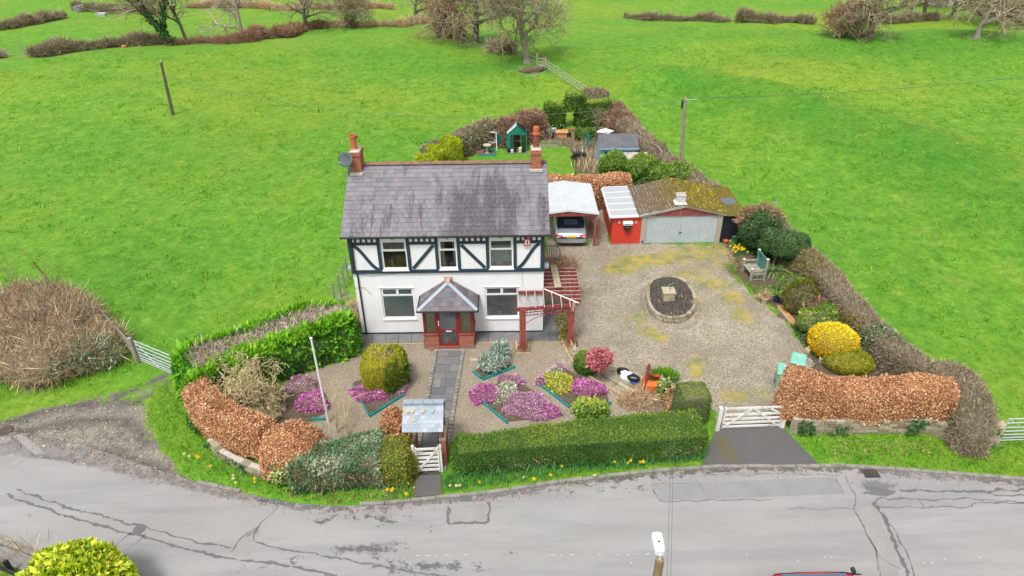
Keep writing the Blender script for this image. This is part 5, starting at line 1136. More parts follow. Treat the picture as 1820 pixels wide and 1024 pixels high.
for i in range(6):
    y = GY0-.10+(GY1-GY0+.12)*i/5; MB().bar((AX0-.13, y, 1.825), (AX1-.22, y, 1.885), .05, .035).build('glazing_bar', 'white_paint', an, True)
MB().bar((AX0-.14, GY0-.14, 1.77), (AX1-.2, GY0-.14, 1.82), .025, .10).build('fascia', 'white_paint', an, True); MB().bar((AX0-.14, GY0-.12, 1.78), (AX0-.14, GY1, 1.78), .03, .10).build('fascia', 'white_paint', an, True); MB().bar((AX0-.17, GY0-.1, 1.74), (AX0-.17, GY1, 1.74), .05, .05).build('gutter', 'white_paint', an, True)
for x in (6.02, 6.95): MB().box(x-.07, GY0-.03, 1.32, x+.07, GY0+.02, 1.46).build('wall_lamp', 'pink_pot', an, True)
pb = thing('post_box', 'white wall letter box on the red annex front', 'letter box', (6.49, GY0-.09, 1.25)); MB().box(-.25, -.06, 0, .25, .105, .14).build('body', 'white_paint', pb, bevel=.01); MB().bar((-.27, 0, .17), (.27, 0, .17), .24, .05, up=(0, -.4, 1)).build('lid', 'white_paint', pb); MB().box(-.17, -.068, .07, .17, -.061, .10).build('slot', 'black_metal', pb)
hb = thing('hanging_basket', 'black half-round wall basket below the letter box', 'basket', (6.49, GY0-.09, .92)); MB().lathe([(.02, -.02), (.12, .02), (.2, .12), (.23, .24), (.2, .24), (.17, .13), (.0, .06)], 14).build('bowl', 'black_metal', hb); MB().lathe([(.0, .22), (.2, .215)], 12).build('soil', 'dark_soil', hb)
# lean-to with black door and flat wet roof
lt = thing('lean_to', 'lean-to shed with black door and mossy flat roof right of the garage', 'shed', (12.4, GY0, 0))
MB().box(GX1+.01, GY0+.1, 0, 12.95, GY0+.16, 1.72).build('front_wall', 'black_wood', lt, True); MB().box(12.89, GY0+.17, 0, 12.95, GY1, 1.72).build('side_wall', 'black_wood', lt, True)
for i in range(5): MB().box(GX1+.09+i*.2, GY0+.07, .05, GX1+.28+i*.2, GY0+.099, 1.66).build('door_board', 'black_wood', lt, True)
for x, z in ((12.3, 1.42), (12.5, .35)): MB().box(x, GY0+.05, z, x+.25, GY0+.069, z+.06).build('hinge', 'galvanised', lt, True)
MB().slab([(GX1+.19, GY0-.05, 1.755), (13.1, GY0-.05, 1.735), (13.1, GY1+.1, 1.735), (GX1+.19, GY1+.1, 1.755)], .04).build('flat_roof', 'mossy_tile', lt, True)
m_, nt_, b_, o_ = nodes('puddle'); b_.inputs['Base Color'].default_value = (.10, .12, .14, 1); b_.inputs['Roughness'].default_value = .03
pc = (12.55, 35.9); MB().face([(pc[0]+.42*math.cos(t)*(1+.15*math.sin(3*t)), pc[1]+.55*math.sin(t)*(1+.1*math.cos(2*t)), 1.762) for t in np.linspace(0, 2*math.pi, 22, endpoint=False)]).build('puddle', 'puddle', lt, True)
# white vent cowl on the garage ridge
vt = thing('roof_vent', 'white louvred vent box on the garage ridge', 'vent', (9.36, GY0+.32, 2.40))
MB().add([(-.34, -.3, 0), (.34, -.3, 0), (.34, .3, 0), (-.34, .3, 0), (-.26, -.22, .10), (.26, -.22, .10), (.26, .22, .10), (-.26, .22, .10)], [(0, 1, 5, 4), (1, 2, 6, 5), (2, 3, 7, 6), (3, 0, 4, 7), (4, 5, 6, 7)]).build('base', 'white_paint', vt)
MB().box(-.23, -.19, .10, .23, .19, .50).build('body', 'white_wood', vt)
for i in range(5): MB().bar((-.24, -.2, .15+i*.07), (.24, -.2, .15+i*.07), .05, .012, up=(0, .5, 1)).build('louvre', 'white_paint', vt)
MB().add([(-.28, -.25, .50), (.28, -.25, .50), (.28, .25, .50), (-.28, .25, .50), (-.2, -.15, .56), (.2, -.15, .56), (.2, .15, .56), (-.2, .15, .56)], [(3, 2, 1, 0), (0, 1, 5, 4), (1, 2, 6, 5), (2, 3, 7, 6), (3, 0, 4, 7), (4, 5, 6, 7)]).build('cap', 'shingle', vt)
# small things at the garage foot
def pot(name, label, px, py, r, h, mat, cat='pot'):
    g = G(px, py); o = MB().lathe([(r*.7, 0), (r*.95, h*.9), (r*1.05, h*.9), (r*1.05, h), (r*.85, h), (r*.8, h*.8), (0, h*.78)], 14).build(name, mat); o.location = (g.x, g.y, .015); return tag(o, label, cat)
pot('bucket', 'small blue bucket at the corner of the red annex', 1141, 433, .10, .2, 'blue_plastic', 'bucket')
pot('plant_pot', 'small terracotta pot standing by the black lean-to door', 1289, 433, .15, .2, 'terracotta')
sg_ = thing('dead_tuft', 'little tuft of orange dead leaves at the red annex wall', 'plant', tuple(G(1131, 431))); tufts('leaves', np.array([G(1131, 431)]*40)+rng.normal(size=(40, 3))*[.1, .05, .0], .16, 'lf_beech', 3, sg_)
# iron gate and steps between house and carport
ig = thing('iron_gate', 'black wrought iron railing gate between house and carport', 'gate', (1.9, 32.2, 0))
for i in range(9):
    x = 1.45+i*.12; MB().tube([(x, 32.3, .05), (x, 32.3, 1.0+.12*math.sin(i/8*math.pi))], .010, 5).build('bar', 'black_metal', ig, True)
for z in (.15, .95): MB().bar((1.4, 32.3, z), (2.48, 32.3, z), .03, .03).build('rail', 'black_metal', ig, True)
sc = MB().tube([(2.47+.16*math.sin(t), 32.3, .95-.9*t/3.1) for t in np.linspace(0, 3.1, 12)], .02, 5); sc.build('scroll', 'black_metal', ig, True)
for (z, y) in ((.05, 31.7), (.05, 31.3)): pass
bw = thing('dwarf_wall', 'low dark stone wall at the house corner below the iron gate', 'wall', (2.0, 31.4, 0))
rk = random.Random(2)
for i in range(14): MB().box(1.5+(i % 7)*.16, 31.5, .0+.14*(i//7), 1.5+(i % 7)*.16+.15, 31.72+rk.uniform(-.02, .02), .13+.14*(i//7)).build('stone', 'stone', bw, True)
# ================================================================ VEHICLES
def loft(mb, sections):
    k = len(sections[0]); b = len(mb.v)
    for s in sections: mb.v += [tuple(p) for p in s]
    for i in range(len(sections)-1):
        for j in range(k-1): mb.f.append((b+i*k+j, b+i*k+j+1, b+(i+1)*k+j+1, b+(i+1)*k+j))
    mb.f.append(tuple(b+j for j in range(k))); mb.f.append(tuple(reversed([b+(len(sections)-1)*k+j for j in range(k)]))); return mb
def body_section(y, w, zt, crown, zb=.22):
    half = [(0, zt+crown), (.35*w, zt+crown*.85), (.70*w, zt+crown*.45), (.88*w, zt-.015), (.97*w, zt-.09), (w, zt-.24), (w*1.0, zb+.18), (.97*w, zb+.05), (.90*w, zb)]
    return [(-x, y, z) for x, z in reversed(half)]+[(x, y, z) for x, z in half[1:]]
def make_car(name, label, loc, rz, paint, convertible, L=4.65, W=.905, text=None):
    c = thing(name, label, 'car', loc, rz)
    st = [(0.0, .78, .62, .015, .40), (.04, .84, .72, .02, .34), (.14, .87, .80, .03, .26), (.30, .885, .86, .035, .22), (.75, .90, .91, .04, .20), (1.3, W, .93, .03, .20), (2.0, W, .93, .02, .20), (2.8, W, .92, .02, .20), (3.2, .90, .90, .05, .20), (3.8, .885, .84, .06, .20), (4.25, .86, .76, .05, .22), (4.50, .80, .66, .04, .26), (4.60, .72, .58, .02, .34)]
    k = L/4.65
    body = loft(MB(), [body_section(y*k, w, zt, cr, zb) for y, w, zt, cr, zb in st]).build('body', paint, c, smoothed=True); sb = body.modifiers.new('s', 'SUBSURF'); sb.levels = 1; sb.render_levels = 1
    def cab(y, wb, wt, zb, zt):
        half = [(0, zt), (.5*wt, zt-.008), (.85*wt, zt-.03), (wt, zt-.09), ((wb+wt)/2, (zb+zt)/2-.02), (wb, zb)]
        return [(-x, y, z) for x, z in reversed(half)]+[(x, y, z) for x, z in half[1:]]
    if convertible: cs = [(.52, .70, .60, .86, .92), (.65, .74, .60, .90, 1.03), (.95, .78, .60, .92, 1.25), (1.35, .80, .60, .92, 1.37), (1.9, .80, .61, .92, 1.41), (2.45, .80, .60, .92, 1.37)]
    else: cs = [(.25, .70, .58, .88, 1.16), (.40, .76, .60, .9, 1.38), (.75, .80, .60, .92, 1.45), (1.6, .82, .62, .92, 1.49), (2.3, .82, .61, .92, 1.46), (2.7, .80, .58, .92, 1.37)]
    ws = [cs[-1], (2.95, .79, .60, .92, 1.18), (3.36, .78, .62, .92, .95)]
    top = loft(MB(), [cab(y*k, *r) for y, *r in cs]).build('soft_top' if convertible else 'roof', 'softtop' if convertible else paint, c, smoothed=True)
    loft(MB(), [cab(y*k, *r) for y, *r in ws]).build('windscreen', 'glass_dark', c, smoothed=True)
    for s in (-1, 1):                                   # side glass, a thin skin outside the hood
        g = MB(); ys = (1.0, 1.6, 2.2, 2.7, 3.1) if convertible else (.55, 1.1, 1.8, 2.4, 3.1); zt = (1.13, 1.24, 1.28, 1.24, 1.05) if convertible else (1.22, 1.33, 1.36, 1.32, 1.08)
        for y, z in zip(ys, zt): g.v += [(s*.815, y*k, .95), (s*(.815-.16*(z-.95)/.4), y*k, z)]
        g.f = [(2*i, 2*i+2, 2*i+3, 2*i+1) for i in range(4)]; g.build('side_window', 'glass_dark', c)
        MB().bar((s*.86, 2.95*k, .98), (s*1.02, 2.92*k, 1.02), .10, .13).build('door_mirror', 'black_metal' if not convertible else paint, c, bevel=.03)
        tl = MB(); tl.add([(s*.45, -.005, .60), (s*.86, .09, .62), (s*.875, .13, .74), (s*.50, .015, .745)], [(0, 1, 2, 3)] if s > 0 else [(3, 2, 1, 0)]); o = tl.build('tail_light', 'tail_light', c); so = o.modifiers.new('t', 'SOLIDIFY'); so.thickness = .04; so.offset = 0
        MB().bar((s*.55, -.03, .665), (s*.78, .045, .675), .015, .04).build('lamp_strip', 'lamp_pink', c)
        hl = MB(); hl.add([(s*.40, 4.585*k, .50), (s*.74, 4.47*k, .52), (s*.76, 4.40*k, .66), (s*.42, 4.53*k, .62)], [(0, 1, 2, 3)]); o = hl.build('headlight', 'white_paint', c); o.modifiers.new('t', 'SOLIDIFY').thickness = .03
        for y in (.85, 3.72):
            wh = MB().tube([(s*.70, y*k, .31), (s*.915, y*k, .31)], .31, 20).build('wheel', 'tyre', c); MB().tube([(s*.90, y*k, .31), (s*.925, y*k, .31)], .19, 16).build('rim', 'galvanised', wh)
    if convertible:
        rw = MB(); rw.add([(-.40, .70, 1.08), (.40, .70, 1.08), (.36, .96, 1.268), (-.36, .96, 1.268)], [(0, 1, 2, 3)]); o = rw.build('rear_window', 'sunroof', c); o.modifiers.new('t', 'SOLIDIFY').thickness = .03; o.modifiers['t'].offset = 1
        MB().box(-.18, .78, 1.165, .05, .82, 1.20).build('parcel_shelf', 'black_metal', c)
    else:
        sr = MB(); sr.slab([(-.50, .62*k, 1.49), (.50, .62*k, 1.49), (.50, 2.4*k, 1.50), (-.50, 2.4*k, 1.50)], .02); sr.build('glass_roof', 'sunroof', c)
        MB().slab([(-.45, .2*k, 1.05), (.45, .2*k, 1.05), (.42, .36*k, 1.34), (-.42, .36*k, 1.34)], .02).build('rear_window', 'glass_dark', c)
    MB().box(-.26, -.035, .585, .26, .02, .70).build('number_plate', 'plate_yellow', c)
    if text: lettering('plate_letters', text, .085, 'black_metal', c, (0, -.037, .605), (math.pi/2, 0, 0))
    bp = MB(); loft(bp, [[(x, y, z) for z in (.30, .40, .50, .54)] for x, y in ((-.88, .22), (-.84, .02), (-.6, -.05), (0, -.07), (.6, -.05), (.84, .02), (.88, .22))]); bp.build('bumper', paint, c, smoothed=True)
    MB().box(-.75, -.02, .24, .75, .1, .31).build('valance', 'black_metal', c)
    return c
def lettering(name, s, size, mat, parent, loc, rot, align='CENTER'):
    cu = bpy.data.curves.new(name, 'FONT'); cu.body = s; cu.size = size; cu.align_x = align; cu.extrude = .001
    t = bpy.data.objects.new(name, cu); COL.objects.link(t); dg = bpy.context.evaluated_depsgraph_get(); me = bpy.data.meshes.new_from_object(t.evaluated_get(dg)); bpy.data.objects.remove(t, do_unlink=True)
    me.materials.clear(); me.materials.append(M[mat]); o = link(name, me, parent); o.location = loc; o.rotation_euler = rot; return o
make_car('convertible_car', 'silver convertible with navy soft top parked nose-in under the carport', (3.36, 33.85, .015), math.radians(-1), 'car_silver', True, text='PX02 CRR')
make_car('red_car', 'red car at the bottom edge of the road, mostly out of view', (9.45-2.62, 11.41, ROADZ), math.radians(-90), 'car_red', False)
# ================================================================ GATES, WALLS, POSTS
def bar_gate(root, a, b, zs, post_h, w, th, mat, braces, name='rail', stile=.07):
    a = Vector(a); b = Vector(b); d = (b-a).normalized()
    for z in zs: MB().bar(a+Vector((0, 0, z)), b+Vector((0, 0, z)), th, w).build(name, mat, root, True)
    for p in (a, b): MB().bar(p+Vector((0, 0, zs[0]-w)), p+Vector((0, 0, zs[-1]+w*.8)), stile, th*1.4, up=d).build('stile', mat, root, True)
    off = d.cross(Vector((0, 0, 1)))*(th*.9)
    for (f0, z0, f1, z1) in braces: MB().bar(a.lerp(b, f0)+Vector((0, 0, z0))+off, a.lerp(b, f1)+Vector((0, 0, z1))+off, th*.7, w*.85).build('brace', mat, root, True)
# drive gate
a = G(1282, 764); b = G(1384, 760); dg_ = thing('drive_gate', 'white wooden five-bar gate across the tarmac drive', 'gate', tuple(a.lerp(b, .5)))
bar_gate(dg_, a, b, [.15, .34, .53, .75, 1.06], 1.2, .085, .035, 'white_wood', [(.02, .15, .45, 1.04), (.5, 1.04, .93, .18), (.78, 1.0, .98, .75)])
p = G(1389, 760); MB().prism([(p.x-.07, p.y-.07), (p.x+.07, p.y-.07), (p.x+.07, p.y+.07), (p.x-.07, p.y+.07)], 0, 1.22).build('gate_post', 'white_wood', dg_, True); MB().lathe([(.09, 1.22), (.09, 1.26), (.0, 1.32)], 10, (p.x, p.y, 0)).build('post_cap', 'white_wood', dg_, True)
p = G(1274, 765); MB().prism([(p.x-.07, p.y-.07), (p.x+.07, p.y-.07), (p.x+.07, p.y+.07), (p.x-.07, p.y+.07)], 0, 1.15).build('gate_post', 'white_wood', dg_, True)
# wicket gate
a = G(743, 840); b = G(782, 838); wg = thing('wicket_gate', 'small white wooden gate under the slated gateway', 'gate', tuple(a.lerp(b, .5)))
bar_gate(wg, a, b, [.12, .32, .52, .72, .92, 1.14], 1.2, .095, .03, 'white_wood', [(.06, .15, .95, 1.12)], stile=.085)
MB().bar(a+Vector((-.09, 0, 0)), a+Vector((-.09, 0, 1.32)), .10, .10).build('gate_post', 'white_wood', wg, True); MB().bar(a+Vector((-.02, -.05, 1.06)), a+Vector((.26, -.05, 1.06)), .012, .04).build('hinge', 'galvanised', wg, True)
MB().bar(b+Vector((.08, 0, 0)), b+Vector((.08, 0, 1.3)), .07, .07).build('gate_post', 'white_wood', wg, True)
# slated gateway roof on brick piers
ly = thing('lychgate', 'little blue-grey slated gateway roof on brick piers over the garden path', 'gateway', (-3.1, 17.75, 0))
for x in (-3.72, -2.62):
    MB().box(x, 17.55, 0, x+.20, 18.35, 1.25).build('pier', 'brick', ly, True); MB().box(x-.02, 17.53, 1.25, x+.22, 18.37, 1.31).build('coping', 'sandstone', ly, True)
    for y in (17.62, 18.25): MB().box(x+.05, y, 1.31, x+.15, y+.09, 2.0).build('post', 'red_wood', ly, True)
    MB().box(x+.04, 17.25, 1.98, x+.16, 18.75, 2.07).build('wall_plate', 'red_wood', ly, True)
LX0, LX1, LE, LR, LYf, LYr, LYb = -3.82, -2.42, 2.03, 2.62, 17.17, 17.98, 18.79
lr = MB(); lr.slab([(LX0, LYf, LE), (LX1, LYf, LE), (LX1, LYr, LR), (LX0, LYr, LR)], .035); lr.slab([(LX1, LYb, LE), (LX0, LYb, LE), (LX0, LYr, LR), (LX1, LYr, LR)], .035)
lro = lr.build('roof', 'blue_slate', ly, True)
def world_slates(poly, a, b, top, rows, sw_, parent, mat, seed):
    loc = XF[parent.name][0]; f = lambda p: tuple(Vector(p)-loc); slates_on([f(p) for p in poly], f(a), f(b), f(top), rows, sw_, parent, mat, seed)
world_slates([(LX0, LYf-.02, LE), (LX1, LYf-.02, LE), (LX1, LYr, LR), (LX0, LYr, LR)], (LX0, LYf-.02, LE), (LX1, LYf-.02, LE), (LX0, LYr, LR), 7, .175, lro, 'blue_slate', 5)
world_slates([(LX1, LYb, LE), (LX0, LYb, LE), (LX0, LYr, LR), (LX1, LYr, LR)], (LX1, LYb, LE), (LX0, LYb, LE), (LX1, LYr, LR), 7, .35, lro, 'blue_slate', 6)
ang = math.atan2(LR-LE, LYr-LYf)
for i, x in enumerate((-3.66, -3.49, -3.15, -2.82)):                    # rounded slates of one course
    f = .70; o = MB().lathe([(.085, 0), (.085, .012), (0, .012)], 16).build('round_slate', 'sandstone' if i < 3 else 'blue_slate', lro); o.location = Vector((x, LYf+(LYr-LYf)*f-.03, LE+(LR-LE)*f+.055))-XF[ly.name][0]; o.rotation_euler = (ang, 0, 0)
f = .40; o = MB().box(-.085, -.05, 0, .085, .05, .012).build('pale_slate', 'sandstone', lro); o.location = Vector((-3.44, LYf+(LYr-LYf)*f-.03, LE+(LR-LE)*f+.045))-XF[ly.name][0]; o.rotation_euler = (ang, 0, 0)
for i in range(4): MB().bar((LX0+.35*i+.005, LYr, LR+.04), (LX0+.35*(i+1)-.005, LYr, LR+.04), .22, .06).build('ridge_tile', 'lead', lro, True)
# metal field gates
def field_gate(label, a, b, h=1.12):
    a = Vector(a); b = Vector(b); r_ = thing('field_gate', label, 'gate', tuple(a), 0, 'galvanised field gates')
    zs = [.12, .25, .40, .57, .76, .98, 1.18]
    for z in zs: MB().tube([a+Vector((0, 0, z)), b+Vector((0, 0, z))], .022, 6).build('rail', 'galvanised', r_, True)
    for f in (0, .5, 1): MB().tube([a.lerp(b, f)+Vector((0, 0, .1)), a.lerp(b, f)+Vector((0, 0, 1.2))], .024, 6).build('upright', 'galvanised', r_, True)
    MB().tube([a.lerp(b, .02)+Vector((0, 0, 1.15)), a.lerp(b, .48)+Vector((0, 0, .15))], .016, 5).build('brace', 'galvanised', r_, True); return r_
field_gate('galvanised seven-rail field gate at the muddy entrance on the left', G(252, 644), G(318, 672))
field_gate('galvanised seven-rail field gate at the right edge of the picture', G(1772, 787), G(1772, 787)+Vector((3.2, .1, 0)))
def post(name, label, base, h, r, mat='grey_wood', lean=(0, 0), n=8, group=None, cat='post'):
    b = Vector(base); o = MB().tube([(0, 0, -.1), (lean[0]*.5, lean[1]*.5, h*.5), (lean[0], lean[1], h)], [r, r*.97, r*.9], n).build(name, mat); o.location = b; return tag(o, label, cat, group)
post('gate_post', 'weathered timber post at the hinge of the left field gate', G(246, 645), 1.35, .11)
pp = G(1763, 788); o = MB().lathe([(.2, -.05), (.19, .8), (.15, 1.0), (.06, 1.08), (0, 1.09)], 12).build('stone_gatepost', 'sandstone'); o.location = pp; tag(o, 'round-topped stone gatepost beside the right field gate', 'gatepost')
fr = thing('rail_fence', 'weathered wire and rail fence running from the left gate post into the brambles', 'fence', tuple(G(230, 630)))
a = G(243, 642); b = G(182, 575)
for f in (.45, .95): q = a.lerp(b, f); MB().bar(q, q+Vector((0, 0, 1.15)), .1, .1).build('post', 'grey_wood', fr, True)
for z in (.45, .75, 1.05): MB().bar(a+Vector((0, 0, z)), b+Vector((0, 0, z)), .04, .09).build('rail', 'grey_wood', fr, True)
# low front walls of single stones
def stone_wall(label, path, courses, ch, depth=.26, L=(.22, .48), seed=0, z0=.0):
    Q, t = resample(path, .05); d = np.r_[0, np.cumsum(np.hypot(*np.diff(Q, axis=0).T))]; rs2 = random.Random(seed); m = Q[len(Q)//2]
    w_ = thing('stone_wall', label, 'wall', (m[0], m[1], 0)); bk = MB()
    for c in range(courses):
        s = -rs2.uniform(0, .2)
        while s < d[-1]:
            l = rs2.uniform(*L); e = min(s+l, d[-1]); s_ = max(s, 0)
            if e-s_ > .05:
                p = np.array([np.interp(s_+.008, d, Q[:, i]) for i in (0, 1)]); q = np.array([np.interp(e-.008, d, Q[:, i]) for i in (0, 1)]); o_ = rs2.uniform(-.025, .025); n_ = np.array([(q-p)[1], -(q-p)[0]])/max(1e-6, np.hypot(*(q-p)))*o_
                MB().bar((*(p+n_), z0+c*ch+ch/2), (*(q+n_), z0+c*ch+ch/2), depth, ch-.016-rs2.uniform(0, .015)).build('stone', 'stone', w_, True)
            s = e if e == d[-1] else s+l
    for p, q in zip(Q[:-4:4], Q[4::4]): bk.bar((*p, z0+courses*ch/2), (*q, z0+courses*ch/2), depth-.08, courses*ch-.02)
    bk.build('mortar', 'mortar', w_, True); return w_
stone_wall('cream stone wall below the long copper beech hedge on the right', gp((1403, 768), (1450, 771), (1640, 769), (1660, 771), (1680, 782), (1702, 800)), 5, .15, seed=1)
stone_wall('low cream stone wall half hidden below the curved beech hedge on the left', gp((378, 795), (400, 818), (440, 838), (478, 850)), 3, .15, seed=2, z0=.02)
# oval raised planter with sundial plinth
pc = [G(x, y) for x, y in ((1151, 546), (1163, 567), (1190, 576), (1218, 572), (1233, 556), (1234, 536), (1222, 513), (1205, 502), (1180, 500), (1158, 506), (1150, 520))]
pl = thing('stone_planter', 'oval raised bed of stones filled with dark earth in the middle of the drive', 'planter', tuple(sum(pc, Vector())/len(pc)))
ring = [(p.x, p.y) for p in pc]+[(pc[0].x, pc[0].y)]
Q = np.array(ring[:-1]); 
for _ in range(2): Q = np.stack([Q*.75+np.roll(Q, -1, 0)*.25, Q*.25+np.roll(Q, -1, 0)*.75], 1).reshape(-1, 2)
d = np.r_[0, np.cumsum(np.hypot(*np.diff(np.r_[Q, Q[:1]], axis=0).T))]; QQ = np.r_[Q, Q[:1]]; rs2 = random.Random(9)
for c in range(3):
    s = rs2.uniform(0, .1)
    while s < d[-1]-.05:
        e = min(s+rs2.uniform(.2, .42), d[-1]); p = [np.interp(s+.01, d, QQ[:, i]) for i in (0, 1)]; q = [np.interp(e-.01, d, QQ[:, i]) for i in (0, 1)]
        MB().bar((*p, .06+c*.12), (*q, .06+c*.12), .15+rs2.uniform(-.03, .03), .112).build('stone', 'stone', pl, True); s = e
MB().face([(x, y, .30) for x, y in Q][::-1] if sum(Q[i][0]*Q[(i+1) % len(Q)][1]-Q[(i+1) % len(Q)][0]*Q[i][1] for i in range(len(Q))) < 0 else [(x, y, .30) for x, y in Q]).build('soil', 'dark_soil', pl, True)
Ps = pts_in([(x, y) for x, y in Q*.93+Q.mean(0)*.07], 26, 4, .31); tufts('bulb_shoots', Ps, .09, 'lf_daffleaf', 4, pl, asp=.3); tufts('leaf_scraps', pts_in([(x, y) for x, y in Q*.93+Q.mean(0)*.07], 60, 5, .305), .07, 'lf_redtwig', 5, pl, asp=.6, up=.1)
g = G(1187, 530, .3); su = thing('sundial_plinth', 'square sandstone plinth with iron sundial standing in the oval bed', 'plinth', (g.x, g.y, .29))
for i in range(3): MB().box(-.27, -.27, .14*i, .27-.004*i, .27, .14*i+.13).build('course', 'sandstone', su)
MB().box(-.31, -.31, .42, .31, .31, .48).build('cap', 'sandstone', su)
MB().tube([(.08, .05, .48), (.08, .05, .95)], .012, 6).build('rod', 'black_metal', su); MB().tube([(.08+.12*math.cos(t), .05, .78+.12*math.sin(t)) for t in np.linspace(0, 6.28, 16)], .01, 5).build('ring', 'black_metal', su); MB().tube([(-.05, .05, .72), (.22, .05, .86)], .01, 5).build('arrow', 'galvanised', su); MB().lathe([(.06, .48), (.05, .52), (.0, .54)], 10, (.02, -.1, 0)).build('ornament', 'pink_pot', su)
# bench
f0, f1, b1 = G(1319, 482), G(1333, 500), G(1357, 499); bv = b1-f1; b0 = f0+bv; bn = thing('garden_bench', 'weathered green wooden bench with lattice back and ends in the border', 'bench', tuple((f0+b1)/2))
U = Vector((0, 0, 1))
for p, h, mt in ((f0, .72, 'bench_wood'), (f1, .72, 'bench_wood'), (b0, 1.25, 'bench_green'), (b1, 1.25, 'bench_wood')):
    MB().bar(p, p+U*h, .09, .09).build('leg', mt, bn, True); MB().bar(p+U*h, p+U*(h+.03), .12, .12).build('leg_cap', 'white_wood', bn, True)
for i in range(5): q = bv*(.06+.2*i); MB().bar(f0+q+U*.43, f1+q+U*.43, bv.length*.17, .03).build('seat_slat', 'bench_wood', bn, True)
for p, q in ((f0, b0), (f1, b1)):
    MB().bar(p+U*.66, q+U*.66, .09, .035).build('armrest', 'bench_wood', bn, True); MB().bar(p+U*.08, q+U*.08, .03, .04).build('end_rail', 'bench_wood', bn, True)
    for i in range(3):
        MB().bar(p.lerp(q, .0+i*.33)+U*.1, p.lerp(q, min(1, .33+i*.33))+U*(.36 if i < 2 else .36), .018, .03).build('lattice_strip', 'bench_wood', bn, True); MB().bar(p.lerp(q, .33+i*.33)+U*.1, p.lerp(q, i*.33)+U*.36, .018, .03).build('lattice_strip', 'bench_wood', bn, True)
    MB().bar(p+U*.38, q+U*.38, .03, .05).build('end_rail', 'bench_wood', bn, True)
for z in (.5, .72, 1.2): MB().bar(b0+U*z, b1+U*z, .04, .07).build('back_rail', 'bench_green', bn, True)
for i in range(9):
    MB().bar(b0.lerp(b1, i/9)+U*.74, b0.lerp(b1, (i+1)/9)+U*1.17, .015, .022).build('lattice_strip', 'bench_green', bn, True); MB().bar(b0.lerp(b1, (i+1)/9)+U*.74, b0.lerp(b1, i/9)+U*1.17, .013, .02).build('lattice_strip', 'bench_green', bn, True)
MB().bar(b0+U*.6, b1+U*.6, .02, .2).build('back_board', 'bench_green', bn, True)
# pergola
pg = thing('pergola', 'faded red timber pergola with white-topped rafters at the house corner', 'pergola', (1.5, 24.6, 0))
a = G(929, 622); b = G(1013, 613)
for p in (a, b):
    MB().box(p.x-.14, p.y-.13, 0, p.x+.14, p.y+.13, 2.22).build('post', 'red_wood', pg, True)
    for s in (-.11, 0, .11): MB().box(p.x+s-.045, p.y-.165, 0, p.x+s+.045, p.y-.132, .62).build('plinth_board', 'red_wood', pg, True)
ZB = 2.2
MB().bar((a.x-.30, a.y-.06, ZB), (b.x+.15, b.y-.06, ZB), .06, .16).build('beam', 'red_wood', pg, True)
MB().bar((a.x-.2, HY-.06, ZB+.02), (1.45, HY-.06, ZB+.02), .05, .16).build('wall_plate', 'red_wood', pg, True)
hip0 = Vector((1.42, HY-.05, ZB+.12)); hip1 = Vector((b.x+.28, b.y-.22, ZB+.12)); MB().bar(hip0, hip1, .06, .14).build('hip_rafter', 'red_wood', pg, True); MB().bar(hip0+U*.075, hip1+U*.075, .065, .012).build('hip_cap', 'white_paint', pg, True)
def rafter(p, q):
    MB().bar(Vector(p)-U*.03, Vector(q)-U*.03, .045, .19).build('rafter', 'red_wood', pg, True); MB().bar(Vector(p)+U*.071, Vector(q)+U*.071, .034, .012).build('rafter_cap', 'shingle', pg, True)
for i in range(7):
    x = a.x-.18+i*.37
    y1 = HY-.08 if x < 1.42 else hip0.y+(hip1.y-hip0.y)*(x-hip0.x)/(hip1.x-hip0.x)
    if y1 > b.y-.1: rafter((x, a.y-.20, ZB+.12), (x, y1, ZB+.12))
for i in range(9):
    y = b.y+.12+i*.33; x0 = 1.43 if y > HY-.05 else hip0.x+(hip1.x-hip0.x)*(y-hip0.y)/(hip1.y-hip0.y); rafter((x0, y, ZB+.12), (b.x+.42, y, ZB+.12))
MB().bar((b.x+.05, b.y, ZB), (b.x+.05, b.y+3.0, ZB), .06, .16).build('beam', 'red_wood', pg, True); MB().bar((1.44, HY, ZB), (1.44, HY+2.5, ZB), .05, .16).build('wall_plate', 'red_wood', pg, True)
MB().box(b.x-.05, b.y+2.8, 0, b.x+.13, b.y+2.98, ZB-.1).build('post', 'red_wood', pg, True)
MB().bar((2.05, b.y+1.0, ZB+.24), (1.95, b.y+3.0, ZB+.24), .30, .03).build('plank', 'wood_plank', pg, True); MB().bar((b.x+.02, b.y-.14, ZB-.28), (b.x+.1, b.y-.16, ZB+.2), .12, .03, up=(0, 1, 0)).build('end_board', 'pink_pot', pg, True)
for z in (ZB-.18, ZB-.33): MB().bar((a.x+.12, a.y-.03, z), (b.x-.12, b.y-.03, z), .03, .03).build('fret_rail', 'red_wood', pg, True)
for i in range(12): x = a.x+.2+i*.15; MB().bar((x, a.y-.03, ZB-.33), (x, a.y-.03, ZB-.08), .02, .025).build('fret_bar', 'red_wood', pg, True)
for s_, p in ((1, a), (-1, b)): MB().tube([(p.x+s_*(.12+.9*t), p.y-.03, ZB-.75+.42*math.sin(t*1.57)) for t in np.linspace(0, 1, 8)], .018, 5).build('fret_arch', 'red_wood', pg, True)
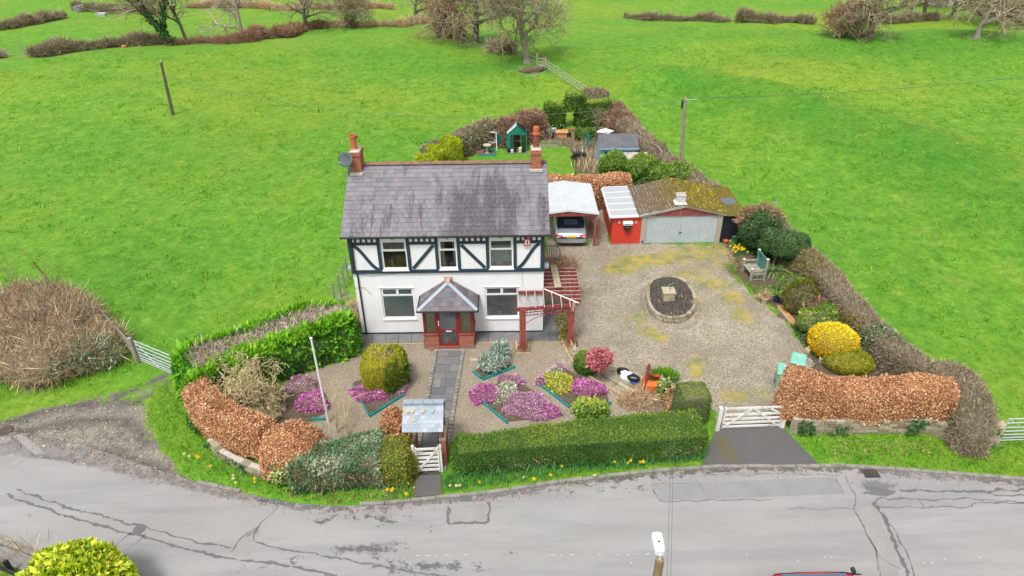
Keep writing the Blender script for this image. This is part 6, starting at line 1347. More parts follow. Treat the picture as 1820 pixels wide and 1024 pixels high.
# poles and wires
fp = thing('flagpole', 'slim white flagpole standing in the front garden', 'flagpole', tuple(G(584, 751))); MB().tube([(0, 0, 0), (0, -.02, 4.05)], [.05, .035], 10).build('mast', 'white_paint', fp); MB().lathe([(.05, 4.05), (.06, 4.1), (.0, 4.14)], 10, (0, -.02, 0)).build('truck', 'white_paint', fp)
b = T(307, 204); x, z = HZ(286, 111, b.y-.1); up_ = thing('utility_pole', 'dark leaning timber pole standing alone in the left field', 'pole', tuple(b), 0, 'timber poles'); MB().tube([(0, 0, -.2), (x-b.x, -.1, z-b.z)], [.15, .11], 8).build('shaft', 'pole_wood', up_); MB().lathe([(.05, 0), (.07, .1), (.04, .18)], 8, (x-b.x, -.1, z-b.z)).build('insulator', 'galvanised', up_)
b = G(1209, 330); x, z = HZ(1217, 174, b.y); u2 = thing('utility_pole', 'weathered timber pole with wires behind the garage', 'pole', tuple(b), 0, 'timber poles'); MB().tube([(0, 0, -.2), (x-b.x, 0, z)], [.14, .10], 8).build('shaft', 'grey_wood', u2); MB().box(x-b.x-.16, -.08, z-.65, x-b.x-.08, .04, z-.15).build('junction_box', 'black_metal', u2)
PT = Vector((x, b.y, z-.12)); MB().lathe([(.04, 0), (.05, .12), (.02, .15)], 8, (x-b.x+.12, 0, z-.2)).build('insulator', 'galvanised', u2); MB().tube([(x-b.x-.1, 0, z-.15), (x-b.x+.9, .3, z-.17)], .02, 5).build('stay', 'galvanised', u2)
lm = Vector((0, 0, 0)); dxr, dyr, dzr = ray(1173, 985); tt = 14.0/(dyr*math.cos(PITCH)-dzr*math.sin(PITCH)); LP = Vector((dxr*tt, dyr*tt, CH+dzr*tt))
sl_ = thing('street_lamp', 'street lamp with white head on a wooden pole at the bottom edge', 'street lamp', (LP.x, LP.y-.05, 0)); zl = LP.z
MB().tube([(-.05, -.10, 0), (0, 0, zl-.10)], [.12, .09], 10).build('pole', 'lamp_wood', sl_); MB().tube([(0, 0, zl-.2), (0, .02, zl+.02), (0, .10, zl+.08)], .035, 8).build('spigot', 'galvanised', sl_)
hd = MB(); loft(hd, [[(sx*w_, y, z) for sx, z in ((-1, .02), (-.92, .09), (-.5, .125), (.5, .125), (.92, .09), (1, .02), (.9, -.03), (-.9, -.03))] for y, w_ in ((.03, .075), (.07, .10), (.19, .115), (.36, .12), (.45, .117), (.47, .105))]); o = hd.build('lamp_head', 'white_paint', sl_, smoothed=False, bevel=.015); o.location = (0, 0, zl); o.rotation_euler = (math.radians(6), 0, 0)
MB().lathe([(.025, .12), (.025, .16), (0, .165)], 8, (.0, .24, zl+.0)).build('photocell', 'black_metal', sl_)
def wire(label, p, q, sag, r=.004):
    p = Vector(p); q = Vector(q); o = MB().tube([p.lerp(q, t)-U*sag*4*t*(1-t) for t in np.linspace(0, 1, 24)], r, 4, False).build('overhead_wire', 'wire'); return tag(o, label, 'wire', 'overhead wires')
dxr, dyr, dzr = ray(1184, 1100); tt = 12.5/(dyr*math.cos(PITCH)-dzr*math.sin(PITCH)); W0 = Vector((dxr*tt, dyr*tt, CH+dzr*tt))
wire('left one of the two thin wires crossing the drive from the rear pole', PT, W0, .9); wire('right one of the two thin wires crossing the drive from the rear pole', PT+Vector((.12, 0, 0)), W0+Vector((.07, 0, 0)), .95)
wire('thin wire running right from the rear pole over the field', PT+Vector((.9, .3, 0)), Vector((75, 60, 7.5)), 1.6, .016); wire('thin wire running left from the rear pole over the field', PT+Vector((-.1, 0, 0)), Vector((-28.3, b.y+13.0, HZ(286, 113, T(307, 204).y)[1])), 2.2, .012)
# ================================================================ HEDGES AND SHRUBS OF THE PLOT
def tp(pts, z): return [tuple(G(x, y, z)[:2]) for x, y in pts]
# tall conifer hedge with a cut, dead-twigged top
root = thing('conifer_hedge', 'big bright green conifer hedge with a bare grey-twigged top, left of the house', 'hedge', tuple(G(480, 660)))
cpath = tp(((308, 657), (375, 625), (470, 592), (560, 564), (628, 549)), 1.95)
V, Fc = hedge_core(cpath, [1.75, 1.9, 2.0, 1.9, 1.7], [1.85, 1.95, 2.05, 2.05, 2.05], seed=3, amp=.10, sq=5)
P, N = scatter(V, Fc, 620, 3); lat = seg_dist(P[:, 0], P[:, 1], cpath); top = (N[:, 2] > .55) & (lat < .55+.12*sn(P, .9, 5)) & (seg_dist(P[:, 0], P[:, 1], cpath[:1]+cpath[:1]) > .7)
sel = ~top | (np.random.default_rng(2).random(len(P)) < .05)
lump = .32*sn(P, 1.4, 9)+.5+.28*np.random.default_rng(4).normal(size=len(P))
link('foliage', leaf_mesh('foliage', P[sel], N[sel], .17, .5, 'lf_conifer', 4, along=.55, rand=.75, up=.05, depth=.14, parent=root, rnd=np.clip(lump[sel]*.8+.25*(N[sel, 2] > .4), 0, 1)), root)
Pt = P[top]; Nt = N[top]; link('dead_twigs', leaf_mesh('dead_twigs', np.repeat(Pt, 2, 0)-np.array([0, 0, .06]), np.repeat(Nt, 2, 0), .26, .07, 'lf_deadgrey', 5, along=.25, rand=1.0, up=.05, depth=.18, parent=root), root)
rim = (N[:, 2] > .25) & (lat > .5); link('shoots', leaf_mesh('shoots', P[rim][::4], N[rim][::4], .30, .32, 'lf_conifer', 6, along=.2, rand=.6, up=.75, depth=0, parent=root, rnd=np.random.default_rng(3).uniform(.6, 1, len(P[rim][::4]))), root)
nn = V.copy(); nn[:, 2] = np.where(nn[:, 2] > 1.5, nn[:, 2]-.2, nn[:, 2]); cxy = np.array([G(475, 592, 1.95)[:2]]); link('branches', mesh_np('branches', localise(nn+(np.r_[[0, 0, 0]]), root), Fc, 'twig_core', True), root)
# copper beech hedges
BE = dict(asp=.7, along=.35, rand=1.0, up=0.0, depth=.12)
hedge('beech_hedge', 'curved copper-leaved beech hedge at the left corner of the garden', 'hedge', tp(((338, 678), (360, 706), (398, 735), (440, 753), (485, 768)), 1.45), [1.05, 1.15, 1.2, 1.15, 1.0], [1.35, 1.45, 1.55, 1.6, 1.65], 'lf_beech', 'copper_core', 1700, .060, seed=11, z0=.25, core_kw=dict(amp=.05), **BE)
shrub('beech_hedge', 'rounded copper beech clump between curved beech hedge and holly hedge', 'hedge', [((*G(520, 800, .9)[:2], .85), (1.12, 1.0, 1.0))], 'lf_beech', 'copper_core', 1700, .060, seed=12, blob_kw=dict(amp=.05, sq=2.5), **BE)
shrub('beech_hedge', 'small pointed copper beech piece just left of the slated gateway', 'hedge', [((*G(703, 765, .6)[:2], .6), (.55, .5, .85))], 'lf_beech', 'copper_core', 1700, .060, seed=13, **BE)
hedge('beech_hedge', 'long copper beech hedge on top of the stone wall right of the drive gate', 'hedge', tp(((1385, 674), (1450, 684), (1560, 686), (1650, 680), (1712, 690)), 1.95), [1.2, 1.2, 1.2, 1.25, 1.2], [2.05, 1.72, 1.52, 1.55, 1.6], 'lf_beech', 'copper_core', 1800, .060, seed=14, z0=.50, core_kw=dict(amp=.05, endf=.25), **BE)
hedge('beech_hedge', 'copper beech hedge behind the carport', 'hedge', [(1.2, 39.05), (4.0, 39.05), (7.6, 39.2)], 1.0, [2.1, 2.15, 2.15], 'lf_beech', 'copper_core', 1100, .08, seed=15, core_kw=dict(amp=.05), **BE)
hedge('beech_hedge', 'copper beech stub between carport and red annex', 'hedge', [(5.1, 38.3), (5.1, 38.9)], [.9, .9], [1.8, 2.0], 'lf_beech', 'copper_core', 1100, .08, seed=16, **BE)
shrub('beech_hedge', 'small copper beech tuft left of the square yew by the drive', 'hedge', [((*G(1193, 712, .5)[:2], .45), (.32, .3, .7)), ((*G(1222, 712, .3)[:2], .3), (.45, .25, .35))], 'lf_beech', 'twig_core', 700, .085, seed=17, **BE)
# mixed evergreen hedge by the road
r1, c1 = hedge('holly_hedge', 'mixed dark holly hedge with bare patches by the road, left of the gateway', 'hedge', tp(((500, 812), (560, 803), (620, 797), (690, 796)), 1.35), [1.2, 1.4, 1.45, 1.4], [1.4, 1.5, 1.5, 1.45], 'lf_holly', 'twig_core', 620, .095, seed=21, core_kw=dict(amp=.08, sq=5, endf=.3), asp=.62, along=.5, rand=.8, depth=.12, rnd=lambda P, N, r: np.clip(.38+.22*sn(P, .8, 3)+.3*r.random(len(P))+.15*(P[:, 2]-.8), 0, 1))
P, N = scatter(*c1, 160, 77); kz = (N[:, 2] < .45) & (sn(P, .7, 6) > .2); link('bare_twigs', leaf_mesh('bare_twigs', P[kz], N[kz], .22, .07, 'lf_redtwig', 5, along=.6, rand=.9, up=.3, depth=.0, parent=r1), r1)['kind'] = 'stuff'
hedge('privet_hedge', 'olive-gold privet hedge end beside the small white gate', 'hedge', tp(((668, 797), (700, 797), (738, 798)), 1.35), [1.4, 1.42, 1.4], [1.4, 1.42, 1.4], 'lf_privet', 'green_core', 900, .065, seed=22, core_kw=dict(amp=.05, sq=6, endf=.25), depth=.1, rnd=lambda P, N, r: np.clip(.2+.25*(P[:, 2])+.35*r.random(len(P))+.15*sn(P, .8, 5), 0, 1))
shrub('variegated_shrub', 'pale variegated evergreen between beech clump and holly hedge', 'shrub', [((*G(502, 832, .7)[:2], .65), (.48, .4, .6))], 'lf_variegated', 'green_core', 600, .10, seed=23)
# long clipped hedge
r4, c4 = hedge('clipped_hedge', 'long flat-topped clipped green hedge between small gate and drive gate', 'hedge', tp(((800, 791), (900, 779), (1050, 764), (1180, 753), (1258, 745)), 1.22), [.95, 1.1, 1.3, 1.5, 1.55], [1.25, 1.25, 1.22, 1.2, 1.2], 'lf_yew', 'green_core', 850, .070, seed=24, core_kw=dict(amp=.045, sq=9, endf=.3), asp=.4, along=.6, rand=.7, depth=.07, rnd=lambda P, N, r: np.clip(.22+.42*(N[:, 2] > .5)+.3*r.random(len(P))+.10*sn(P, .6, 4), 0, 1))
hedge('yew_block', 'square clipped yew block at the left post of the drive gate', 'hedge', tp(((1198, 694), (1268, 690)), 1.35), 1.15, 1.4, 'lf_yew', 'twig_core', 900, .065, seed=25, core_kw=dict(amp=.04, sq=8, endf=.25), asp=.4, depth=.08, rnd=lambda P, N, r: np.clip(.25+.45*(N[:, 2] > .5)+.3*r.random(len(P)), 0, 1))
P, N = scatter(*c4, 200, 78); kz = (N[:, 1] < -.5) & (P[:, 2] < .8) & (sn(P, .5, 16) > .0); link('bare_twigs', leaf_mesh('bare_twigs', P[kz], N[kz], .12, .09, 'lf_twig', 5, along=.5, rand=.9, up=.3, depth=.0, parent=r4), r4)['kind'] = 'stuff'
# thorn hedges: bare twigs
TW = dict(asp=.10, along=.8, rand=.8, up=.35, depth=.16)
hedge('thorn_hedge', 'bare brown thorn hedge curving round the right corner by the stone gatepost', 'hedge', tp(((1650, 652), (1700, 668), (1728, 695), (1738, 730), (1742, 762)), 1.5), [1.3, 1.4, 1.4, 1.4, 1.2], [1.7, 1.75, 1.7, 1.6, 1.3], 'lf_twig', 'twig_core', 1200, .15, seed=31, core_kw=dict(amp=.05), **TW)
bpath = tp(((1662, 654), (1620, 628), (1572, 590), (1500, 515), (1440, 448), (1385, 402), (1330, 370)), 1.5)
rb, cb = hedge('thorn_hedge', 'long brown clipped thorn hedge along the right boundary of the drive', 'hedge', bpath, [1.1, 1.1, 1.15, 1.2, 1.15, 1.1, 1.0], [1.45, 1.45, 1.5, 1.55, 1.55, 1.55, 1.5], 'lf_twig', 'twig_core', 950, .15, seed=32, core_kw=dict(amp=.04, sq=6), **TW)
P, N = scatter(*cb, 260, 9); kz = (sn(P, .25, 8) > .15) & (P[:, 1] > 24); link('green_growth', leaf_mesh('green_growth', P[kz], N[kz], .10, .5, 'lf_privet', 3, depth=.0, parent=rb), rb)
kz = (sn(P, .3, 18) > .5) & (P[:, 1] < 26); link('ivy', leaf_mesh('ivy', P[kz], N[kz], .10, .6, 'lf_holly', 4, depth=.0, parent=rb), rb)
hedge('thorn_hedge', 'brown hedge with pale cut stems behind the garage and shed', 'hedge', tp(((1290, 352), (1230, 315), (1180, 276), (1135, 235), (1100, 203)), 1.4), [1.3, 1.4, 1.4, 1.4, 1.6], [1.5, 1.55, 1.5, 1.5, 1.7], 'lf_twig', 'twig_core', 500, .22, seed=33, core_kw=dict(amp=.10), **TW)
hedge('thorn_hedge', 'low brown hedge running up the left side of the back garden', 'hedge', tp(((750, 268), (795, 252), (840, 236), (890, 222)), 1.3), [1.2, 1.4, 1.4, 1.4], [1.3, 1.6, 1.6, 1.7], 'lf_twig', 'green_core', 600, .22, seed=34, core_kw=dict(amp=.14), **TW)
hedge('thorn_hedge', 'tall reddish bare hedge between greenhouse and topiary arch', 'hedge', tp(((890, 226), (930, 215), (962, 205)), 1.6), [1.3, 1.5, 1.5], [1.8, 2.1, 2.1], 'lf_redtwig', 'twig_core', 700, .26, seed=35, core_kw=dict(amp=.16), **TW)
shrub('dead_shrub', 'bushy brown shrub right of the topiary arch', 'shrub', [((*G(1105, 225, .8)[:2], .8), (1.2, .9, 1.1)), ((*G(1092, 205, .8)[:2], .8), (1.0, .8, 1.0))], 'lf_redtwig', 'twig_core', 600, .25, seed=36, **TW)
shrub('thorn_bush', 'low brown bush behind the topiary arch', 'shrub', [((*T(1055, 184)[:2], .5), (1.3, .7, .8))], 'lf_twig', 'twig_core', 500, .22, seed=37, **TW)
# pale pleached stems along the boundary behind the garage
for i, (a_, b_) in enumerate((((1128, 230), (1140, 242)), ((1158, 258), (1178, 275)), ((1205, 290), (1225, 310)), ((1218, 302), (1236, 318)))):
    p, q = G(*a_, 1.5), G(*b_, 1.5); o = MB().tube([p+Vector((0, 0, .1)), p.lerp(q, .5)+Vector((0, -.1, .28)), q+Vector((0, 0, .1))], .05, 5).build('cut_stem', 'pale_bark'); tag(o, 'pale cut stem laid along the brown hedge behind the garage', 'branch', 'pale hedge stems')
# topiary arch
ar = thing('topiary_arch', 'clipped evergreen archway with stepped top at the far end of the garden', 'topiary', tuple(G(1018, 224)))
ZL = HZ(985, 184, 54.3)[1]; ZM = HZ(1018, 166, 54.6)[1]; ZR = HZ(1060, 177, 55.0)[1]
ya = 54.5
xl0, xl1 = G(963, 226).x, G(1005, 226).x; xm0, xm1 = G(1000, 222).x, G(1040, 222).x; xr0, xr1 = G(1019, 222).x, G(1086, 218).x
ac = join([hedge_core([(xl0, ya), (xl1, ya)], 1.3, ZL, sq=8, amp=.07, seed=41), hedge_core([(xr0, ya+.3), (xr1, ya+.6)], 1.3, ZR, sq=8, amp=.07, seed=42), hedge_core([(xm0, ya+.1), (xm1, ya+.2)], 1.2, ZM-1.35, sq=8, amp=.05, seed=43, z0=1.35)])
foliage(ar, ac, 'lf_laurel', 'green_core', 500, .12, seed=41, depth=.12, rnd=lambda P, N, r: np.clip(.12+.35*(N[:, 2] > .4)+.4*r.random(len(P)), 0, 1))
# rear shrubs
for i, (px, py, r_, lab) in enumerate(((1092, 294, (1.05, .9, 1.0), 'round glossy laurel bush nearest the lawn, behind the beech hedge'), (1143, 299, (1.2, .95, 1.0), 'round glossy laurel bush in the middle, in front of the small shed'), (1200, 317, (1.7, 1.1, 1.05), 'broad glossy laurel bush just behind the garage roof'))):
    shrub('laurel_bush', lab, 'bush', [((*G(px, py, 1.1)[:2], 1.0), r_)], 'lf_laurel', 'green_core', 420, .13, 'laurels behind the garage', seed=50+i, blob_kw=dict(amp=.07), depth=.12, rnd=lambda P, N, r: np.clip(.1+.35*N[:, 2]+.45*r.random(len(P)), 0, 1))
shrub('silver_shrub', 'small grey-green shrub at the left end of the mossy garage roof', 'shrub', [((*G(1140, 333, 1.7)[:2], 1.2), (.6, .45, .9))], 'lf_dark', 'green_core', 400, .10, seed=54)
for i, (px, py, r_, lab) in enumerate(((756, 281, (.8, .7, .66), 'small golden conifer, leftmost of the three beyond the roof'), (775, 273, (.85, .8, .85), 'middle golden conifer of the three beyond the roof'), (800, 269, (.9, .85, 1.08), 'tall golden conifer, rightmost of the three beyond the roof'))):
    shrub('golden_conifer', lab, 'conifer', [((*G(px, py, .9)[:2], r_[2]*.8), r_)], 'lf_lime', 'gold_core', 500, .14, 'golden conifers beyond the roof', seed=56+i, blob_kw=dict(amp=.08), asp=.35, along=.4, rand=.6, up=.9, depth=.12)
# evergreens right of the garage
shrub('holly_bush', 'large dark holly with reddish tips beside the black lean-to door', 'bush', [((*G(1352, 408, 1.3)[:2], 1.2), (1.15, .95, 1.25)), ((*G(1335, 420, .8)[:2], .8), (.7, .6, .8))], 'lf_dark', 'green_core', 500, .12, seed=61, blob_kw=dict(amp=.08), depth=.12, rnd=lambda P, N, r: np.clip(.15+.3*N[:, 2]+.45*r.random(len(P)), 0, 1))
r2, c2 = shrub('brown_bush', 'reddish-brown bare bush over the dark holly by the lean-to', 'bush', [((*G(1352, 386, 1.9)[:2], 1.8), (1.2, .8, .7))], 'lf_redtwig', None, 350, .22, seed=62, **TW)
tb_ = thing('evergreen_tree', 'small grey-green evergreen tree on a bare stem behind the bench', 'tree', tuple(G(1402, 483)))
g = G(1402, 483); MB().tube([g, g+Vector((.02, 0, .6)), g+Vector((-.05, .05, 1.4))], [.07, .06, .05], 8).build('trunk', 'pale_bark', tb_, True)
for bc in (blob_core((g.x-.15, g.y+.2, 1.45), (1.0, .8, .75), 63, .1), blob_core((g.x-.75, g.y+.9, 1.3), (.8, .7, .7), 64, .1)): foliage(tb_, bc, 'lf_dark', 'green_core', 480, .10, seed=63, name='crown', depth=.12, rnd=lambda P, N, r: np.clip(.2+.35*N[:, 2]+.45*r.random(len(P)), 0, 1))
# border planting along the right hedge
def yucca(name, label, g, n, L, mat='lf_yucca', seed=0, z0=0.0, wid=.05):
    rt_ = thing(name, label, 'plant', tuple(g)); rs3 = np.random.default_rng(seed); mb = MB()
    V = []; Fq = []; rv = []
    for i in range(n):
        a_ = rs3.random()*6.283; el = rs3.uniform(.25, 1.3); l = L*rs3.uniform(.7, 1.1); d0 = np.array([math.cos(a_)*math.cos(el), math.sin(a_)*math.cos(el), math.sin(el)]); sdv = np.array([-math.sin(a_), math.cos(a_), 0])
        p = np.array([g[0], g[1], g[2]+z0]); b0 = len(V); c_ = rs3.random()
        for k_ in range(5):
            w_ = wid*(1-.2*k_)*(1 if k_ else .7); V += [p-sdv*w_/2, p+sdv*w_/2]; rv += [c_, c_]; p = p+d0*l/4; d0 = d0+np.array([0, 0, -.28]); d0 /= np.linalg.norm(d0)
        Fq += [(b0+2*k_, b0+2*k_+1, b0+2*k_+3, b0+2*k_+2) for k_ in range(4)]
    link('leaves', mesh_np('leaves', localise(np.array(V), rt_), np.array(Fq), mat, attrs={'rnd': rv}), rt_); return rt_
yucca('phormium', 'spiky strap-leaved plant behind the garden bench', G(1372, 484), 70, 1.05, seed=3, wid=.07)
yucca('yucca', 'green spiky yucca growing in the navy pot at the drive edge', G(1378, 536), 40, .55, seed=4, z0=.3)
yucca('feather_grass', 'straw-coloured tufted grass growing in the pink pot', G(1358, 535), 110, .5, 'lf_straw', 5, z0=.25, wid=.02)
pot('plant_pot', 'pale pink plant pot with straw grass at the drive edge', 1358, 538, .19, .28, 'pink_pot'); pot('plant_pot', 'navy plant pot with spiky yucca at the drive edge', 1379, 537, .19, .3, 'navy_pot'); pot('plant_pot', 'small low pot with dead grass left of the pink pot', 1348, 532, .13, .15, 'terracotta')
yucca('dead_grass', 'little tuft of dead straw grass left of the pink pot', G(1348, 532), 50, .35, 'lf_straw', 6, z0=.1, wid=.02)
shrub('skimmia', 'yellow-green flowering shrub just below the bench', 'shrub', [((*G(1408, 508, .5)[:2], .45), (.65, .55, .6))], 'lf_laurel', 'twig_core', 380, .11, seed=71, blob_kw=dict(amp=.12), rnd=lambda P, N, r: np.clip(.35+.6*(sn(P, 1.6, 2) > .25)*r.random(len(P))+.2*r.random(len(P)), 0, 1))
shrub('heath_shrub', 'tall bronze-green heath in the middle of the right border', 'shrub', [((*G(1420, 532, .6)[:2], .6), (.75, .7, .85)), ((*G(1438, 520, .5)[:2], .5), (.5, .5, .6))], 'lf_privet', 'twig_core', 450, .16, seed=72, asp=.2, along=.5, rand=.5, up=.9, blob_kw=dict(amp=.12), rnd=lambda P, N, r: r.random(len(P))*.5)
shrub('heath_shrub', 'low red-brown heath below the bronze heath of the right border', 'shrub', [((*G(1450, 552, .4)[:2], .4), (.6, .5, .5))], 'lf_redtwig', 'twig_core', 420, .16, seed=73, asp=.2, up=.9, rand=.6)
shrub('rhododendron', 'knobbly lime-flowered shrub above the golden dome', 'shrub', [((*G(1455, 570, .5)[:2], .5), (.95, .7, .6)), ((*G(1475, 558, .5)[:2], .5), (.6, .5, .5))], 'lf_laurel', 'twig_core', 380, .12, seed=74, blob_kw=dict(amp=.10), rnd=lambda P, N, r: np.clip(.3+.7*(sn(P, 1.5, 4) > .1)*r.random(len(P))+.2*r.random(len(P)), 0, 1))
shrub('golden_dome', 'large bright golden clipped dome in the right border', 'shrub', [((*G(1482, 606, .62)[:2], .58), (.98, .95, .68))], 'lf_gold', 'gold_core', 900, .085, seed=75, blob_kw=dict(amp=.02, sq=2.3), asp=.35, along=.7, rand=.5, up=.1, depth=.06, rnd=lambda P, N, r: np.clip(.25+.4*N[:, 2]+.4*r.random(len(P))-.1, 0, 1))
shrub('golden_mound', 'low olive-gold mound behind the beech hedge, below the golden dome', 'shrub', [((*G(1508, 642, .35)[:2], .32), (1.02, .75, .5))], 'lf_yewgold', 'gold_core', 900, .09, seed=76, blob_kw=dict(amp=.03), asp=.3, along=.5, rand=.5, up=.6)
yb = thing('fallen_board', 'rough orange-brown plank leaning at the drive edge', 'board', tuple(G(1400, 566))); MB().bar(G(1385, 543, .06), G(1413, 576, .06), .28, .05).build('plank', 'wood_orange', yb, True); MB().bar(G(1383, 547, .05), G(1405, 574, .05), .05, .09).build('edge', 'sandstone', yb, True)
P_ = np.concatenate([pts_in(gp((1385, 540), (1400, 540), (1422, 572), (1408, 580)), 160, 3)]); o = tufts('pine_litter', P_, .16, 'lf_beech', 4, asp=.06, up=.2); tag(o, 'brown dead needles strewn over the fallen board', 'litter', kind='stuff')
for i, (px, py, lab) in enumerate(((1437, 626, 'mossy square stone block at the foot of the golden dome'), (1462, 643, 'flat mossy stone between the golden dome and the low mound'))):
    g = G(px, py); o = MB().box(-.17, -.13, 0, .17, .13, .2).build('stone_block', 'sandstone', bevel=.02); o.location = g; o.rotation_euler = (0, 0, .5-.9*i); tag(o, lab, 'stone')
# wheelie bin
g = G(1420, 637, 1.05); bi = thing('wheelie_bin', 'pale green wheelie bin behind the left end of the right beech hedge', 'bin', (g.x, g.y, 0), math.radians(-25))
MB().add([(-.24, -.28, .06), (.24, -.28, .06), (.24, .28, .06), (-.24, .28, .06), (-.29, -.34, .98), (.29, -.34, .98), (.29, .36, .98), (-.29, .36, .98)], [(3, 2, 1, 0), (0, 1, 5, 4), (1, 2, 6, 5), (2, 3, 7, 6), (3, 0, 4, 7), (4, 5, 6, 7)]).build('body', 'bin_green', bi, bevel=.02)
MB().add([(-.31, -.38, .985), (.31, -.38, .985), (.31, .38, 1.03), (-.31, .38, 1.03), (-.27, -.33, 1.05), (.27, -.33, 1.05), (.27, .32, 1.10), (-.27, .32, 1.10)], [(3, 2, 1, 0), (0, 1, 5, 4), (1, 2, 6, 5), (2, 3, 7, 6), (3, 0, 4, 7), (4, 5, 6, 7)]).build('lid', 'bin_green', bi, bevel=.025)
MB().box(-.05, .1, 1.075, .06, .16, 1.09).build('sticker', 'white_paint', bi); MB().tube([(-.28, .42, .98), (.28, .42, .98)], .02, 8).build('handle', 'bin_green', bi)
for s in (-1, 1): MB().tube([(s*.22, .32, .1), (s*.28, .32, .1)], .1, 14).build('wheel', 'tyre', bi)
g = G(1397, 652, 1.05); b2 = thing('wheelie_bin', 'second green wheelie bin mostly hidden by the right beech hedge', 'bin', (g.x, g.y, -.12), math.radians(-20), None)
for ch in list(bi.children): c_ = ch.copy(); COL.objects.link(c_); c_.parent = b2
# ---------------------------------------------------------------- front garden beds
def bed(label, poly, boards, z=.05):
    c_ = np.mean([tuple(G(*q)) for q in poly], 0); b_ = thing('flower_bed', label, 'flower bed', (c_[0], c_[1], 0)); MB().prism(gp(*poly), 0, z).build('soil', 'soil', b_, True)
    for p, q in boards: MB().bar(G(*p, .07), G(*q, .07), .04, .14).build('edging_board', 'teal_wood', b_, True)
    return b_
bed('diamond flower bed with teal board round the clipped golden bush', ((628, 682), (658, 736), (716, 704), (732, 675), (690, 655)), [((657, 740), (718, 702)), ((626, 684), (656, 738))])
bed('small teal-edged flower bed with a silvery shrub, right of the path', ((842, 662), (856, 673), (914, 653), (890, 638), (860, 642)), [((840, 660), (855, 672)), ((857, 675), (916, 652))])
bed('large teal-edged heather bed right of the path', ((845, 703), (902, 750), (1002, 740), (955, 700), (908, 672)), [((843, 703), (902, 752))])
bed('teal-edged bed of heather and leafy shrub left of the curved log edging', ((957, 681), (1012, 724), (1084, 722), (1075, 690), (1000, 655)), [((955, 680), (1012, 724)), ((1040, 735), (1086, 716))])
bed('heather bed behind the flagpole with a short teal board', ((505, 700), (540, 675), (578, 700), (575, 738), (540, 742)), [((555, 745), (577, 745))])
def mound(name, label, px, py, r_, mat, seed, h=.28, core='twig_core', size=.07, dens=900, cat='heather', group=None):
    return shrub(name, label, cat, [((*G(px, py, .1)[:2], .1), (r_[0], r_[1], h*.8))], mat, core, dens, size, group, seed, blob_kw=dict(amp=.18, lump=.9), asp=.5, along=.6, rand=.9, up=.3, depth=.06)
mound('heather', 'magenta heather below the clipped golden bush', 655, 698, (.75, .55), 'lf_heather', 81, .30)
mound('heather', 'sparser pale pink heather right below the clipped golden bush', 708, 688, (.5, .45), 'lf_pinkheath', 82, .25, dens=500)
mound('heather', 'purple heather at the left corner of the large heather bed', 860, 702, (.6, .55), 'lf_heather', 83)
mound('heather', 'white heather in the middle of the large heather bed', 893, 699, (.6, .65), 'lf_whiteheath', 84, .34)
mound('heather', 'broad pink heather at the right of the large heather bed', 940, 724, (1.15, .72), 'lf_pinkheath', 85, .36)
mound('heather', 'magenta heather at the right tip of the large heather bed', 975, 733, (.5, .36), 'lf_heather', 86, .3)
mound('heather', 'pink heather along the top edge of the large heather bed', 905, 678, (.55, .3), 'lf_pinkheath', 87, .3)
mound('heather', 'pale pink heather tuft at the top of the right bed', 990, 658, (.42, .3), 'lf_pinkheath', 88, .3)
mound('heather', 'white and yellow heather dome in the right bed', 992, 682, (.62, .6), 'lf_yellowheath', 89, .48)
mound('heather', 'white flowers capping the yellow heather dome', 990, 672, (.42, .35), 'lf_whiteheath', 90, .62)
mound('heather', 'magenta heather beside the yellow dome in the right bed', 1042, 692, (.75, .5), 'lf_heather', 91, .34)
mound('heather', 'small pink heather at the left corner of the right bed', 962, 678, (.25, .25), 'lf_pinkheath', 98, .26)
mound('heather', 'magenta heather clump behind the flagpole', 555, 718, (.62, .5), 'lf_heather', 92, .55)
mound('heather', 'grey-pink faded heather behind the magenta clump by the flagpole', 535, 690, (.8, .5), 'lf_pinkheath', 93, .5, dens=350)
shrub('leafy_shrub', 'yellow-green glossy shrub at the bottom of the right bed', 'shrub', [((*G(1047, 725, .3)[:2], .25), (.78, .42, .38))], 'lf_laurel', 'green_core', 380, .14, seed=94, blob_kw=dict(amp=.12), rnd=lambda P, N, r: np.clip(.3+.4*N[:, 2]+.4*r.random(len(P)), 0, 1))
shrub('silver_shrub', 'silvery grey-green shrub in the small bed right of the path', 'shrub', [((*G(876, 645, .35)[:2], .3), (.55, .5, .38)), ((*G(888, 628, .4)[:2], .45), (.38, .35, .4))], 'lf_silver', 'twig_core', 420, .12, seed=95, blob_kw=dict(amp=.25, lump=1.6), asp=.35, rand=.8, up=.5)
g = G(687, 682); tb2 = thing('clipped_bush', 'clipped drum-shaped golden-green bush in the left front bed', 'bush', tuple(g))
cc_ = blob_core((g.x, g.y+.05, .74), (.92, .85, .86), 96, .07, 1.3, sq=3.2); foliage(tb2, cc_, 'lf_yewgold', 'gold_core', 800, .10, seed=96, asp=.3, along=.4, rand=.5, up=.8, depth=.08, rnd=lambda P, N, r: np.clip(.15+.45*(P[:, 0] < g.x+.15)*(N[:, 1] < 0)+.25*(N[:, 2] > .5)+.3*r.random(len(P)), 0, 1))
P, N = scatter(*cc_, 300, 5); kz = (N[:, 2] > .7) & (np.hypot(P[:, 0]-g.x, P[:, 1]-g.y) < .5); link('bare_twigs', leaf_mesh('bare_twigs', P[kz], N[kz], .2, .08, 'lf_straw', 5, along=.3, rand=.9, up=.2, depth=0, parent=tb2), tb2)
kz = (P[:, 0] > g.x+.1) & (N[:, 1] < .3) & (N[:, 2] < .6); link('green_side', leaf_mesh('green_side', np.repeat(P[kz], 2, 0), np.repeat(N[kz], 2, 0), .11, .3, 'lf_yew', 6, along=.5, rand=.5, up=.7, depth=0, parent=tb2, out=.02), tb2)
